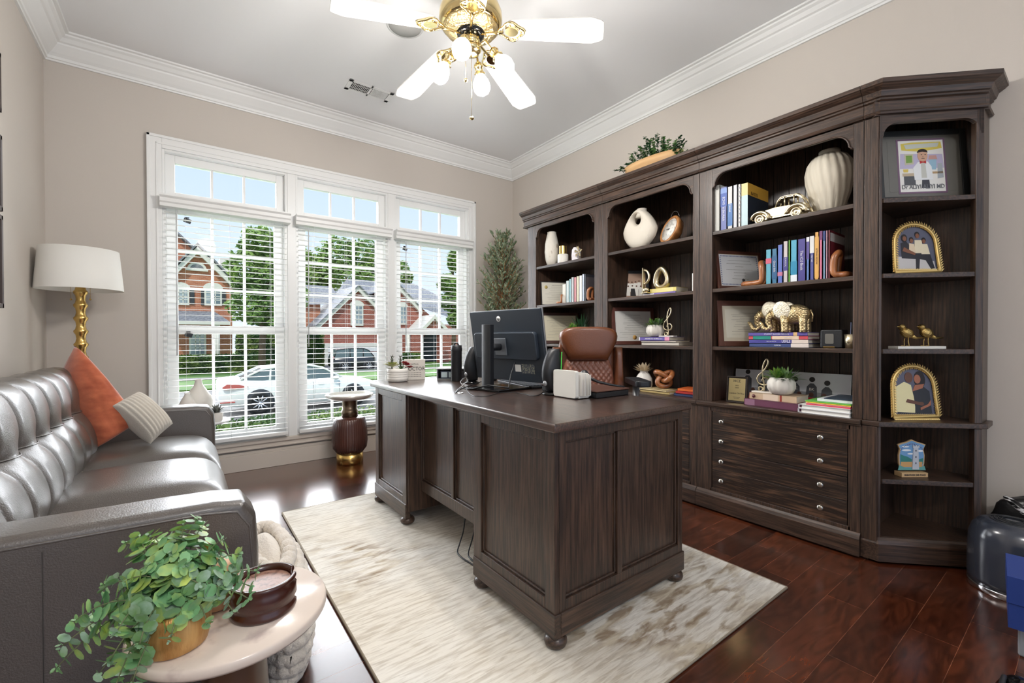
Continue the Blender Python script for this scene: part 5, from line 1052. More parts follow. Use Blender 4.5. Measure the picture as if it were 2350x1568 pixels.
T = hbook(2.66, YP_(1498, 2.66)-.05, .26, SB+.0005, .016, (232, 230, 238), 'white and lilac book lying flat under the yellow book in the middle unit', None, .16, 0, None, band=[(.35, 1, (128, 110, 176))]); hbook(2.67, YP_(1515, 2.67)-.02, .21, SB+.0172, .03, (222, 206, 120), 'yellow-spined book lying under the gold ring sculpture', None, .15, 0, None, (120, 60, 40), band=[(.1, .9, (232, 220, 150))])
y_ = YP_(1516, 2.70); T = thing('ring_sculpture', 'polished gold egg-shaped ring sculpture on the yellow book', 'sculpture', (2.72, y_, SB+.048)); m = MB(); P = []
for k in range(40): a = 2*PI*k/40; P.append((2.72, y_+.044*math.cos(a)*(1-.28*math.sin(a)), SB+.048+.075+.066*math.sin(a)))
m.tube(P, .02, 12, closed=True, rs=[.018+.006*abs(math.cos(k*PI/40)) for k in range(40)])
for i in range(len(m.v)): v = m.v[i]; m.v[i] = Vector((2.72+(v.x-2.72)*1.3, v.y, max(v.z, SB+.0482)))
m.build('ring', champ, T)
y_ = YP_(1484, 2.66); T = thing('gold_bookend', 'gold letter-shaped ornament in front of the group photo', 'ornament', (2.66, y_, SB+.001)); m = MB(); zt = SB+.0175
m.box(2.635, 2.655, y_+.012, y_+.02, SB+.018, SB+.20); P = [(2.645, y_+.012-.045*math.sin(PI*k/12), SB+.135-.05*math.cos(PI*k/12)) for k in range(13)]; m.tube(P, .008, 8); m.ball((2.645, y_-.005, SB+.042), .024, 12, (.7, 1, .8)); m.box(2.625, 2.665, y_-.03, y_+.022, SB+.0172, SB+.024); m.build('figure', champ, T)
T = thing('small_white_box', 'small white box at the right end of the second shelf of the middle unit', 'box', (2.66, 1.58, SB)); MB().box(2.65, 2.70, 1.567, 1.60, SB+.001, ZP_(1584, 628, 2.65)).build('carton', paper, T, bevel=.002)
# shelf C
framed('diploma', 'diploma with a gold seal in a wide reddish-brown frame behind the office chair', 'certificate', (2.642+.93*.185, 2.25-.36*.185, SC+.001), (.93, -.36, 0), .37, .29, (92, 52, 42), .028, None, 0, 6, 12, papercol=(220, 218, 212), seal=(.02, .12, (206, 160, 90)))
yb0 = YP_(1500, 2.66); hbook(2.665, yb0-.045, .30, SC+.0005, .022, (196, 188, 176), 'grey cream magazine stack at the bottom under the ribbed succulent pot', None, .17); hbook(2.66, yb0-.035, .28, SC+.0227, .010, (214, 206, 190), 'thin cream book in the stack under the ribbed succulent pot', None, .17)
hbook(2.655, yb0-.005, .25, SC+.033, .027, (98, 82, 160), 'purple paperback at the top of the stack under the ribbed succulent pot', None, .18, 0, [('MEMORIES FOR THE MIND, Part 1', -.0, .45)], band=[(.0, .03, (232, 232, 240)), (.85, 1, (226, 150, 178))])
def pumpkin_pot(label, x, y, z, s=1, seeds=(21, 22)):
    T = thing('succulent_pot', label, 'plant', (x, y, z), None); MB().lathe([(.028*s, z+.0005), (.042*s, z+.008*s), (.053*s, z+.03*s), (.052*s, z+.055*s), (.042*s, z+.074*s), (.032*s, z+.076*s), (.030*s, z+.068*s), (0, z+.068*s)], (x, y, 0), 56, flute=(12, .07)).build('pumpkin_pot', M('chalk_white', rgb(226, 220, 210), .7, mix=(rgb(190, 182, 172), 16, .5, .7, (1, 1, .3))), T)
    m = blades(MB(), (x, y+.02*s, z+.066*s), 46, .088*s, .007*s, seed=seeds[0], curve=.5); m.build('bright_leaves', gbright, T); m = blades(MB(), (x-.005, y-.022*s, z+.066*s), 46, .085*s, .007*s, seed=seeds[1], curve=.4); m.build('green_leaves', gsucc, T); return T
pumpkin_pot('small ribbed white pot of spiky succulents on the purple paperback', 2.70, YP_(1504, 2.70), SC+.0605, 1.12)
def clef(label, x, y, z, h, mat):
    T = thing('treble_clef', label, 'ornament', (x, y, z), 'gold treble clef ornaments'); m = MB(); k_ = h/.16
    P = [(.0, .018), (-.010, .006), (-.02, .012), (-.018, .024), (-.006, .024), (.002, .012), (.004, .03), (-.002, .07), (-.004, .11), (.004, .14), (.014, .155), (.020, .145), (.016, .125), (.0, .10), (-.02, .08), (-.028, .06), (-.02, .042), (0, .036), (.02, .042), (.024, .058), (.012, .070), (-.002, .064), (-.006, .052)]
    Q = []
    for i in range(len(P)-1):
        a, b, c, d = [Vector((x, y-P[max(0, min(len(P)-1, i+j))][0]*k_, z+P[max(0, min(len(P)-1, i+j))][1]*k_)) for j in (-1, 0, 1, 2)]
        for j in range(5): t_ = j/5; Q.append(.5*(2*b+(c-a)*t_+(2*a-5*b+4*c-d)*t_*t_+(3*b-a-3*c+d)*t_**3))
    m.tube(Q, .0036*k_, 8); m.build('figure', mat, T); MB().box(x-.022, x+.022, y-.045*k_, y+.045*k_, z+.0006, z+.008).build('base', cer, T); return T
clef('gold treble clef standing on the purple paperback beside the ribbed pot', 2.69, YP_(1533, 2.69), SC+.0605, .205, champ)
# shelf D, middle unit
T = thing('flower_vase', 'round white vase of dried cream flowers behind the chair armrest', 'vase', (2.72, YP_(1478, 2.72), SD)); y_ = YP_(1478, 2.72)
MB().lathe([(.03, .6605), (.05, .67), (.062, .71), (.058, .755), (.04, .785), (.026, .80), (.028, .81), (.022, .81)], (2.72, y_, 0), 36).build('body', cer, T)
m = blades(MB(), (2.72, y_, .80), 90, .085, .009, seed=31, up=.1, curve=.1); m.build('dried_flowers', M('dried_cream', rgb(226, 208, 176), .8), T)
hbook(2.655, YP_(1502, 2.655), .24, SD+.0005, .016, (176, 152, 96), 'gold-edged book lying under the wooden knot', None, .16); hbook(2.66, YP_(1498, 2.66), .22, SD+.017, .012, (206, 186, 140), 'thin tan book on top under the wooden knot', None, .15)
y_ = YP_(1522, 2.72); T = thing('wooden_knot', 'chunky carved wooden knot beside the dried flower vase', 'ornament', (2.72, y_, SD+.03)); m = MB(); P = []
for k in range(72): t_ = 2*PI*k/72; P.append((2.73+.028*math.sin(3*t_), y_+(math.sin(t_)+2*math.sin(2*t_))*.026, SD+.092+(math.cos(t_)-2*math.cos(2*t_))*.020))
m.tube(P, .0175, 12, closed=True); zmin = min(v.z for v in m.v); m.v = [v+Vector((0, 0, SD+.0295-zmin)) for v in m.v]; m.build('knot', ub, T)
for k, (c, l) in enumerate((((40, 52, 92), 'navy book at the bottom of the small stack by the wooden knot'), ((176, 48, 40), 'red book in the middle of the small stack by the wooden knot'), ((222, 110, 52), 'orange notebook on top of the small stack by the wooden knot'))): hbook(2.66+.012*k, 1.655-.004*k, .165-.01*k, SD+.0005+.0165*k, .016, c, l, None, .16, 4*k)
# ---------------------------------------------------------- wide unit: top shelf
XA = 2.628; row = [(1637, 1652, 428, (204, 204, 198), 'blank pale grey', None, None, .5), (1653, 1668, 432, (110, 120, 178), 'blue', [(.55, .86, (44, 84, 170)), (.86, .97, (120, 150, 210))], 'ECMO  in the Adult', .5), (1669, 1681, 430, (208, 206, 206), 'white and blue', [(.08, .6, (58, 112, 176))], 'Clinical', .6), (1682, 1692, 426, (206, 208, 214), 'plain white', None, None, .5), (1693, 1700, 424, (214, 212, 210), 'white spiral-bound', [(.1*k, .1*k+.04, (150, 152, 158)) for k in range(1, 10)], None, .5)]
for a, b, tp, c, n_, bd, tx, ts in row: vbook(XA, YP_(a, XA), YP_(b, XA), SA, ZP_(a, tp, XA), c, n_+' book on the top shelf of the wide unit', 'books on the top shelf of the wide unit', .17, bd, tx, tsize=ts, tcol=(235, 238, 245))
T = vbook(XA, YP_(1701, XA), YP_(1716, XA), SA, ZP_(1716, 419, XA), (30, 38, 50), 'thick textbook with a yellow-topped dark cover on the top shelf of the wide unit', None, .26, [(.0, .72, (190, 214, 218)), (.72, 1, (222, 204, 140))], None, side=(.72, 1, (196, 150, 58)))
text('BATES', 'cover_lettering', .03, cm_((90, 66, 30)), T, (XA+.075, YP_(1716, XA)-.0016, SA+(ZP_(1716, 419, XA)-SA)*.77), (1, 0, 0), UPZ, .0004)
# gold car
yf, yr_ = YP_(1732, 2.68), YP_(1852, 2.68); Lc = yf-yr_; T = thing('model_car', 'gold vintage model car on the top shelf between the textbook and the ribbed vase', 'model car', (2.70, (yf+yr_)/2, SA)); xc = 2.70; zb = SA
C_ = lambda s: yf-s*Lc; hw_ = .042
side_ = [(.0, .038), (.005, .060), (.04, .078), (.30, .088), (.42, .092), (.47, .130), (.52, .145), (.60, .148), (.82, .145), (.93, .120), (.985, .085), (1.0, .055), (.98, .036), (.88, .032), (.70, .030), (.30, .030), (.12, .034)]
m = MB(); m.prism([(C_(s), zb+z*.92) for s, z in side_ if z < .095 or s > .97], xc+hw_*.8, 'x', xc-hw_*.8); m.build('body', champ, T, bevel=.006, seg=3)
roof_ = [(.42, .090), (.47, .130), (.52, .146), (.60, .149), (.82, .146), (.92, .122), (.975, .088)]
m = MB(); m.tube([(xc, C_(s), zb+z*.92) for s, z in roof_[1:-1]], .006, 6)
for sg in (-1, 1):
    m.tube([(xc+sg*hw_*.62, C_(s), zb+z*.90) for s, z in roof_], .0042, 6)
    for s in (.60, .77): m.tube([(xc+sg*hw_*.66, C_(s), zb+.08), (xc+sg*hw_*.62, C_(s), zb+.132)], .0038, 6)
m.prism([(C_(s), zb+z*.90) for s, z in roof_[1:6]]+[(C_(s), zb+z*.90-.008) for s, z in roof_[1:6]][::-1], xc+hw_*.6, 'x', xc-hw_*.6); m.build('cabin', champ, T)
m = MB()
for s0 in (.13, .83):
    for sg in (-1, 1): m.tube([(xc+sg*hw_, C_(s0)+.048*math.cos(PI*k/12), zb+.030+.040*math.sin(PI*k/12)) for k in range(13)]+[(xc+sg*hw_*.95, C_(s0)-.065, zb+.026)], .010, 8)
m.box(xc-hw_, xc+hw_, C_(.72), C_(.24), zb+.022, zb+.028); m.tube([(xc-hw_, C_(-.01), zb+.03), (xc+hw_, C_(-.01), zb+.03)], .004, 6); m.build('fenders', champ, T)
for s0 in (.13, .83):
    for sg in (-1, 1): MB().lathe([(.012, -.008), (.026, -.008), (.0285, 0), (.026, .006), (.018, .006), (.016, .002), (.006, .003), (0, .006)], (xc+sg*hw_, C_(s0), zb+.029), 24, Matrix.Rotation(PI/2*sg, 3, 'Y')).build('wheel', champ, T)
xv = 2.80; yv = (YP_(1846, 2.78)+YP_(1957, 2.78))/2; rv = (YP_(1846, 2.78)-YP_(1957, 2.78))/2*.98; T = thing('ribbed_vase', 'large cream vase with swirling ribs at the right end of the top shelf', 'vase', (xv, yv, SA)); k_ = rv/.125
vp = [(.055, 0), (.062, .004), (.080, .05), (.105, .12), (.122, .19), (.125, .24), (.115, .29), (.09, .325), (.062, .34), (.056, .348), (.056, .362), (.048, .362), (.045, .34)]
m = MB(); n = 160; vs = []
for j, (r, z) in enumerate(vp):
    for i in range(n):
        a = 2*PI*i/n; w_ = a+z*1.3; f = 1+(.085*(abs(math.sin(w_*9))**.8-.5) if .004 < z < .33 else 0); vs.append((xv+r*k_*f*math.cos(a), yv+r*k_*f*math.sin(a), SA+.0005+z*.98))
m.add(vs, [(j*n+i, j*n+(i+1) % n, (j+1)*n+(i+1) % n, (j+1)*n+i) for j in range(len(vp)-1) for i in range(n)]+[tuple(range(n))[::-1]], True); m.build('body', M('matt_cream', rgb(228, 220, 202), .75), T)
# second shelf
def cert_border(T, F, a0, a1, b0, b1):
    W_, H_ = a1-a0, b1-b0; m = MB(); e = .012; n = 26
    for k in range(n):
        t_ = (k+.5)/n
        for x, y in ((a0+e+(W_-2*e)*t_, b0+e), (a0+e+(W_-2*e)*t_, b1-e)): m.prism(ring(x, y, .0042, 6), .0013, 'z', .0008)
        if k % 2 == 0:
            for x in (a0+e, a1-e): m.prism(ring(x, b0+e+(H_-2*e)*t_, .0042, 6), .0013, 'z', .0008)
    m.xf(F).build('border_pattern', cm_((120, 128, 160)), T); m = MB(); rnd = random.Random(1)
    for k, L_ in enumerate((.55, .62, .2, .66, .3, .3, .4)):
        y = b1-H_*(.2+.095*k); x = (a0+a1)/2-W_*L_/2
        while x < (a0+a1)/2+W_*L_/2: d = rnd.uniform(.004, .01); m.box(x, x+d, y, y+.002, .0008, .0013); x += d+.003
    m.xf(F).build('script_lines', M('script_ink'), T); MB().lathe([(.010, 0), (.010, .001)], F @ Vector(((a0+a1)/2+.02, b0+H_*.2, .001)), 18, F.to_3x3()).build('seal', cm_((84, 84, 88)), T)
framed('certificate', 'certificate with a blue patterned border in a brown and gold frame', 'certificate', (2.642+.92*.168, 1.418-.38*.168, SB+.001), (.92, -.38, 0), .335, .245, (84, 48, 36), .02, None, 0, 8, content=cert_border, gold_=True, papercol=(214, 214, 214))
bookend('carved wooden loop bookend at the left end of the colourful books', 2.67, YP_(1748, 2.67), SB+.001, 1)
R2 = [(1757, 1770, 572, (96, 170, 190), 'turquoise', [(.6, .75, (206, 96, 120))], None), (1771, 1783, 570, (58, 116, 150), 'teal-blue', [(.15, .8, (46, 96, 140))], 'Clinical Skills', ), (1784, 1796, 561, (96, 116, 190), 'periwinkle', [(.2, .3, (196, 120, 150))], None), (1797, 1808, 553, (206, 196, 196), 'cream and purple', [(.3, .62, (72, 70, 140))], 'SURGICAL', ), (1809, 1813, 551, (112, 180, 72), 'thin green', None, None), (1814, 1829, 550, (84, 170, 200), 'sky blue', [(.0, .18, (235, 240, 244)), (.2, .5, (40, 140, 178))], None), (1830, 1849, 547, (72, 66, 140), 'thick purple', None, 'The ICU Book'), (1850, 1857, 544, (96, 130, 190), 'blue and white', [(.9, 1, (230, 230, 236)), (.5, .9, (90, 80, 150))], None), (1858, 1868, 541, (80, 84, 150), 'indigo and white', [(.62, 1, (226, 226, 224))], 'FIRST AID'), (1869, 1879, 532, (222, 168, 92), 'orange-yellow', [(.05, .9, (228, 176, 96))], 'INTERNAL MEDICINE'), (1880, 1887, 530, (216, 120, 150), 'pink', [(.82, 1, (120, 60, 110))], None), (1888, 1894, 530, (120, 150, 176), 'grey-blue', [(.8, 1, (40, 60, 120))], None), (1895, 1899, 529, (196, 150, 166), 'thin rose', None, None), (1900, 1905, 528, (110, 36, 48), 'maroon', None, None)]
XB2 = 2.66
for k, r in enumerate(R2):
    a, b, tp, c, n_, bd, tx = r; b2 = R2[k+1][0] if k+1 < len(R2) else 1906
    vbook(XB2, YP_(a, XB2), YP_(b2, XB2)+.001, SB, ZP_(b, tp, XB2), c, n_+' book in the colourful row of the wide unit', 'colourful books on the second shelf of the wide unit', .21 if k == 13 else .17, bd, tx, tsize=.5, tcol=(90, 60, 40) if 'orange' in n_ else (232, 232, 240), side=(.78, .95, (200, 196, 196)) if k == 13 else None)
bookend('carved wooden loop bookend at the right end of the colourful books', 2.665, YP_(1914, 2.665), SB+.001, -1, 1, .052)
# third shelf
framed('diploma', 'large cream diploma in a wide brown frame behind the gold elephants', 'certificate', (2.645+.88*.205, 1.415-.475*.205, SC+.001), (.88, -.475, 0), .41, .285, (92, 56, 44), .032, (206, 198, 178), .022, 6, 12, papercol=(216, 212, 196))
st4 = [(.021, (62, 78, 128), 'navy-blue book at the bottom of the stack under the gold elephants', [('CLINICAL', .0, .5)], [(.72, 1, (226, 214, 206))]), (.021, (76, 74, 150), 'indigo exam guide second from the bottom under the gold elephants', [('USMLE', .045, .9), ('FIRST AID FOR THE', -.03, .35)], [(.74, 1, (228, 212, 200))]), (.020, (206, 80, 90), 'teal and red book second from the top under the gold elephants', [('TREATMENT', .055, .42)], [(.08, .4, (40, 140, 128)), (.42, .86, (232, 206, 180))]), (.020, (104, 92, 168), 'purple paperback at the top of the stack under the gold elephants', [('STUDENT SUCCESS MANUAL', .0, .62)], [(.78, .84, (222, 184, 130))])]
zz = SC+.0005; yst = YP_(1786, 2.66)
for k, (th, c, l, tx, bd) in enumerate(st4): hbook(2.655, yst+.002*k, .305, zz, th, c, l, None, .17, 0, tx, (235, 236, 245), bd); zz += th+.0003
# elephants
eg = M('carved_gold', rgb(206, 184, 140), .38, .9); t = eg.node_tree; p = t.nodes['Principled BSDF']; c = N(t, 'ShaderNodeTexCoord'); v_ = N(t, 'ShaderNodeTexMagic'); v_.turbulence_depth = 1; v_.inputs['Scale'].default_value = 70; bb_ = N(t, 'ShaderNodeBump'); bb_.inputs['Strength'].default_value = .9; bb_.inputs['Distance'].default_value = .003; t.links.new(c.outputs['Object'], v_.inputs[0]); t.links.new(v_.outputs['Fac'], bb_.inputs['Height']); t.links.new(bb_.outputs[0], p.inputs['Normal'])
def elephant(label, x, y, z, s):
    """facing +y (left in the photo); y is the body centre"""
    T = thing('elephant_figurine', label, 'figurine', (x, y, z), 'gold elephant figurines'); m = MB()
    P = lambda a, b, c_: (x+a*s, y+b*s, z+c_*s)
    m.ball(P(0, -.01, .098), .062*s, 24, (.72, 1.15, .88)); m.ball(P(0, .075, .112), .040*s, 20, (.85, 1, 1.05)); m.ball(P(0, .04, .10), .05*s, 16, (.75, 1, .8))
    for dx, dy in ((-.026, .035), (.026, .035), (-.026, -.055), (.026, -.055)): m.tube([P(dx, dy, .09), P(dx, dy, .05), P(dx, dy-.002, .012), P(dx, dy, .0)], .018*s, 12, rs=[.024*s, .019*s, .018*s, .020*s])
    m.tube([P(0, .105, .11), P(0, .128, .085), P(0, .130, .055), P(0, .118, .030), P(0, .135, .016), P(0, .158, .024), P(0, .168, .048), P(0, .180, .062)], .014*s, 12, rs=[.024*s, .020*s, .016*s, .014*s, .013*s, .012*s, .010*s, .008*s])
    m.tube([P(0, -.082, .12), P(0, -.092, .09), P(0, -.088, .055)], .004*s, 6)
    zmin = z+.0004; m.v = [Vector((v.x, v.y, max(v.z, zmin))) for v in m.v]; m.build('body', eg, T)
    for sg in (-1, 1): e = MB(); e.ball(P(sg*.040, .045, .122), .044*s, 20, (.14, 1, 1.15), Matrix.Rotation(math.radians(-25), 3, 'X')); e.build('ear', M('pale_gold_ear', rgb(232, 222, 200), .35, .6, bump=(160, .4)), T)
ez = zz
elephant('larger front gold elephant with raised ear on the book stack, right of the pair', 2.685, YP_(1822, 2.685), ez, 1.0)
elephant('rear gold elephant of the pair on the book stack, left and behind', 2.765, YP_(1796, 2.765)-.0, ez, 1.05)
y_ = YP_(1909, 2.68); T = thing('candle_jar', 'black square candle box with a silver label right of the elephants', 'candle', (2.68, y_, SC)); MB().box(2.66, 2.75, y_-.052, y_+.045, SC+.0005, SC+.095).build('jar', black, T, bevel=.008, seg=3); MB().prism(rrect(y_-.016, y_+.022, SC+.022, SC+.074, .006), 2.6602, 'x', 2.6585).build('label', M('grey_label', rgb(120, 118, 112), .4, .4), T); MB().box(2.6588, 2.661, y_-.02, y_+.03, SC+.004, SC+.008).build('gold_line', gold, T)
T = thing('gold_tumbler', 'gold lattice edge of a tumbler at the right end of the elephant shelf', 'ornament', (2.66, .745, SC)); MB().lathe([(.022, SC+.0005), (.026, SC+.07)], (2.665, .752, 0), 20, flute=(8, .1)).build('lattice', champ, T); MB().tube([(2.655, .752, SC+.03), (2.65, .748, SC+.13)], .002, 6).build('stick', cm_((90, 100, 130)), T)
# counter of the wide unit
y_ = YP_(1690, 2.66); T = framed('award_plaque', 'dark wooden award plaque with a gold plate on the counter of the wide unit', 'plaque', (2.655, YP_(1690, 2.655, 900), SD+.001), (.1, -1, 0), .118, .158, (46, 36, 30), .006, (40, 32, 28), .006, 6, content=lambda T, F, a0, a1, b0, b1: [MB().box(a0, a1, b0, b1, .0008, .002).xf(F).build('gold_plate', M('satin_gold', rgb(206, 188, 138), .35, .7), T), [text(s_, 'plate_lettering', z_, ink, T, F @ Vector((0, b0+(b1-b0)*f_, .0024)), F.to_3x3() @ Vector((1, 0, 0)), F.to_3x3() @ Vector((0, 1, 0)), .0003) for s_, f_, z_ in (('HCE', .88, .022), ('2022', .68, .010), ('2023', .58, .010), ('Leaders On Rise', .33, .013))], MB().box(-.02, .02, b0+.02, b0+.0215, .002, .0026).box(-.015, .015, b0+.012, b0+.0135, .002, .0026).xf(F).build('small_print', ink, T)])
def panorama(T, F, a0, a1, b0, b1):
    W_, H_ = a1-a0, b1-b0; MB().box(a0, a1, b0, b0+H_*.42, .0008, .0011).xf(F).build('photo_ground', cm_((150, 152, 156)), T)
    gy, hd, rd, fc = MB(), MB(), MB(), MB()
    for k, (f, hz_) in enumerate(((.12, .80), (.27, .62), (.40, .62), (.56, .66), (.70, .68), (.82, .60))):
        x = a0+W_*f; w2 = W_*.05; gy.prism([(x-w2, b0+H_*.1), (x+w2, b0+H_*.1), (x+w2*.8, b0+H_*(hz_-.1)), (x+w2*.3, b0+H_*hz_), (x-w2*.3, b0+H_*hz_), (x-w2*.8, b0+H_*(hz_-.1))], .0016, 'z', .0011); hd.prism(ring(x, b0+H_*(hz_+.12), W_*.024, 14), .0018, 'z', .0011)
    for f in (.10, .18, .60, .70, .80): x = a0+W_*f; rd.prism([(x-W_*.042, b0), (x+W_*.042, b0), (x+W_*.03, b0+H_*.26), (x-W_*.03, b0+H_*.26)], .0022, 'z', .0017); fc.prism(ring(x, b0+H_*.34, W_*.02, 12), .0024, 'z', .0017)
    for mb_, c_2, n_ in ((gy, (78, 80, 86), 'grey_shirts'), (hd, (26, 22, 22), 'heads'), (rd, (166, 44, 46), 'red_shirts'), (fc, (84, 50, 38), 'faces')): mb_.xf(F).build(n_, cm_(c_2), T)
    for f, s_ in ((.56, 'UC'), (.70, 'BK')): text(s_, 'shirt_lettering', H_*.12, paper, T, F @ Vector((a0+W_*f, b0+H_*.5, .002)), F.to_3x3() @ Vector((1, 0, 0)), F.to_3x3() @ Vector((0, 1, 0)), .0002)
framed('panoramic_photo', 'wide unframed photo of children in red and grey shirts behind the treble clef', 'photo', (2.86, YP_(1806, 2.86, 880), SD+.001), (.0, -1, 0), .62, .19, (206, 208, 214), .001, None, 0, 8, content=panorama, papercol=(206, 208, 214))
hbook(2.615, YP_(1770, 2.615, 925), .31, SD+.0005, .036, (108, 62, 84), 'large purple hardback at the bottom of the counter stack', None, .20, -5, None, (200, 190, 200), band=[(.02, .2, (140, 100, 122))])
T = hbook(2.64, YP_(1772, 2.64, 905), .25, SD+.0368, .036, (206, 180, 150), 'tan book on top of the purple hardback on the counter', None, .15, -2, None, (120, 50, 40), band=[(.3, .62, (226, 206, 184)), (.66, .70, (150, 60, 50))]); m = MB(); q_ = (2.6375, YP_(1730, 2.64, 905), SD+.0368+.018); m.lathe([(.010, 0), (.010, .001)], q_, 18, Matrix.Rotation(-PI/2, 3, 'Y')); m.build('emblem', cm_((90, 40, 40)), T)
pumpkin_pot('ribbed white pumpkin pot of bright succulents on the tan book', 2.68, YP_(1793, 2.68, 870), SD+.0735, 1.25, (41, 42)); clef('gold treble clef on a white base beside the pumpkin pot', 2.685, YP_(1752, 2.685, 870), SD+.0735, .20, champ)
fc_ = [((236, 236, 238), 'white ring binder at the bottom of the folder stack on the counter', .022), ((240, 240, 240), 'white ring binder second in the folder stack', .02), ((232, 80, 100), 'pink-red folder in the stack on the counter', .005), ((240, 150, 170), 'pale pink folder in the stack on the counter', .004), ((236, 208, 80), 'yellow folder in the stack on the counter', .005), ((110, 196, 84), 'green folder in the stack on the counter', .006), ((238, 240, 242), 'white notebook on top of the green folder', .014), ((52, 66, 84), 'dark printed booklet topmost on the folder stack', .004)]
zz = SD+.0005
for k, (c, l, th) in enumerate(fc_):
    cat = 'folder' if 'folder' in l.split(' in ')[0] else ('binder' if 'binder' in l else 'booklet'); w_ = (.225, .225, .19, .19, .195, .20, .15, .12)[k]; yc2 = .737+w_/2; x0 = 2.585+.006*k if k < 6 else 2.63; T = thing(cat, l, cat, (x0, yc2, zz))
    if k < 2: MB().box(x0, x0+.26, .734, .734+w_, zz, zz+.002).box(x0, x0+.26, .734, .734+w_, zz+th-.002, zz+th).box(x0, x0+.26, .732+w_, .734+w_, zz, zz+th).build('cover', cm_(c), T); MB().box(x0+.008, x0+.25, .738, .72+w_, zz+.002, zz+th-.003).build('pages', paper, T)
    else: MB().box(x0, x0+.25, .736, .736+w_, zz, zz+th-.001).build('cover', cm_(c), T)
    zz += th+.0003
# ---------------------------------------------------------- corner unit
s45 = Vector((.7071, -.7071, 0)); nf = Vector((-.7071, -.7071, 0))
def on_diag(px, z, back): # point behind the angled front edge
    d = at(px, 784, 'z', 1.0); d = Vector((d.x, d.y)); 
    return None
def cpt(px, off):
    """floor-plan point seen at picture column px, lying OFF behind the angled shelf front"""
    v = fw+rt*((px-1175)/1012.6); v.z = 0; k = (XF+CY1+off*1.4142)/(v.x+v.y); return Vector((v.x*k, v.y*k, 0))
def caricature(T, F, a0, a1, b0, b1):
    W_, H_ = a1-a0, b1-b0; X_ = lambda f: a0+W_*f; Y_ = lambda f: b0+H_*f
    def sh(n_, pts, c_, h=.0012): MB().prism([(X_(x), Y_(y)) for x, y in pts], h, 'z', .0008).xf(F).build(n_, c_, T)
    sh('yellow_wash', [(.06, .82), (.5, .78), (.98, .84), (.96, .97), (.3, .97), (.05, .95)], cm_((226, 206, 96)), .0010); sh('lilac_wash', [(.0, .45), (1, .45), (.98, .72), (.03, .75)], cm_((196, 188, 214)), .0010)
    sh('title_banner', [(.16, .84), (.88, .87), (.92, .95), (.12, .93)], cm_((206, 210, 200)), .0013); sh('desk', [(.05, .30), (.32, .30), (.32, .36), (.05, .36)], cm_((196, 178, 150))); sh('dark_cabinet', [(.08, .12), (.34, .12), (.34, .30), (.08, .30)], cm_((86, 88, 92)))
    sh('table', [(.68, .34), (.97, .34), (.97, .38), (.68, .38)], cm_((190, 160, 120))); sh('picture', [(.12, .52), (.32, .54), (.32, .74), (.12, .74)], cm_((200, 196, 170)), .0013); sh('picture_view', [(.15, .56), (.29, .57), (.29, .71), (.15, .71)], cm_((126, 164, 76)), .0015)
    sh('cup', [(.08, .38), (.18, .38), (.19, .44), (.07, .44)], cm_((226, 200, 100)), .0014); sh('water_jug', [(.68, .42), (.82, .42), (.84, .62), (.68, .62)], cm_((160, 196, 216)), .0013); sh('flowers', [(.66, .62), (.86, .62), (.84, .70), (.68, .70)], cm_((206, 160, 150)), .0014); sh('chair', [(.84, .24), (.98, .26), (.96, .54), (.86, .54)], cm_((176, 184, 190)), .0012)
    sh('trousers', [(.47, .06), (.66, .06), (.64, .32), (.50, .32)], cm_((70, 70, 76)), .0016); sh('coat', [(.32, .22), (.74, .22), (.72, .48), (.64, .58), (.42, .58), (.30, .46)], cm_((238, 240, 240)), .0018); sh('shirt', [(.48, .26), (.60, .26), (.58, .56), (.48, .56)], cm_((206, 206, 196)), .002)
    sh('head', [(.53+.115*math.cos(2*PI*k/20), .70+.125*math.sin(2*PI*k/20)) for k in range(20)], cm_((214, 170, 142)), .0022); sh('hair', [(.53+.118*math.cos(PI*k/12), .76+.075*math.sin(PI*k/12)) for k in range(13)]+[(.43, .79), (.63, .79)][::-1], cm_((50, 38, 34)), .0024)
    sh('bow_tie', [(.46, .54), (.53, .56), (.60, .54), (.60, .60), (.53, .58), (.46, .60)], cm_((190, 50, 50)), .0026)
    m = MB()
    for x in (.49, .575): m.box(X_(x), X_(x+.03), Y_(.715), Y_(.725), .0022, .0027)
    m.box(X_(.50), X_(.57), Y_(.64), Y_(.648), .0022, .0027).box(X_(.525), X_(.545), Y_(.67), Y_(.68), .0022, .0027); m.xf(F).build('face_lines', ink, T)
    ux_, uy_ = F.to_3x3() @ Vector((1, 0, 0)), F.to_3x3() @ Vector((0, 1, 0)); text('Dr ALIYI ALIYI MD', 'lettering', H_*.115, cm_((120, 122, 126)), T, F @ Vector((X_(.5), Y_(.085), .0026)), ux_, uy_, .0003, xs=.82, bold=.0004)
c_ = cpt(2118, .10); c_.z = SA+.001
dpx = at(2118, 784, 'z', 1.0)
cu_ = Vector((.74, -.67, 0))
framed('caricature_print', 'framed caricature drawing of a man in a white coat on the highest corner shelf', 'picture', c_, cu_, .40, .355, (44, 46, 46), .026, (112, 110, 104), .026, 5, content=lambda T, F, a0, a1, b0, b1: (MB().box(a0+.040, a1-.040, b0-.010, b1+.010, .0, .0012).xf(F).build('purple_mat', cm_((120, 92, 116)), T), MB().box(a0+.048, a1-.048, b0-.002, b1+.002, .0, .0016).xf(F).build('drawing_sheet', paper, T), caricature(T, F @ Matrix.Translation((0, 0, .001)), a0+.05, a1-.05, b0-.0, b1+.0)), papercol=(112, 110, 104))
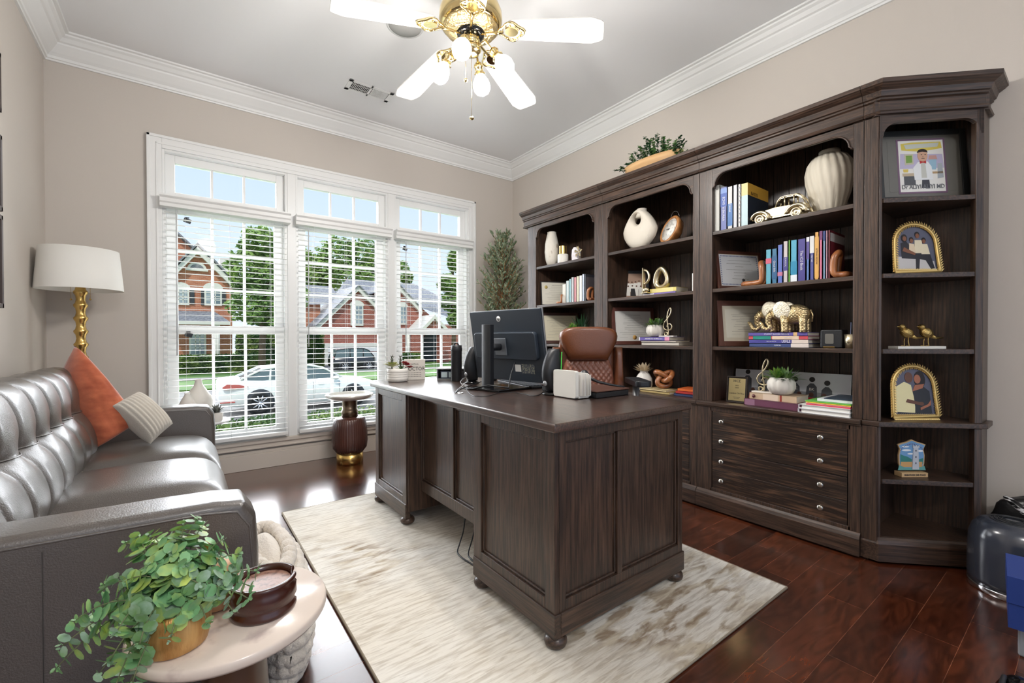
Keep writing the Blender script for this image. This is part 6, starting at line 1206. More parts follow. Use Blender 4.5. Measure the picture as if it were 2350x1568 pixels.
def arch_frame(name, label, px, off, z, w, h, content, ux):
    c = cpt(px, off); c.z = z+.006; ux = Vector(ux).normalized(); n_ = ux.cross(Vector(UPZ)); uy = Vector(UPZ)*math.cos(.10)-n_*math.sin(.10); F = frame(c, ux, uy); T = thing(name, label, 'photo frame', c); P = []
    for k in range(9): P.append((w/2*(.94+.06*0)+.0*k, h*.62*k/8))
    P = [(w*.5*(1-.07*k/6), h*.60*k/6) for k in range(7)]+[(w*.465*math.cos(PI*k/14), h*.60+h*.40*math.sin(PI*k/14)) for k in range(1, 14)]+[(-w*.5*(1-.07*(6-k)/6), h*.60*(6-k)/6) for k in range(7)]
    inner = [(x*.86, h*.5+(y-h*.5)*.87) for x, y in P]; MB().prism([(x*.97, h*.5+(y-h*.5)*.97) for x, y in P], -.002, 'z', -.010).xf(F).build('backing', black, T)
    MB().prism(inner, .0, 'z', -.003).xf(F).build('photo_background', cm_((92, 94, 112)), T)
    m = MB(); pts = [Vector((x*.95, h*.5+(y-h*.5)*.95, .001)) for x, y in P]; m.tube(pts, .008, 6, closed=True); n2 = len(pts)
    for i in range(n2):
        a, b = pts[i], pts[(i+1) % n2]; L_ = (b-a).length; q = max(1, int(L_/.010))
        for j in range(q):
            p_ = a.lerp(b, j/q); d = (b-a).normalized(); s_ = Vector((-d.y, d.x, 0))
            for sg in (-1, 1):
                e = (d*.7+s_*sg*.75+Vector((0, 0, .35))).normalized(); w3 = e.cross(Vector((0, 0, 1))).normalized()*.0028; m.add([p_, p_+e*.010-w3*1.7, p_+e*.024, p_+e*.010+w3*1.7], [(0, 1, 2, 3)])
    m.xf(F).build('leaf_border', M('antique_gold', rgb(226, 192, 122), .4, .7), T)
    for sg in (-1, 1): MB().ball(F @ Vector((sg*w*.32, -.004, 0)), .005, 10).build('foot', brass, T)
    content(T, F, w, h); return T
def shp(T, F, n_, pts, c_, h_=.0006): MB().prism(pts, h_, 'z', .0).xf(F).build(n_, cm_(c_), T)
def elp(cx, cy, a, b, n=18): return [(cx+a*math.cos(2*PI*k/n), cy+b*math.sin(2*PI*k/n)) for k in range(n)]
def family(T, F, w, h):
    shp(T, F, 'floor_drape', [(-w*.40, h*.07), (w*.40, h*.07), (w*.38, h*.24), (-w*.40, h*.34)], (200, 196, 194), .0004); SK, DKc, CR = (132, 84, 60), (40, 38, 44), (232, 220, 190)
    shp(T, F, 'dress', [(-w*.30, h*.30), (w*.02, h*.28), (-w*.02, h*.42), (-w*.18, h*.64), (-w*.30, h*.60)], DKc, .0008); shp(T, F, 'trousers', [(-.02*w, h*.08), (w*.05, h*.08), (w*.08, h*.28), (w*.20, h*.26), (w*.30, h*.08), (w*.38, h*.10), (w*.30, h*.40), (0, h*.42)], DKc, .0009)
    shp(T, F, 'shirt', [(-w*.02, h*.40), (w*.16, h*.40), (w*.15, h*.66), (w*.0, h*.66)], CR, .0012); shp(T, F, 'child_left', [(-w*.14, h*.40), (w*.0, h*.40), (-w*.02, h*.58), (-w*.12, h*.60)], (226, 206, 176), .0015); shp(T, F, 'child_right', [(w*.12, h*.38), (w*.30, h*.38), (w*.26, h*.58), (w*.14, h*.58)], CR, .0015)
    for n_, x, y, r in (('woman_hair', -.22, .70, .065), ('man_hair', .06, .77, .05), ('child_hair', -.07, .67, .045), ('child_hair', .19, .66, .045)): shp(T, F, n_, elp(w*x, h*y, w*r, h*r*1.2), (32, 24, 24), .0017)
    for x, y, r in ((-.215, .69, .04), (.06, .745, .04), (-.07, .645, .035), (.19, .635, .035)): shp(T, F, 'face', elp(w*x, h*y, w*r, h*r*1.2), SK, .002)
    shp(T, F, 'arms', [(-w*.28, h*.44), (-w*.02, h*.36), (w*.0, h*.40), (-w*.24, h*.52)], SK, .0018)
def couple(T, F, w, h):
    SK1, SK2 = (104, 68, 52), (168, 106, 80)
    shp(T, F, 'shirt', [(-w*.40, h*.12), (w*.02, h*.10), (w*.0, h*.40), (-w*.04, h*.62), (-w*.18, h*.68), (-w*.38, h*.58)], (236, 226, 176), .0008); shp(T, F, 'trousers', [(-w*.36, h*.08), (w*.36, h*.08), (w*.36, h*.14), (-w*.36, h*.14)], (40, 44, 60), .0006)
    shp(T, F, 'dress', [(w*.0, h*.08), (w*.36, h*.10), (w*.34, h*.50), (w*.18, h*.62), (-.02*w, h*.50), (w*.02, h*.30)], (44, 46, 52), .0010); shp(T, F, 'hair', elp(w*.15, h*.72, w*.12, h*.16), (36, 28, 28), .0012); shp(T, F, 'neckline', [(-.02*w, h*.50), (w*.20, h*.56), (w*.24, h*.64), (w*.04, h*.62)], SK2, .0014)
    shp(T, F, 'face', elp(w*.10, h*.73, w*.07, h*.085), SK2, .0018); shp(T, F, 'face', elp(-w*.08, h*.76, w*.085, h*.10), SK1, .0016); shp(T, F, 'forearm', [(-w*.18, h*.30), (w*.12, h*.24), (w*.16, h*.29), (-w*.14, h*.36)], SK1, .002); shp(T, F, 'hand', elp(w*.15, h*.27, w*.05, h*.035), SK1, .0022); shp(T, F, 'forearm', [(w*.12, h*.15), (w*.34, h*.24), (w*.35, h*.34), (w*.28, h*.26), (w*.12, h*.20)], SK2, .0021)
arch_frame('family_photo_frame', 'gold leaf-edged arched frame with a family photo on the second corner shelf', 2104, .075, SB, .225, .245, family, (.80, -.60, 0))
arch_frame('couple_photo_frame', 'gold leaf-edged arched frame with a couple photo at counter height in the corner', 2102, .07, SD, .225, .255, couple, (.80, -.60, 0))
# birds
cb = cpt(2104, .06); bd_ = Vector((.80, -.60, 0)); T = thing('bird_figurines', 'pair of gold birds on a white marble slab on the third corner shelf', 'figurine', (cb.x, cb.y, SC)); FB = frame((cb.x, cb.y, SC), bd_, (0, 0, 1)); RB = Matrix(((1, 0, 0, 0), (0, 1, 0, 0), (0, 0, 1, 0), (0, 0, 0, 1)))
MB().box(-.112, .112, .0005, .013, -.028, .028).xf(FB).build('marble_slab', wm, T, bevel=.001)
for dx, k in ((-.048, 0), (.045, 1)):
    m = MB(); m.ball((dx, .062, 0), .019, 18, (1.25, .95, .85), Matrix.Rotation(math.radians(-28), 3, 'Z')); m.ball((dx-.018, .083, .0), .0115, 14); m.tube([(dx-.027, .085, 0), (dx-.037, .084, 0)], .003, 6, rs=[.0035, .0004]); m.tube([(dx+.018, .050, 0), (dx+.034, .043, 0), (dx+.062, .044, 0)], .004, 6, rs=[.008, .005, .002])
    for sg in (-1, 1): m.tube([(dx, .048, sg*.007), (dx-.002, .030, sg*.009), (dx, .014, sg*.010), (dx-.012, .0140, sg*.010)], .0018, 6)
    m.xf(FB @ Matrix.Translation((dx, .0125, 0)) @ Matrix.Scale(1.28, 4) @ Matrix.Translation((-dx, -.0125, 0))).build('bird', M('aged_gold', rgb(186, 158, 98), .3, .95, bump=(90, .6)), T)
# lighthouse plaque
cl = cpt(2092, .075); T = thing('race_plaque', 'painted wooden shield plaque of a stone tower on the lowest corner shelf', 'plaque', (cl.x, cl.y, .388)); FL = frame((cl.x, cl.y, .388), (.80, -.60, 0), (0, 0, 1))
sh_ = [(-.052, .03), (.052, .03), (.060, .06), (.062, .10), (.056, .13), (.066, .152), (.045, .16), (.03, .163), (.0, .176), (-.03, .163), (-.045, .16), (-.066, .152), (-.056, .13), (-.062, .10), (-.060, .06)]
lw = M('light_plywood', rgb(206, 172, 126), .6); MB().box(-.062, .062, .0006, .022, -.02, .022).xf(FL).build('base', lw, T, bevel=.001); MB().prism(sh_, .004, 'z', -.003).xf(FL).build('shield', lw, T)
ins = [(x*.93, .1+(y-.1)*.93) for x, y in sh_]
MB().prism(ins, .0046, 'z', .004).xf(FL).build('painted_sky', cm_((112, 160, 206)), T)
def pp_(n_, pts, c_, h_): MB().prism(pts, h_, 'z', .0044).xf(FL).build(n_, cm_(c_), T)
for x, y, a, b in ((-.025, .125, .022, .005), (.04, .122, .015, .005), (-.005, .108, .016, .004), (-.03, .142, .018, .004)): pp_('cloud', elp(x, y, a, b), (236, 240, 244), .0050)
pp_('teal_trees', [(-.054, .06), (-.0, .06), (-.0, .082), (-.02, .094), (-.04, .10), (-.054, .106)], (52, 130, 124), .0052); pp_('teal_trees', [(.02, .06), (.054, .06), (.054, .088), (.03, .08)], (52, 130, 124), .0052); pp_('orange_field', [(-.052, .045), (.05, .045), (.05, .07), (-.052, .07)], (206, 160, 104), .0054); pp_('low_shrubs', [(-.066, .030), (.066, .030), (.060, .05), (.03, .042), (-.03, .042), (-.060, .054)], (96, 160, 156), .0058)
pp_('stone_tower', [(.0, .034), (.032, .034), (.028, .140), (.006, .140)], (196, 200, 208), .0085); pp_('tower_top', [(.002, .138), (.032, .138), (.032, .150), (.027, .150), (.027, .145), (.020, .145), (.020, .15), (.014, .15), (.014, .145), (.007, .145), (.007, .15), (.002, .15)], (206, 210, 216), .0095)
for y in (.06, .09, .12): pp_('tower_window', [(.014, y), (.018, y), (.018, y+.008), (.014, y+.008)], (60, 66, 80), .0098)
text('MARATHON 2ND PLACE', 'lettering', .0125, ink, T, FL @ Vector((0, .0115, .0226)), (.80, -.60, 0), UPZ, .0003, xs=.72, bold=.0003)
m = MB()
for k in range(16): a = math.radians(150-8*k); m.box(.062*math.cos(a)-.0015, .062*math.cos(a)+.0015, .093+.062*math.sin(a)-.002, .093+.062*math.sin(a)+.002, .0046, .0054)
m.xf(FL).build('arc_lettering', cm_((110, 60, 90)), T)
# ================================================================ outdoors
def brickm(name, c1, c2, sc=1):
    m = M(name, c1, .85); t = m.node_tree; p = t.nodes['Principled BSDF']; c = N(t, 'ShaderNodeTexCoord'); s_ = N(t, 'ShaderNodeSeparateXYZ'); k = N(t, 'ShaderNodeCombineXYZ'); a = N(t, 'ShaderNodeMath', operation='ADD')
    t.links.new(c.outputs['Object'], s_.inputs[0]); t.links.new(s_.outputs[0], a.inputs[0]); t.links.new(s_.outputs[1], a.inputs[1]); t.links.new(a.outputs[0], k.inputs[0]); t.links.new(s_.outputs[2], k.inputs[1])
    b = N(t, 'ShaderNodeTexBrick'); b.inputs['Scale'].default_value = 1; b.inputs['Brick Width'].default_value = .24; b.inputs['Row Height'].default_value = .085; b.inputs['Mortar Size'].default_value = .008
    b.inputs['Color1'].default_value = c1; b.inputs['Color2'].default_value = c2; b.inputs['Mortar'].default_value = rgb(190, 160, 140)
    t.links.new(k.outputs[0], b.inputs['Vector']); t.links.new(b.outputs[0], p.inputs['Base Color']); return m
bo_ = brickm('orange_brick', rgb(176, 98, 66), rgb(204, 128, 90)); br_ = brickm('red_brick', rgb(140, 62, 52), rgb(168, 84, 70))
shing = M('grey_shingles', rgb(112, 114, 118), .9, mix=(rgb(150, 150, 152), 6, .4, .6, (1, 1, 3)))
grass = M('lawn_grass', rgb(66, 106, 36), .95, mix=(rgb(94, 128, 50), 1.2, .35, .65), bump=(30, .6)); asph = M('concrete_road', rgb(108, 106, 102), .9, mix=(rgb(124, 122, 116), .8, .4, .6))
trimw = M('house_trim', rgb(232, 228, 216), .6); darkw = M('dark_window', rgb(120, 134, 142), .15, mix=(rgb(170, 182, 186), .7, .4, .6)); shut = M('dark_shutter', rgb(52, 56, 60), .6)
def ground(name, y0, z0, y1, z1, mat, x0=-60, x1=110):
    struct(MB().add([(x0, y0, z0), (x1, y0, z0), (x1, y1, z1), (x0, y1, z1), (x0, y0, z0-.3), (x1, y0, z0-.3), (x1, y1, z1-.3), (x0, y1, z1-.3)], [(0, 1, 2, 3), (7, 6, 5, 4), (0, 4, 5, 1), (1, 5, 6, 2), (2, 6, 7, 3), (3, 7, 4, 0)]), name, mat)
ground('front_lawn', 4.5, -.55, 13.6, -1.22, grass); ground('street', 13.6, -1.28, 24.5, -1.34, asph); ground('far_lawn', 24.5, -1.26, 130, -2.3, grass)
ground('sidewalk', 30.5, -1.27, 31.8, -1.28, asph)
# driveway
struct(MB().add([tuple(at(735, 862, 'y', 33)[0:2])+(-1.33,), tuple(at(905, 862, 'y', 33)[0:2])+(-1.33,), tuple(at(900, 850, 'y', 41)[0:2])+(-1.36,), tuple(at(745, 850, 'y', 41)[0:2])+(-1.36,)], [(0, 1, 2, 3)]), 'driveway', asph)
def leafcloud(mb, c, r, n, sz, seed, flat=1):
    rnd = random.Random(seed); c = Vector(c)
    for i in range(n):
        d = Vector((rnd.gauss(0, 1), rnd.gauss(0, 1), rnd.gauss(0, 1))).normalized(); k = rnd.uniform(.55, 1)**.5
        k *= .78+.34*noise.noise(d*2.3+Vector((seed, 0, 0)))+.1
        p = c+Vector((d.x*r[0], d.y*r[1], d.z*r[2]))*k; a = Vector((rnd.uniform(-1, 1), rnd.uniform(-1, 1), rnd.uniform(-.6, .6))).normalized(); b = a.orthogonal().normalized(); s_ = sz*rnd.uniform(.6, 1.3)
        mb.add([p-a*s_, p+b*s_*.6, p+a*s_, p-b*s_*.6], [(0, 1, 2, 3)])
    return mb
tl = M('tree_leaf', rgb(86, 122, 52), .7, mix=(rgb(142, 170, 84), .5, .35, .65)); hl = M('hedge_leaf', rgb(52, 84, 36), .8, mix=(rgb(128, 146, 62), .9, .42, .66)); bark = M('bark', rgb(104, 84, 68), .9)
def tree(label, px, Y, base, blobs, sz=.16, n=900, seed=1, name='street_tree'):
    """blobs in picture terms at distance Y: (px, py, half-width px, half-height px)"""
    p0 = at(px, 800, 'y', Y); T = thing(name, label, 'tree', (p0.x, Y, base)); m = MB(); sc = Y*.98/1012.6
    for k, (bx, by, rx, rz) in enumerate(blobs):
        c = at(bx, by, 'y', Y); leafcloud(m, c, (rx*sc*1.1, rx*sc*1.1, rz*sc), n, sz, seed+k)
    m.build('foliage', tl, T); zt = at(px, min(b[1] for b in blobs), 'y', Y).z
    tr = MB().tube([(p0.x, Y, base), (p0.x+.1, Y, (base+zt)/2), (p0.x-.1, Y, zt-1)], .2, 8, rs=[.24, .15, .05])
    for k, (bx, by, rx, rz) in enumerate(blobs): c = at(bx, by, 'y', Y); tr.tube([(p0.x+.1, Y, (base+c.z)/2+.2), ((p0.x+c.x)/2, Y, c.z-.6), c], .06, 6, rs=[.12, .07, .03])
    tr.build('trunk', bark, T)
tree('tall leafy tree between the orange brick house and the gabled red brick house', 600, 33, -1.4, [(600, 560, 40, 38), (570, 620, 40, 45), (615, 640, 42, 60), (590, 700, 50, 45), (640, 600, 40, 60), (630, 720, 40, 50), (660, 680, 40, 60)], .17, 1500, 3)
tree('broad leafy tree rising behind the grey roof of the red brick house', 780, 58, -2, [(740, 620, 40, 45), (780, 590, 45, 50), (830, 590, 42, 48), (865, 620, 35, 50), (710, 640, 40, 40), (800, 640, 80, 35), (690, 600, 25, 35)], .28, 1600, 20)
tree('small tree top seen beside the gable in the right-hand window', 928, 56, -2, [(926, 625, 16, 32), (936, 640, 12, 20)], .24, 500, 40)
tree('slender leafy tree on the right lawn seen through the right-hand window', 1040, 34, -1.5, [(1040, 600, 16, 34), (1026, 650, 26, 26), (1040, 690, 34, 34), (1050, 730, 26, 30), (1070, 660, 30, 70)], .16, 1300, 50)
def shrub(label, px0, px1, py0, Y, base, name='shrub', n=2200, sz=.07, dep=1.0, seed=9, grp=None):
    a, b = at(px0, 800, 'y', Y), at(px1, 800, 'y', Y); zt = at((px0+px1)/2, py0, 'y', Y).z; T = thing(name, label, name, ((a.x+b.x)/2, Y, base), grp); rnd = random.Random(seed); m = MB()
    x0, x1 = a.x, b.x; m.box(x0+.1, x1-.1, Y-dep/2+.1, Y+dep/2-.1, base, zt-.1)
    for i in range(n):
        f = rnd.random(); x = rnd.uniform(x0, x1); y = rnd.uniform(Y-dep/2, Y+dep/2); z = rnd.uniform(base, zt)
        if f < .5: y = Y-dep/2+rnd.uniform(-.06, .06)
        elif f < .85: z = zt+rnd.uniform(-.08, .05)
        else: x = rnd.choice((x0, x1))
        p = Vector((x, y, z)); q = Vector((rnd.uniform(-1, 1), rnd.uniform(-1, 1), rnd.uniform(-1, 1))).normalized(); w_ = q.orthogonal().normalized(); s_ = sz*rnd.uniform(.6, 1.3)
        m.add([p-q*s_, p+w_*s_*.6, p+q*s_, p-w_*s_*.6], [(0, 1, 2, 3)])
    m.build('foliage', hl, T)
shrub('low clipped hedge just outside below the three windows', 380, 1100, 955, 6.6, -.75, 'hedge', 12000, .028, .7, 4)
shrub('long clipped hedge in front of the orange brick house', 380, 640, 817, 37, -1.75, 'hedge', 6000, .13, 1.4, 5)
shrub('dark round shrubs beside the orange brick house', 545, 640, 770, 39, -1.7, 'shrub', 3500, .16, 2, 6)
shrub('tall clipped evergreen at the left corner of the garage', 696, 738, 762, 38, -1.6, 'shrub', 2500, .11, 1.6, 7)
shrub('small green shrub beside the porch columns of the red brick house', 905, 960, 812, 37.5, -1.6, 'shrub', 1500, .11, 1.2, 8)
# ---- orange brick house, left
YA = 42
def PX(px, py, Y=YA): v = at(px, py, 'y', Y); return (v.x, v.z)
HA = thing('brick_house', 'orange brick house with white gable trim and dark shutters seen through the left window', 'house', (PX(470, 800)[0], YA, -1.9))
def wallp(mb, pts, Y, d): return mb.prism([PX(*p, Y) for p in pts], Y+d, 'y', Y)
wallp(MB(), [(300, 850), (533, 850), (533, 662), (520, 650), (453, 575), (380, 645), (300, 600)], YA, 6).build('wall', bo_, HA)
wallp(MB(), [(300, 640), (300, 480), (330, 470), (470, 600), (470, 662)], YA+5, 1).build('rear_gable', bo_, HA)
m = MB()
for a, b in (((453, 568), (548, 661)), ((453, 568), (380, 640))):
    (x0, z0), (x1, z1) = PX(*a), PX(*b); m.prism([(x0, z0), (x1, z1), (x1, z1-.5), (x0, z0-.5)], YA+.1, 'y', YA-.5)
m.build('rake_board', trimw, HA)
m = MB()
for a, b, Y in (((453, 563), (552, 661), YA), ((453, 563), (370, 642), YA), ((330, 465), (445, 572), YA+5)):
    (x0, z0), (x1, z1) = PX(*a, Y), PX(*b, Y); m.prism([(x0, z0+.1), (x1, z1+.1), (x1, z1-.08), (x0, z0-.08)], Y+8, 'y', Y-.7)
m.build('roof', shing, HA)
wallp(MB(), [(500, 662), (532, 662), (532, 592), (505, 592)], YA+7, 3).build('dormer', trimw, HA)
def win(T, x0, x1, y0, y1, Y, shutters=(), arch_=False):
    m = MB(); (a, z1), (b, z0) = PX(x0, y0, Y), PX(x1, y1, Y); m.box(a-.12, b+.12, Y-.12, Y, z0-.15, z1+.12)
    if arch_:
        pts = [(a-.15, z1+.05)]+[((a+b)/2+(b-a+.4)/2*math.cos(PI-PI*k/8), z1+.1+.45*math.sin(PI-PI*k/8)) for k in range(9)]+[(b+.15, z1+.05)]
        m.prism(pts, Y-.02, 'y', Y-.14)
    o = m.build('window', trimw, T); g = MB(); g.box(a, b, Y-.14, Y-.121, z0, z1); sub(g, 'pane', darkw, o)
    g = MB()
    for k in (1, 2): g.box(a+(b-a)*k/3-.03, a+(b-a)*k/3+.03, Y-.16, Y-.14, z0, z1)
    for k in (1, 2, 3): g.box(a, b, Y-.16, Y-.14, z0+(z1-z0)*k/4-.03, z0+(z1-z0)*k/4+.03)
    sub(g, 'muntins', trimw, o)
    for s0, s1 in shutters: (c_, d_), (e_, f_) = PX(s0, y0-1, Y), PX(s1, y1+3, Y); MB().box(c_, e_, Y-.1, Y, f_, d_).build('shutter', shut, T)
win(HA, 400, 430, 664, 696, YA, ((436, 446),), True); win(HA, 473, 505, 664, 698, YA, ((461, 470), (508, 518)), True)
win(HA, 438, 469, 757, 812, YA); 
cx_, cz_ = PX(452, 618); r_ = PX(474, 618)[0]-cx_
m = MB(); m.prism([(cx_+r_*math.cos(PI*k/12), cz_+r_*.85*math.sin(PI*k/12)) for k in range(13)], YA-.02, 'y', YA-.15); m.box(cx_-r_-.1, cx_+r_+.1, YA-.2, YA, cz_-.15, cz_+.02); m.build('arched_vent', trimw, HA)
m = MB(); m.prism([(cx_+r_*.72*math.cos(PI*k/12), cz_+r_*.6*math.sin(PI*k/12)) for k in range(13)], YA-.15, 'y', YA-.17); m.build('vent_louvre', shing, HA)
(x0, z0), (x1, z1), (x2, z2) = PX(380, 736, YA-2), PX(528, 736, YA-2), PX(380, 712, YA)
m = MB(); m.add([(x0, YA-2, z0), (x1, YA-2, z0), (PX(492, 712)[0], YA, z2), (x2, YA, z2), (x0, YA, z0), (x1, YA, z0)], [(0, 1, 2, 3), (1, 5, 2), (0, 4, 5, 1)]); m.build('porch_roof', shing, HA)
MB().box(x0, x1, YA-2.05, YA-1.9, z0-.25, z0).build('gutter', trimw, HA)
for px in (495, 500):
    a, _ = PX(px, 800, YA-1.8); MB().cyl((a, YA-1.8), .14, -1.8, z0-.2, 12).build('porch_column', trimw, HA)
# ---- red brick house, middle and right
YB2 = 41
HB = thing('brick_house', 'red brick house with grey roofs, white-edged gables and a white garage door', 'house', (PX(850, 800, YB2)[0], YB2, -1.9))
P2 = lambda x, y: PX(x, y, YB2)
wallp(MB(), [(730, 850), (895, 850), (895, 735), (820, 665), (730, 745)], YB2, 5).build('gable_wall', br_, HB)
wallp(MB(), [(896, 850), (1090, 850), (1090, 745), (1010, 745), (905, 650), (896, 660)], YB2+1, 5).build('wing_wall', br_, HB)
wallp(MB(), [(640, 850), (735, 850), (735, 697), (640, 697)], YB2+3, 5).build('side_wall', bo_, HB)
m = MB(); (x0, z0), (x1, z1) = PX(640, 699, YB2+2.6), PX(790, 699, YB2+2.6); zr = PX(720, 655, YB2+7)[1]
m.add([(x0, YB2+2.6, z0), (x1, YB2+2.6, z1), (x1, YB2+7, zr), (x0, YB2+7, zr)], [(0, 1, 2, 3)])
(a0, b0), (a1, b1) = PX(770, 690, YB2+4), PX(1030, 690, YB2+4); (c0, d0), (c1, d1) = PX(797, 640, YB2+10), PX(950, 648, YB2+10)
m.add([(a0, YB2+4, b0), (a1, YB2+4, b1), (c1, YB2+10, d0), (c0, YB2+10, d0), (PX(745, 690, YB2+12)[0], YB2+12, b0), (PX(1030, 690, YB2+14)[0], YB2+14, b1)], [(0, 1, 2, 3), (4, 0, 3), (1, 5, 2)])
m.add([PX(960, 700, YB2+.5)[0:1]+(YB2+.5, PX(960, 705, YB2+.5)[1]), PX(1090, 700, YB2+.5)[0:1]+(YB2+.5, PX(1090, 748, YB2+.5)[1]), PX(1090, 700, YB2+5)[0:1]+(YB2+5, PX(1090, 700, YB2+5)[1]), PX(960, 700, YB2+5)[0:1]+(YB2+5, PX(960, 670, YB2+5)[1])], [(0, 1, 2, 3)])
m.build('main_roof', shing, HB)
for nm, mt, up_, th_, o_ in (('rake_board', trimw, 0, .45, .35), ('gable_roof', shing, .12, .12, .5)):
    m = MB()
    for (a, b, Y) in (((820, 657), (722, 750), YB2), ((820, 657), (900, 738), YB2), ((903, 645), (966, 712), YB2+1), ((903, 645), (880, 668), YB2+1)):
        (x0, z0), (x1, z1) = PX(*a, Y), PX(*b, Y); m.prism([(x0, z0+up_), (x1, z1+up_), (x1, z1+up_-th_), (x0, z0+up_-th_)], Y+(6 if up_ else .05), 'y', Y-o_)
    m.build(nm, mt, HB)
win(HB, 807, 830, 703, 744, YB2, (), True); win(HB, 912, 930, 705, 742, YB2+1, (), True)
(x0, z0), (x1, z1) = P2(752, 797), P2(884, 852); m = MB().box(x0-.3, x1+.3, YB2-.1, YB2, z0, z0+.35).box(x0-.3, x0, YB2-.1, YB2, -1.7, z0).box(x1, x1+.3, YB2-.1, YB2, -1.7, z0); m.build('garage_trim', trimw, HB)
m = MB(); h_ = (z0+1.7)/4
for k in range(4): m.box(x0, x1, YB2-.06, YB2, -1.7+k*h_+.03, -1.7+(k+1)*h_-.03)
m.build('garage_door', white, HB)
YP = YB2-2
pg = MB(); pts = [PX(995, 730, YP), PX(968, 757, YP), PX(1022, 757, YP)]; pg.prism(pts, YP+3, 'y', YP); pg.build('porch_gable', br_, HB)
m = MB()
for b in ((964, 758), (1026, 758)): (x0, z0), (x1, z1) = PX(995, 725, YP), PX(*b, YP); m.prism([(x0, z0+.1), (x1, z1+.1), (x1, z1-.3), (x0, z0-.3)], YP+3, 'y', YP-.3)
m.build('porch_rake', trimw, HB)
for a, b in ((945, 968), (1008, 1030)): (x0, _), (x1, _) = PX(a, 800, YP), PX(b, 800, YP); MB().box(x0, x1, YP, YP+.6, -1.7, PX(a, 765, YP)[1]).build('brick_pier', br_, HB)
(x0, z0), (x1, z1) = PX(940, 765, YP), PX(1034, 758, YP); MB().box(x0, x1, YP-.05, YP+.6, z0, z1).build('porch_beam', trimw, HB)
(x0, z0), (x1, _) = PX(971, 775, YB2+.9), PX(1006, 850, YB2+.9); cx_ = (x0+x1)/2; r_ = (x1-x0)/2
MB().prism([(x0, -1.7)]+[(cx_+r_*math.cos(PI-PI*k/10), z0-.3+.8*math.sin(PI*k/10)) for k in range(11)]+[(x1, -1.7)], YB2+.98, 'y', YB2+.9).build('front_door', shut, HB)
for px in (936, 941): a, _ = PX(px, 800, YP); MB().cyl((a, YP+.3), .12, -1.7, z0+.4, 10).build('porch_column', trimw, HB)
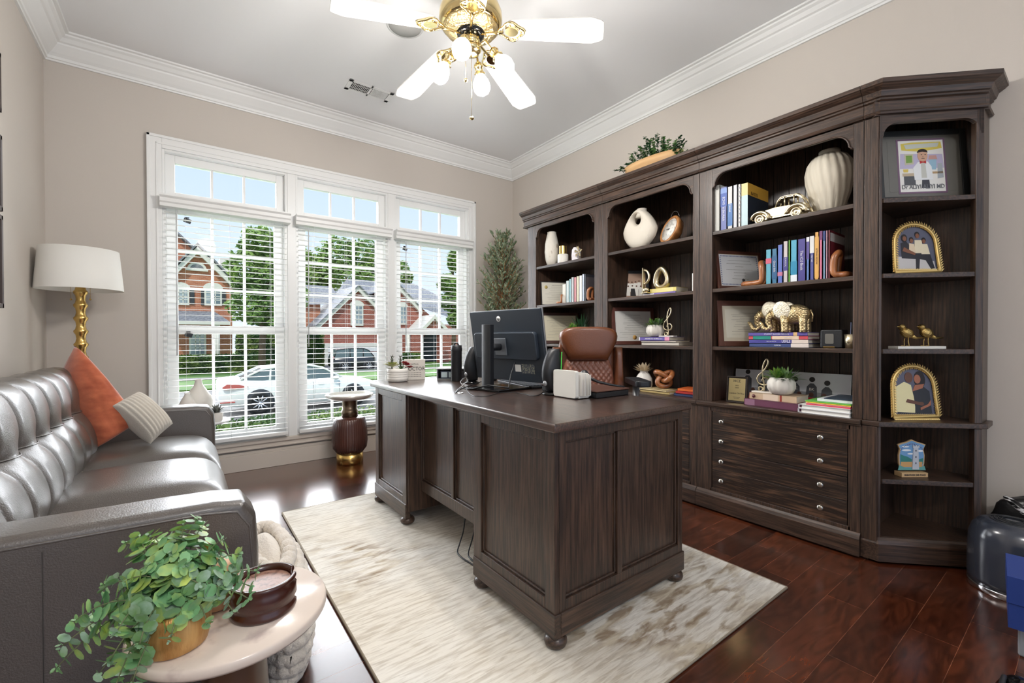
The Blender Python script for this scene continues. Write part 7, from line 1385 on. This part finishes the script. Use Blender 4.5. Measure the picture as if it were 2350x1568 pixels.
# ---- cars
carw = M('white_car_paint', rgb(240, 240, 236), .25, coat=.6); card = M('dark_car_paint', rgb(38, 38, 40), .3, coat=.6); cgl = M('car_glass', rgb(96, 110, 110), .08); tire = M('tyre', rgb(34, 34, 34), .8); rimm = M('alloy_rim', rgb(215, 215, 218), .3, .7); tail = M('tail_light', rgb(196, 96, 92), .3)
def car(T, x0, yn, zg, Lc, paint, st, roof, wheels, wr=.33, W=1.84):
    """st: stations (s, z_low, z_belt, z_deck, half width factor); roof: (s, z)"""
    yc_ = yn+W/2; m = MB(); rows = []
    for s, zl, zb, zd, k in st:
        h = W/2*k; rows.append([(x0+s, yc_-h*.9, zg+zl), (x0+s, yc_-h, zg+zl+.12), (x0+s, yc_-h, zg+(zl+zb)/2+.1), (x0+s, yc_-h*.96, zg+zb), (x0+s, yc_-h*.82, zg+zd), (x0+s, yc_, zg+zd+.03), (x0+s, yc_+h*.82, zg+zd), (x0+s, yc_+h*.96, zg+zb), (x0+s, yc_+h, zg+(zl+zb)/2), (x0+s, yc_+h*.9, zg+zl)])
    n = 10; vs = [p for r in rows for p in r]; fs = [(j*n+i, (j+1)*n+i, (j+1)*n+i+1, j*n+i+1) for j in range(len(rows)-1) for i in range(n-1)]
    fs += [tuple(range(n)), tuple(range(len(rows)*n-1, (len(rows)-1)*n-1, -1))]
    m.add(vs, fs, True); b = m.build('body', paint, T, weld=True)
    g = MB(); r2 = []; zb_ = lambda s: next((a[3]+(b_[3]-a[3])*(s-a[0])/(b_[0]-a[0]) for a, b_ in zip(st, st[1:]) if a[0] <= s <= b_[0]), .9)
    for s, z in roof:
        q = (z-zb_(s)); r2.append([(x0+s, yc_-W/2*.84, zg+zb_(s)-.02), (x0+s, yc_-W/2*(.84-.2*min(1, q/.45)), zg+z-.03), (x0+s, yc_, zg+z), (x0+s, yc_+W/2*(.84-.2*min(1, q/.45)), zg+z-.03), (x0+s, yc_+W/2*.84, zg+zb_(s)-.02)])
    vs = [p for r in r2 for p in r]; nf = []; ng = []
    for j in range(len(r2)-1):
        for i in range(4): (ng if i in (0, 3) else nf).append((j*5+i, (j+1)*5+i, (j+1)*5+i+1, j*5+i+1))
    slope = lambda j: abs(roof[j+1][1]-roof[j][1])/(roof[j+1][0]-roof[j][0]) > .28
    G = MB(); G.add(vs, ng+[f for f in nf if slope(f[0]//5)], False); G.build('windows', cgl, T)
    G = MB(); G.add([(v[0], v[1], v[2]+.004) for v in vs], [f for f in nf if not slope(f[0]//5)], True); G.build('roof', paint, T)
    pl_ = MB()
    for sgn in (-1, 1):
        pl_.tube([(x0+s, yc_+sgn*W/2*(.85-.2*min(1, (z-zb_(s))/.45)), zg+z-.03) for s, z in roof], .035, 6)
        for ps in T['pillars']:
            z = [a[1]+(b_[1]-a[1])*(ps-a[0])/(b_[0]-a[0]) for a, b_ in zip(roof, roof[1:]) if a[0] <= ps <= b_[0]][0]; pl_.tube([(x0+ps, yc_+sgn*W/2*.845, zg+zb_(ps)-.02), (x0+ps+.05, yc_+sgn*W/2*.65, zg+z-.03)], .035, 6)
    pl_.build('pillars', paint, T)
    for ws in wheels:
        for sgn, yy in ((-1, yn), (1, yn+W)):
            ry = Matrix.Rotation(PI/2*sgn*-1, 3, 'X'); w = MB(); c_ = (x0+ws, yy+.0*sgn-sgn*.0, zg+wr)
            MB().lathe([(wr*1.22, 0), (wr*1.22, .006)], (c_[0], yy+sgn*.004, c_[2]+.03), 28, Matrix.Rotation(-PI/2*-sgn, 3, 'X')).build('wheel_arch', shut, T)
            w.lathe([(wr*.6, -.2), (wr*.98, -.19), (wr, -.16), (wr, -.02), (wr*.95, .012), (wr*.72, .016), (wr*.70, .0)], (c_[0], yy+sgn*.012, c_[2]), 28, Matrix.Rotation(-PI/2*sgn, 3, 'X')); wo_ = w.build('wheel', tire, T)
            rm = MB()
            for k in range(10): a = 2*PI*k/10; rm.tube([(c_[0]+.05*math.cos(a), yy+sgn*.03, c_[2]+.05*math.sin(a)), (c_[0]+wr*.70*math.cos(a), yy+sgn*.022, c_[2]+wr*.70*math.sin(a))], .022, 5)
            rm.lathe([(.06, 0), (.05, .02), (0, .025)], (c_[0], yy+sgn*.02, c_[2]), 12, Matrix.Rotation(-PI/2*sgn, 3, 'X')); sub(rm, 'rim', rimm, wo_)
    return b
xr = at(597, 900, 'y', 15.6).x; X0 = xr-1.06
T = thing('parked_car', 'white four-door saloon parked along the near side of the street', 'car', (X0+2.4, 15.6, -1.29)); T['pillars'] = [1.35, 2.3]
zg = -1.29
b = car(T, X0, 15.6, zg, 4.87, carw, [(0, .42, .82, .98, .80), (.08, .28, .90, 1.06, .92), (.45, .25, .95, 1.09, .98), (1.3, .22, .97, 1.02, 1), (2.4, .20, .95, .98, 1), (3.5, .22, .90, .98, 1), (4.3, .25, .80, .90, .97), (4.75, .28, .66, .76, .86), (4.87, .36, .58, .64, .75)], [(.55, 1.10), (1.15, 1.38), (1.9, 1.475), (2.5, 1.465), (2.95, 1.37), (3.6, .99)], (1.06, 3.9))
m = MB(); m.prism([(X0+.07, zg+.87), (X0+.2, zg+.96), (X0+.5, zg+.93), (X0+.75, zg+.86), (X0+.5, zg+.82), (X0+.14, zg+.80)], 15.6+.035, 'y', 15.57); m.build('tail_light', tail, T)
MB().box(X0+.02, X0+.4, 15.6, 15.65, zg+.40, zg+.43).build('rear_reflector', tail, T)
m = MB()
for s in (1.62, 2.62, 3.45): m.tube([(X0+s, 15.598, zg+.3), (X0+s-.03, 15.598, zg+.9)], .006, 4)
m.build('door_seam', shut, T); MB().box(X0+1.75, X0+1.92, 15.575, 15.6, zg+.84, zg+.87).build('door_handle', carw, T); MB().box(X0+2.75, X0+2.92, 15.575, 15.6, zg+.82, zg+.85).build('door_handle', carw, T)
MB().ball((X0+3.3, 15.52, zg+1.0), .1, 10, (1.1, .8, .7)).build('wing_mirror', carw, T)
xs = at(767, 840, 'y', 34).x
T = thing('parked_car', 'dark sport utility vehicle parked on the driveway by the white garage', 'car', (xs+2, 34, -1.5)); T['pillars'] = [1.2, 2.2]
car(T, xs, 34, -1.5, 4.7, card, [(0, .45, .95, 1.05, .9), (.1, .35, 1.0, 1.1, .98), (1.5, .32, 1.05, 1.1, 1), (2.6, .32, 1.05, 1.1, 1), (3.1, .32, 1.05, 1.08, 1)], [(.06, 1.10), (.25, 1.68), (1.2, 1.78), (2.3, 1.76), (2.7, 1.6), (3.05, 1.12)], (.8, 2.6), .38, 1.9)
MB().box(xs-.02, xs+.05, 34.2, 34.5, -.55, -.35).build('tail_light', tail, T)
# small black sensors and a cord at the window glass
for lab, px, py, yy in (('small black sensor high on the left window glass', 430, 507, YB+.05), ('small black sensor just below the middle rail of the left window', 433, 769, YB+.02), ('small black sensor high on the right-hand window glass', 929, 571, YB+.05)):
    c_ = at(px, py, 'y', yy); T = thing('window_sensor', lab, 'sensor', c_, 'black sensors on the window glass'); s_ = MB().box(c_.x-.024, c_.x+.024, yy-.008, yy+.008, c_.z-.016, c_.z+.016, Matrix.Rotation(math.radians(18), 3, 'Y')).box(c_.x-.015, c_.x+.012, yy-.006, yy+.008, c_.z+.019, c_.z+.026).build('housing', black, T, bevel=.003)
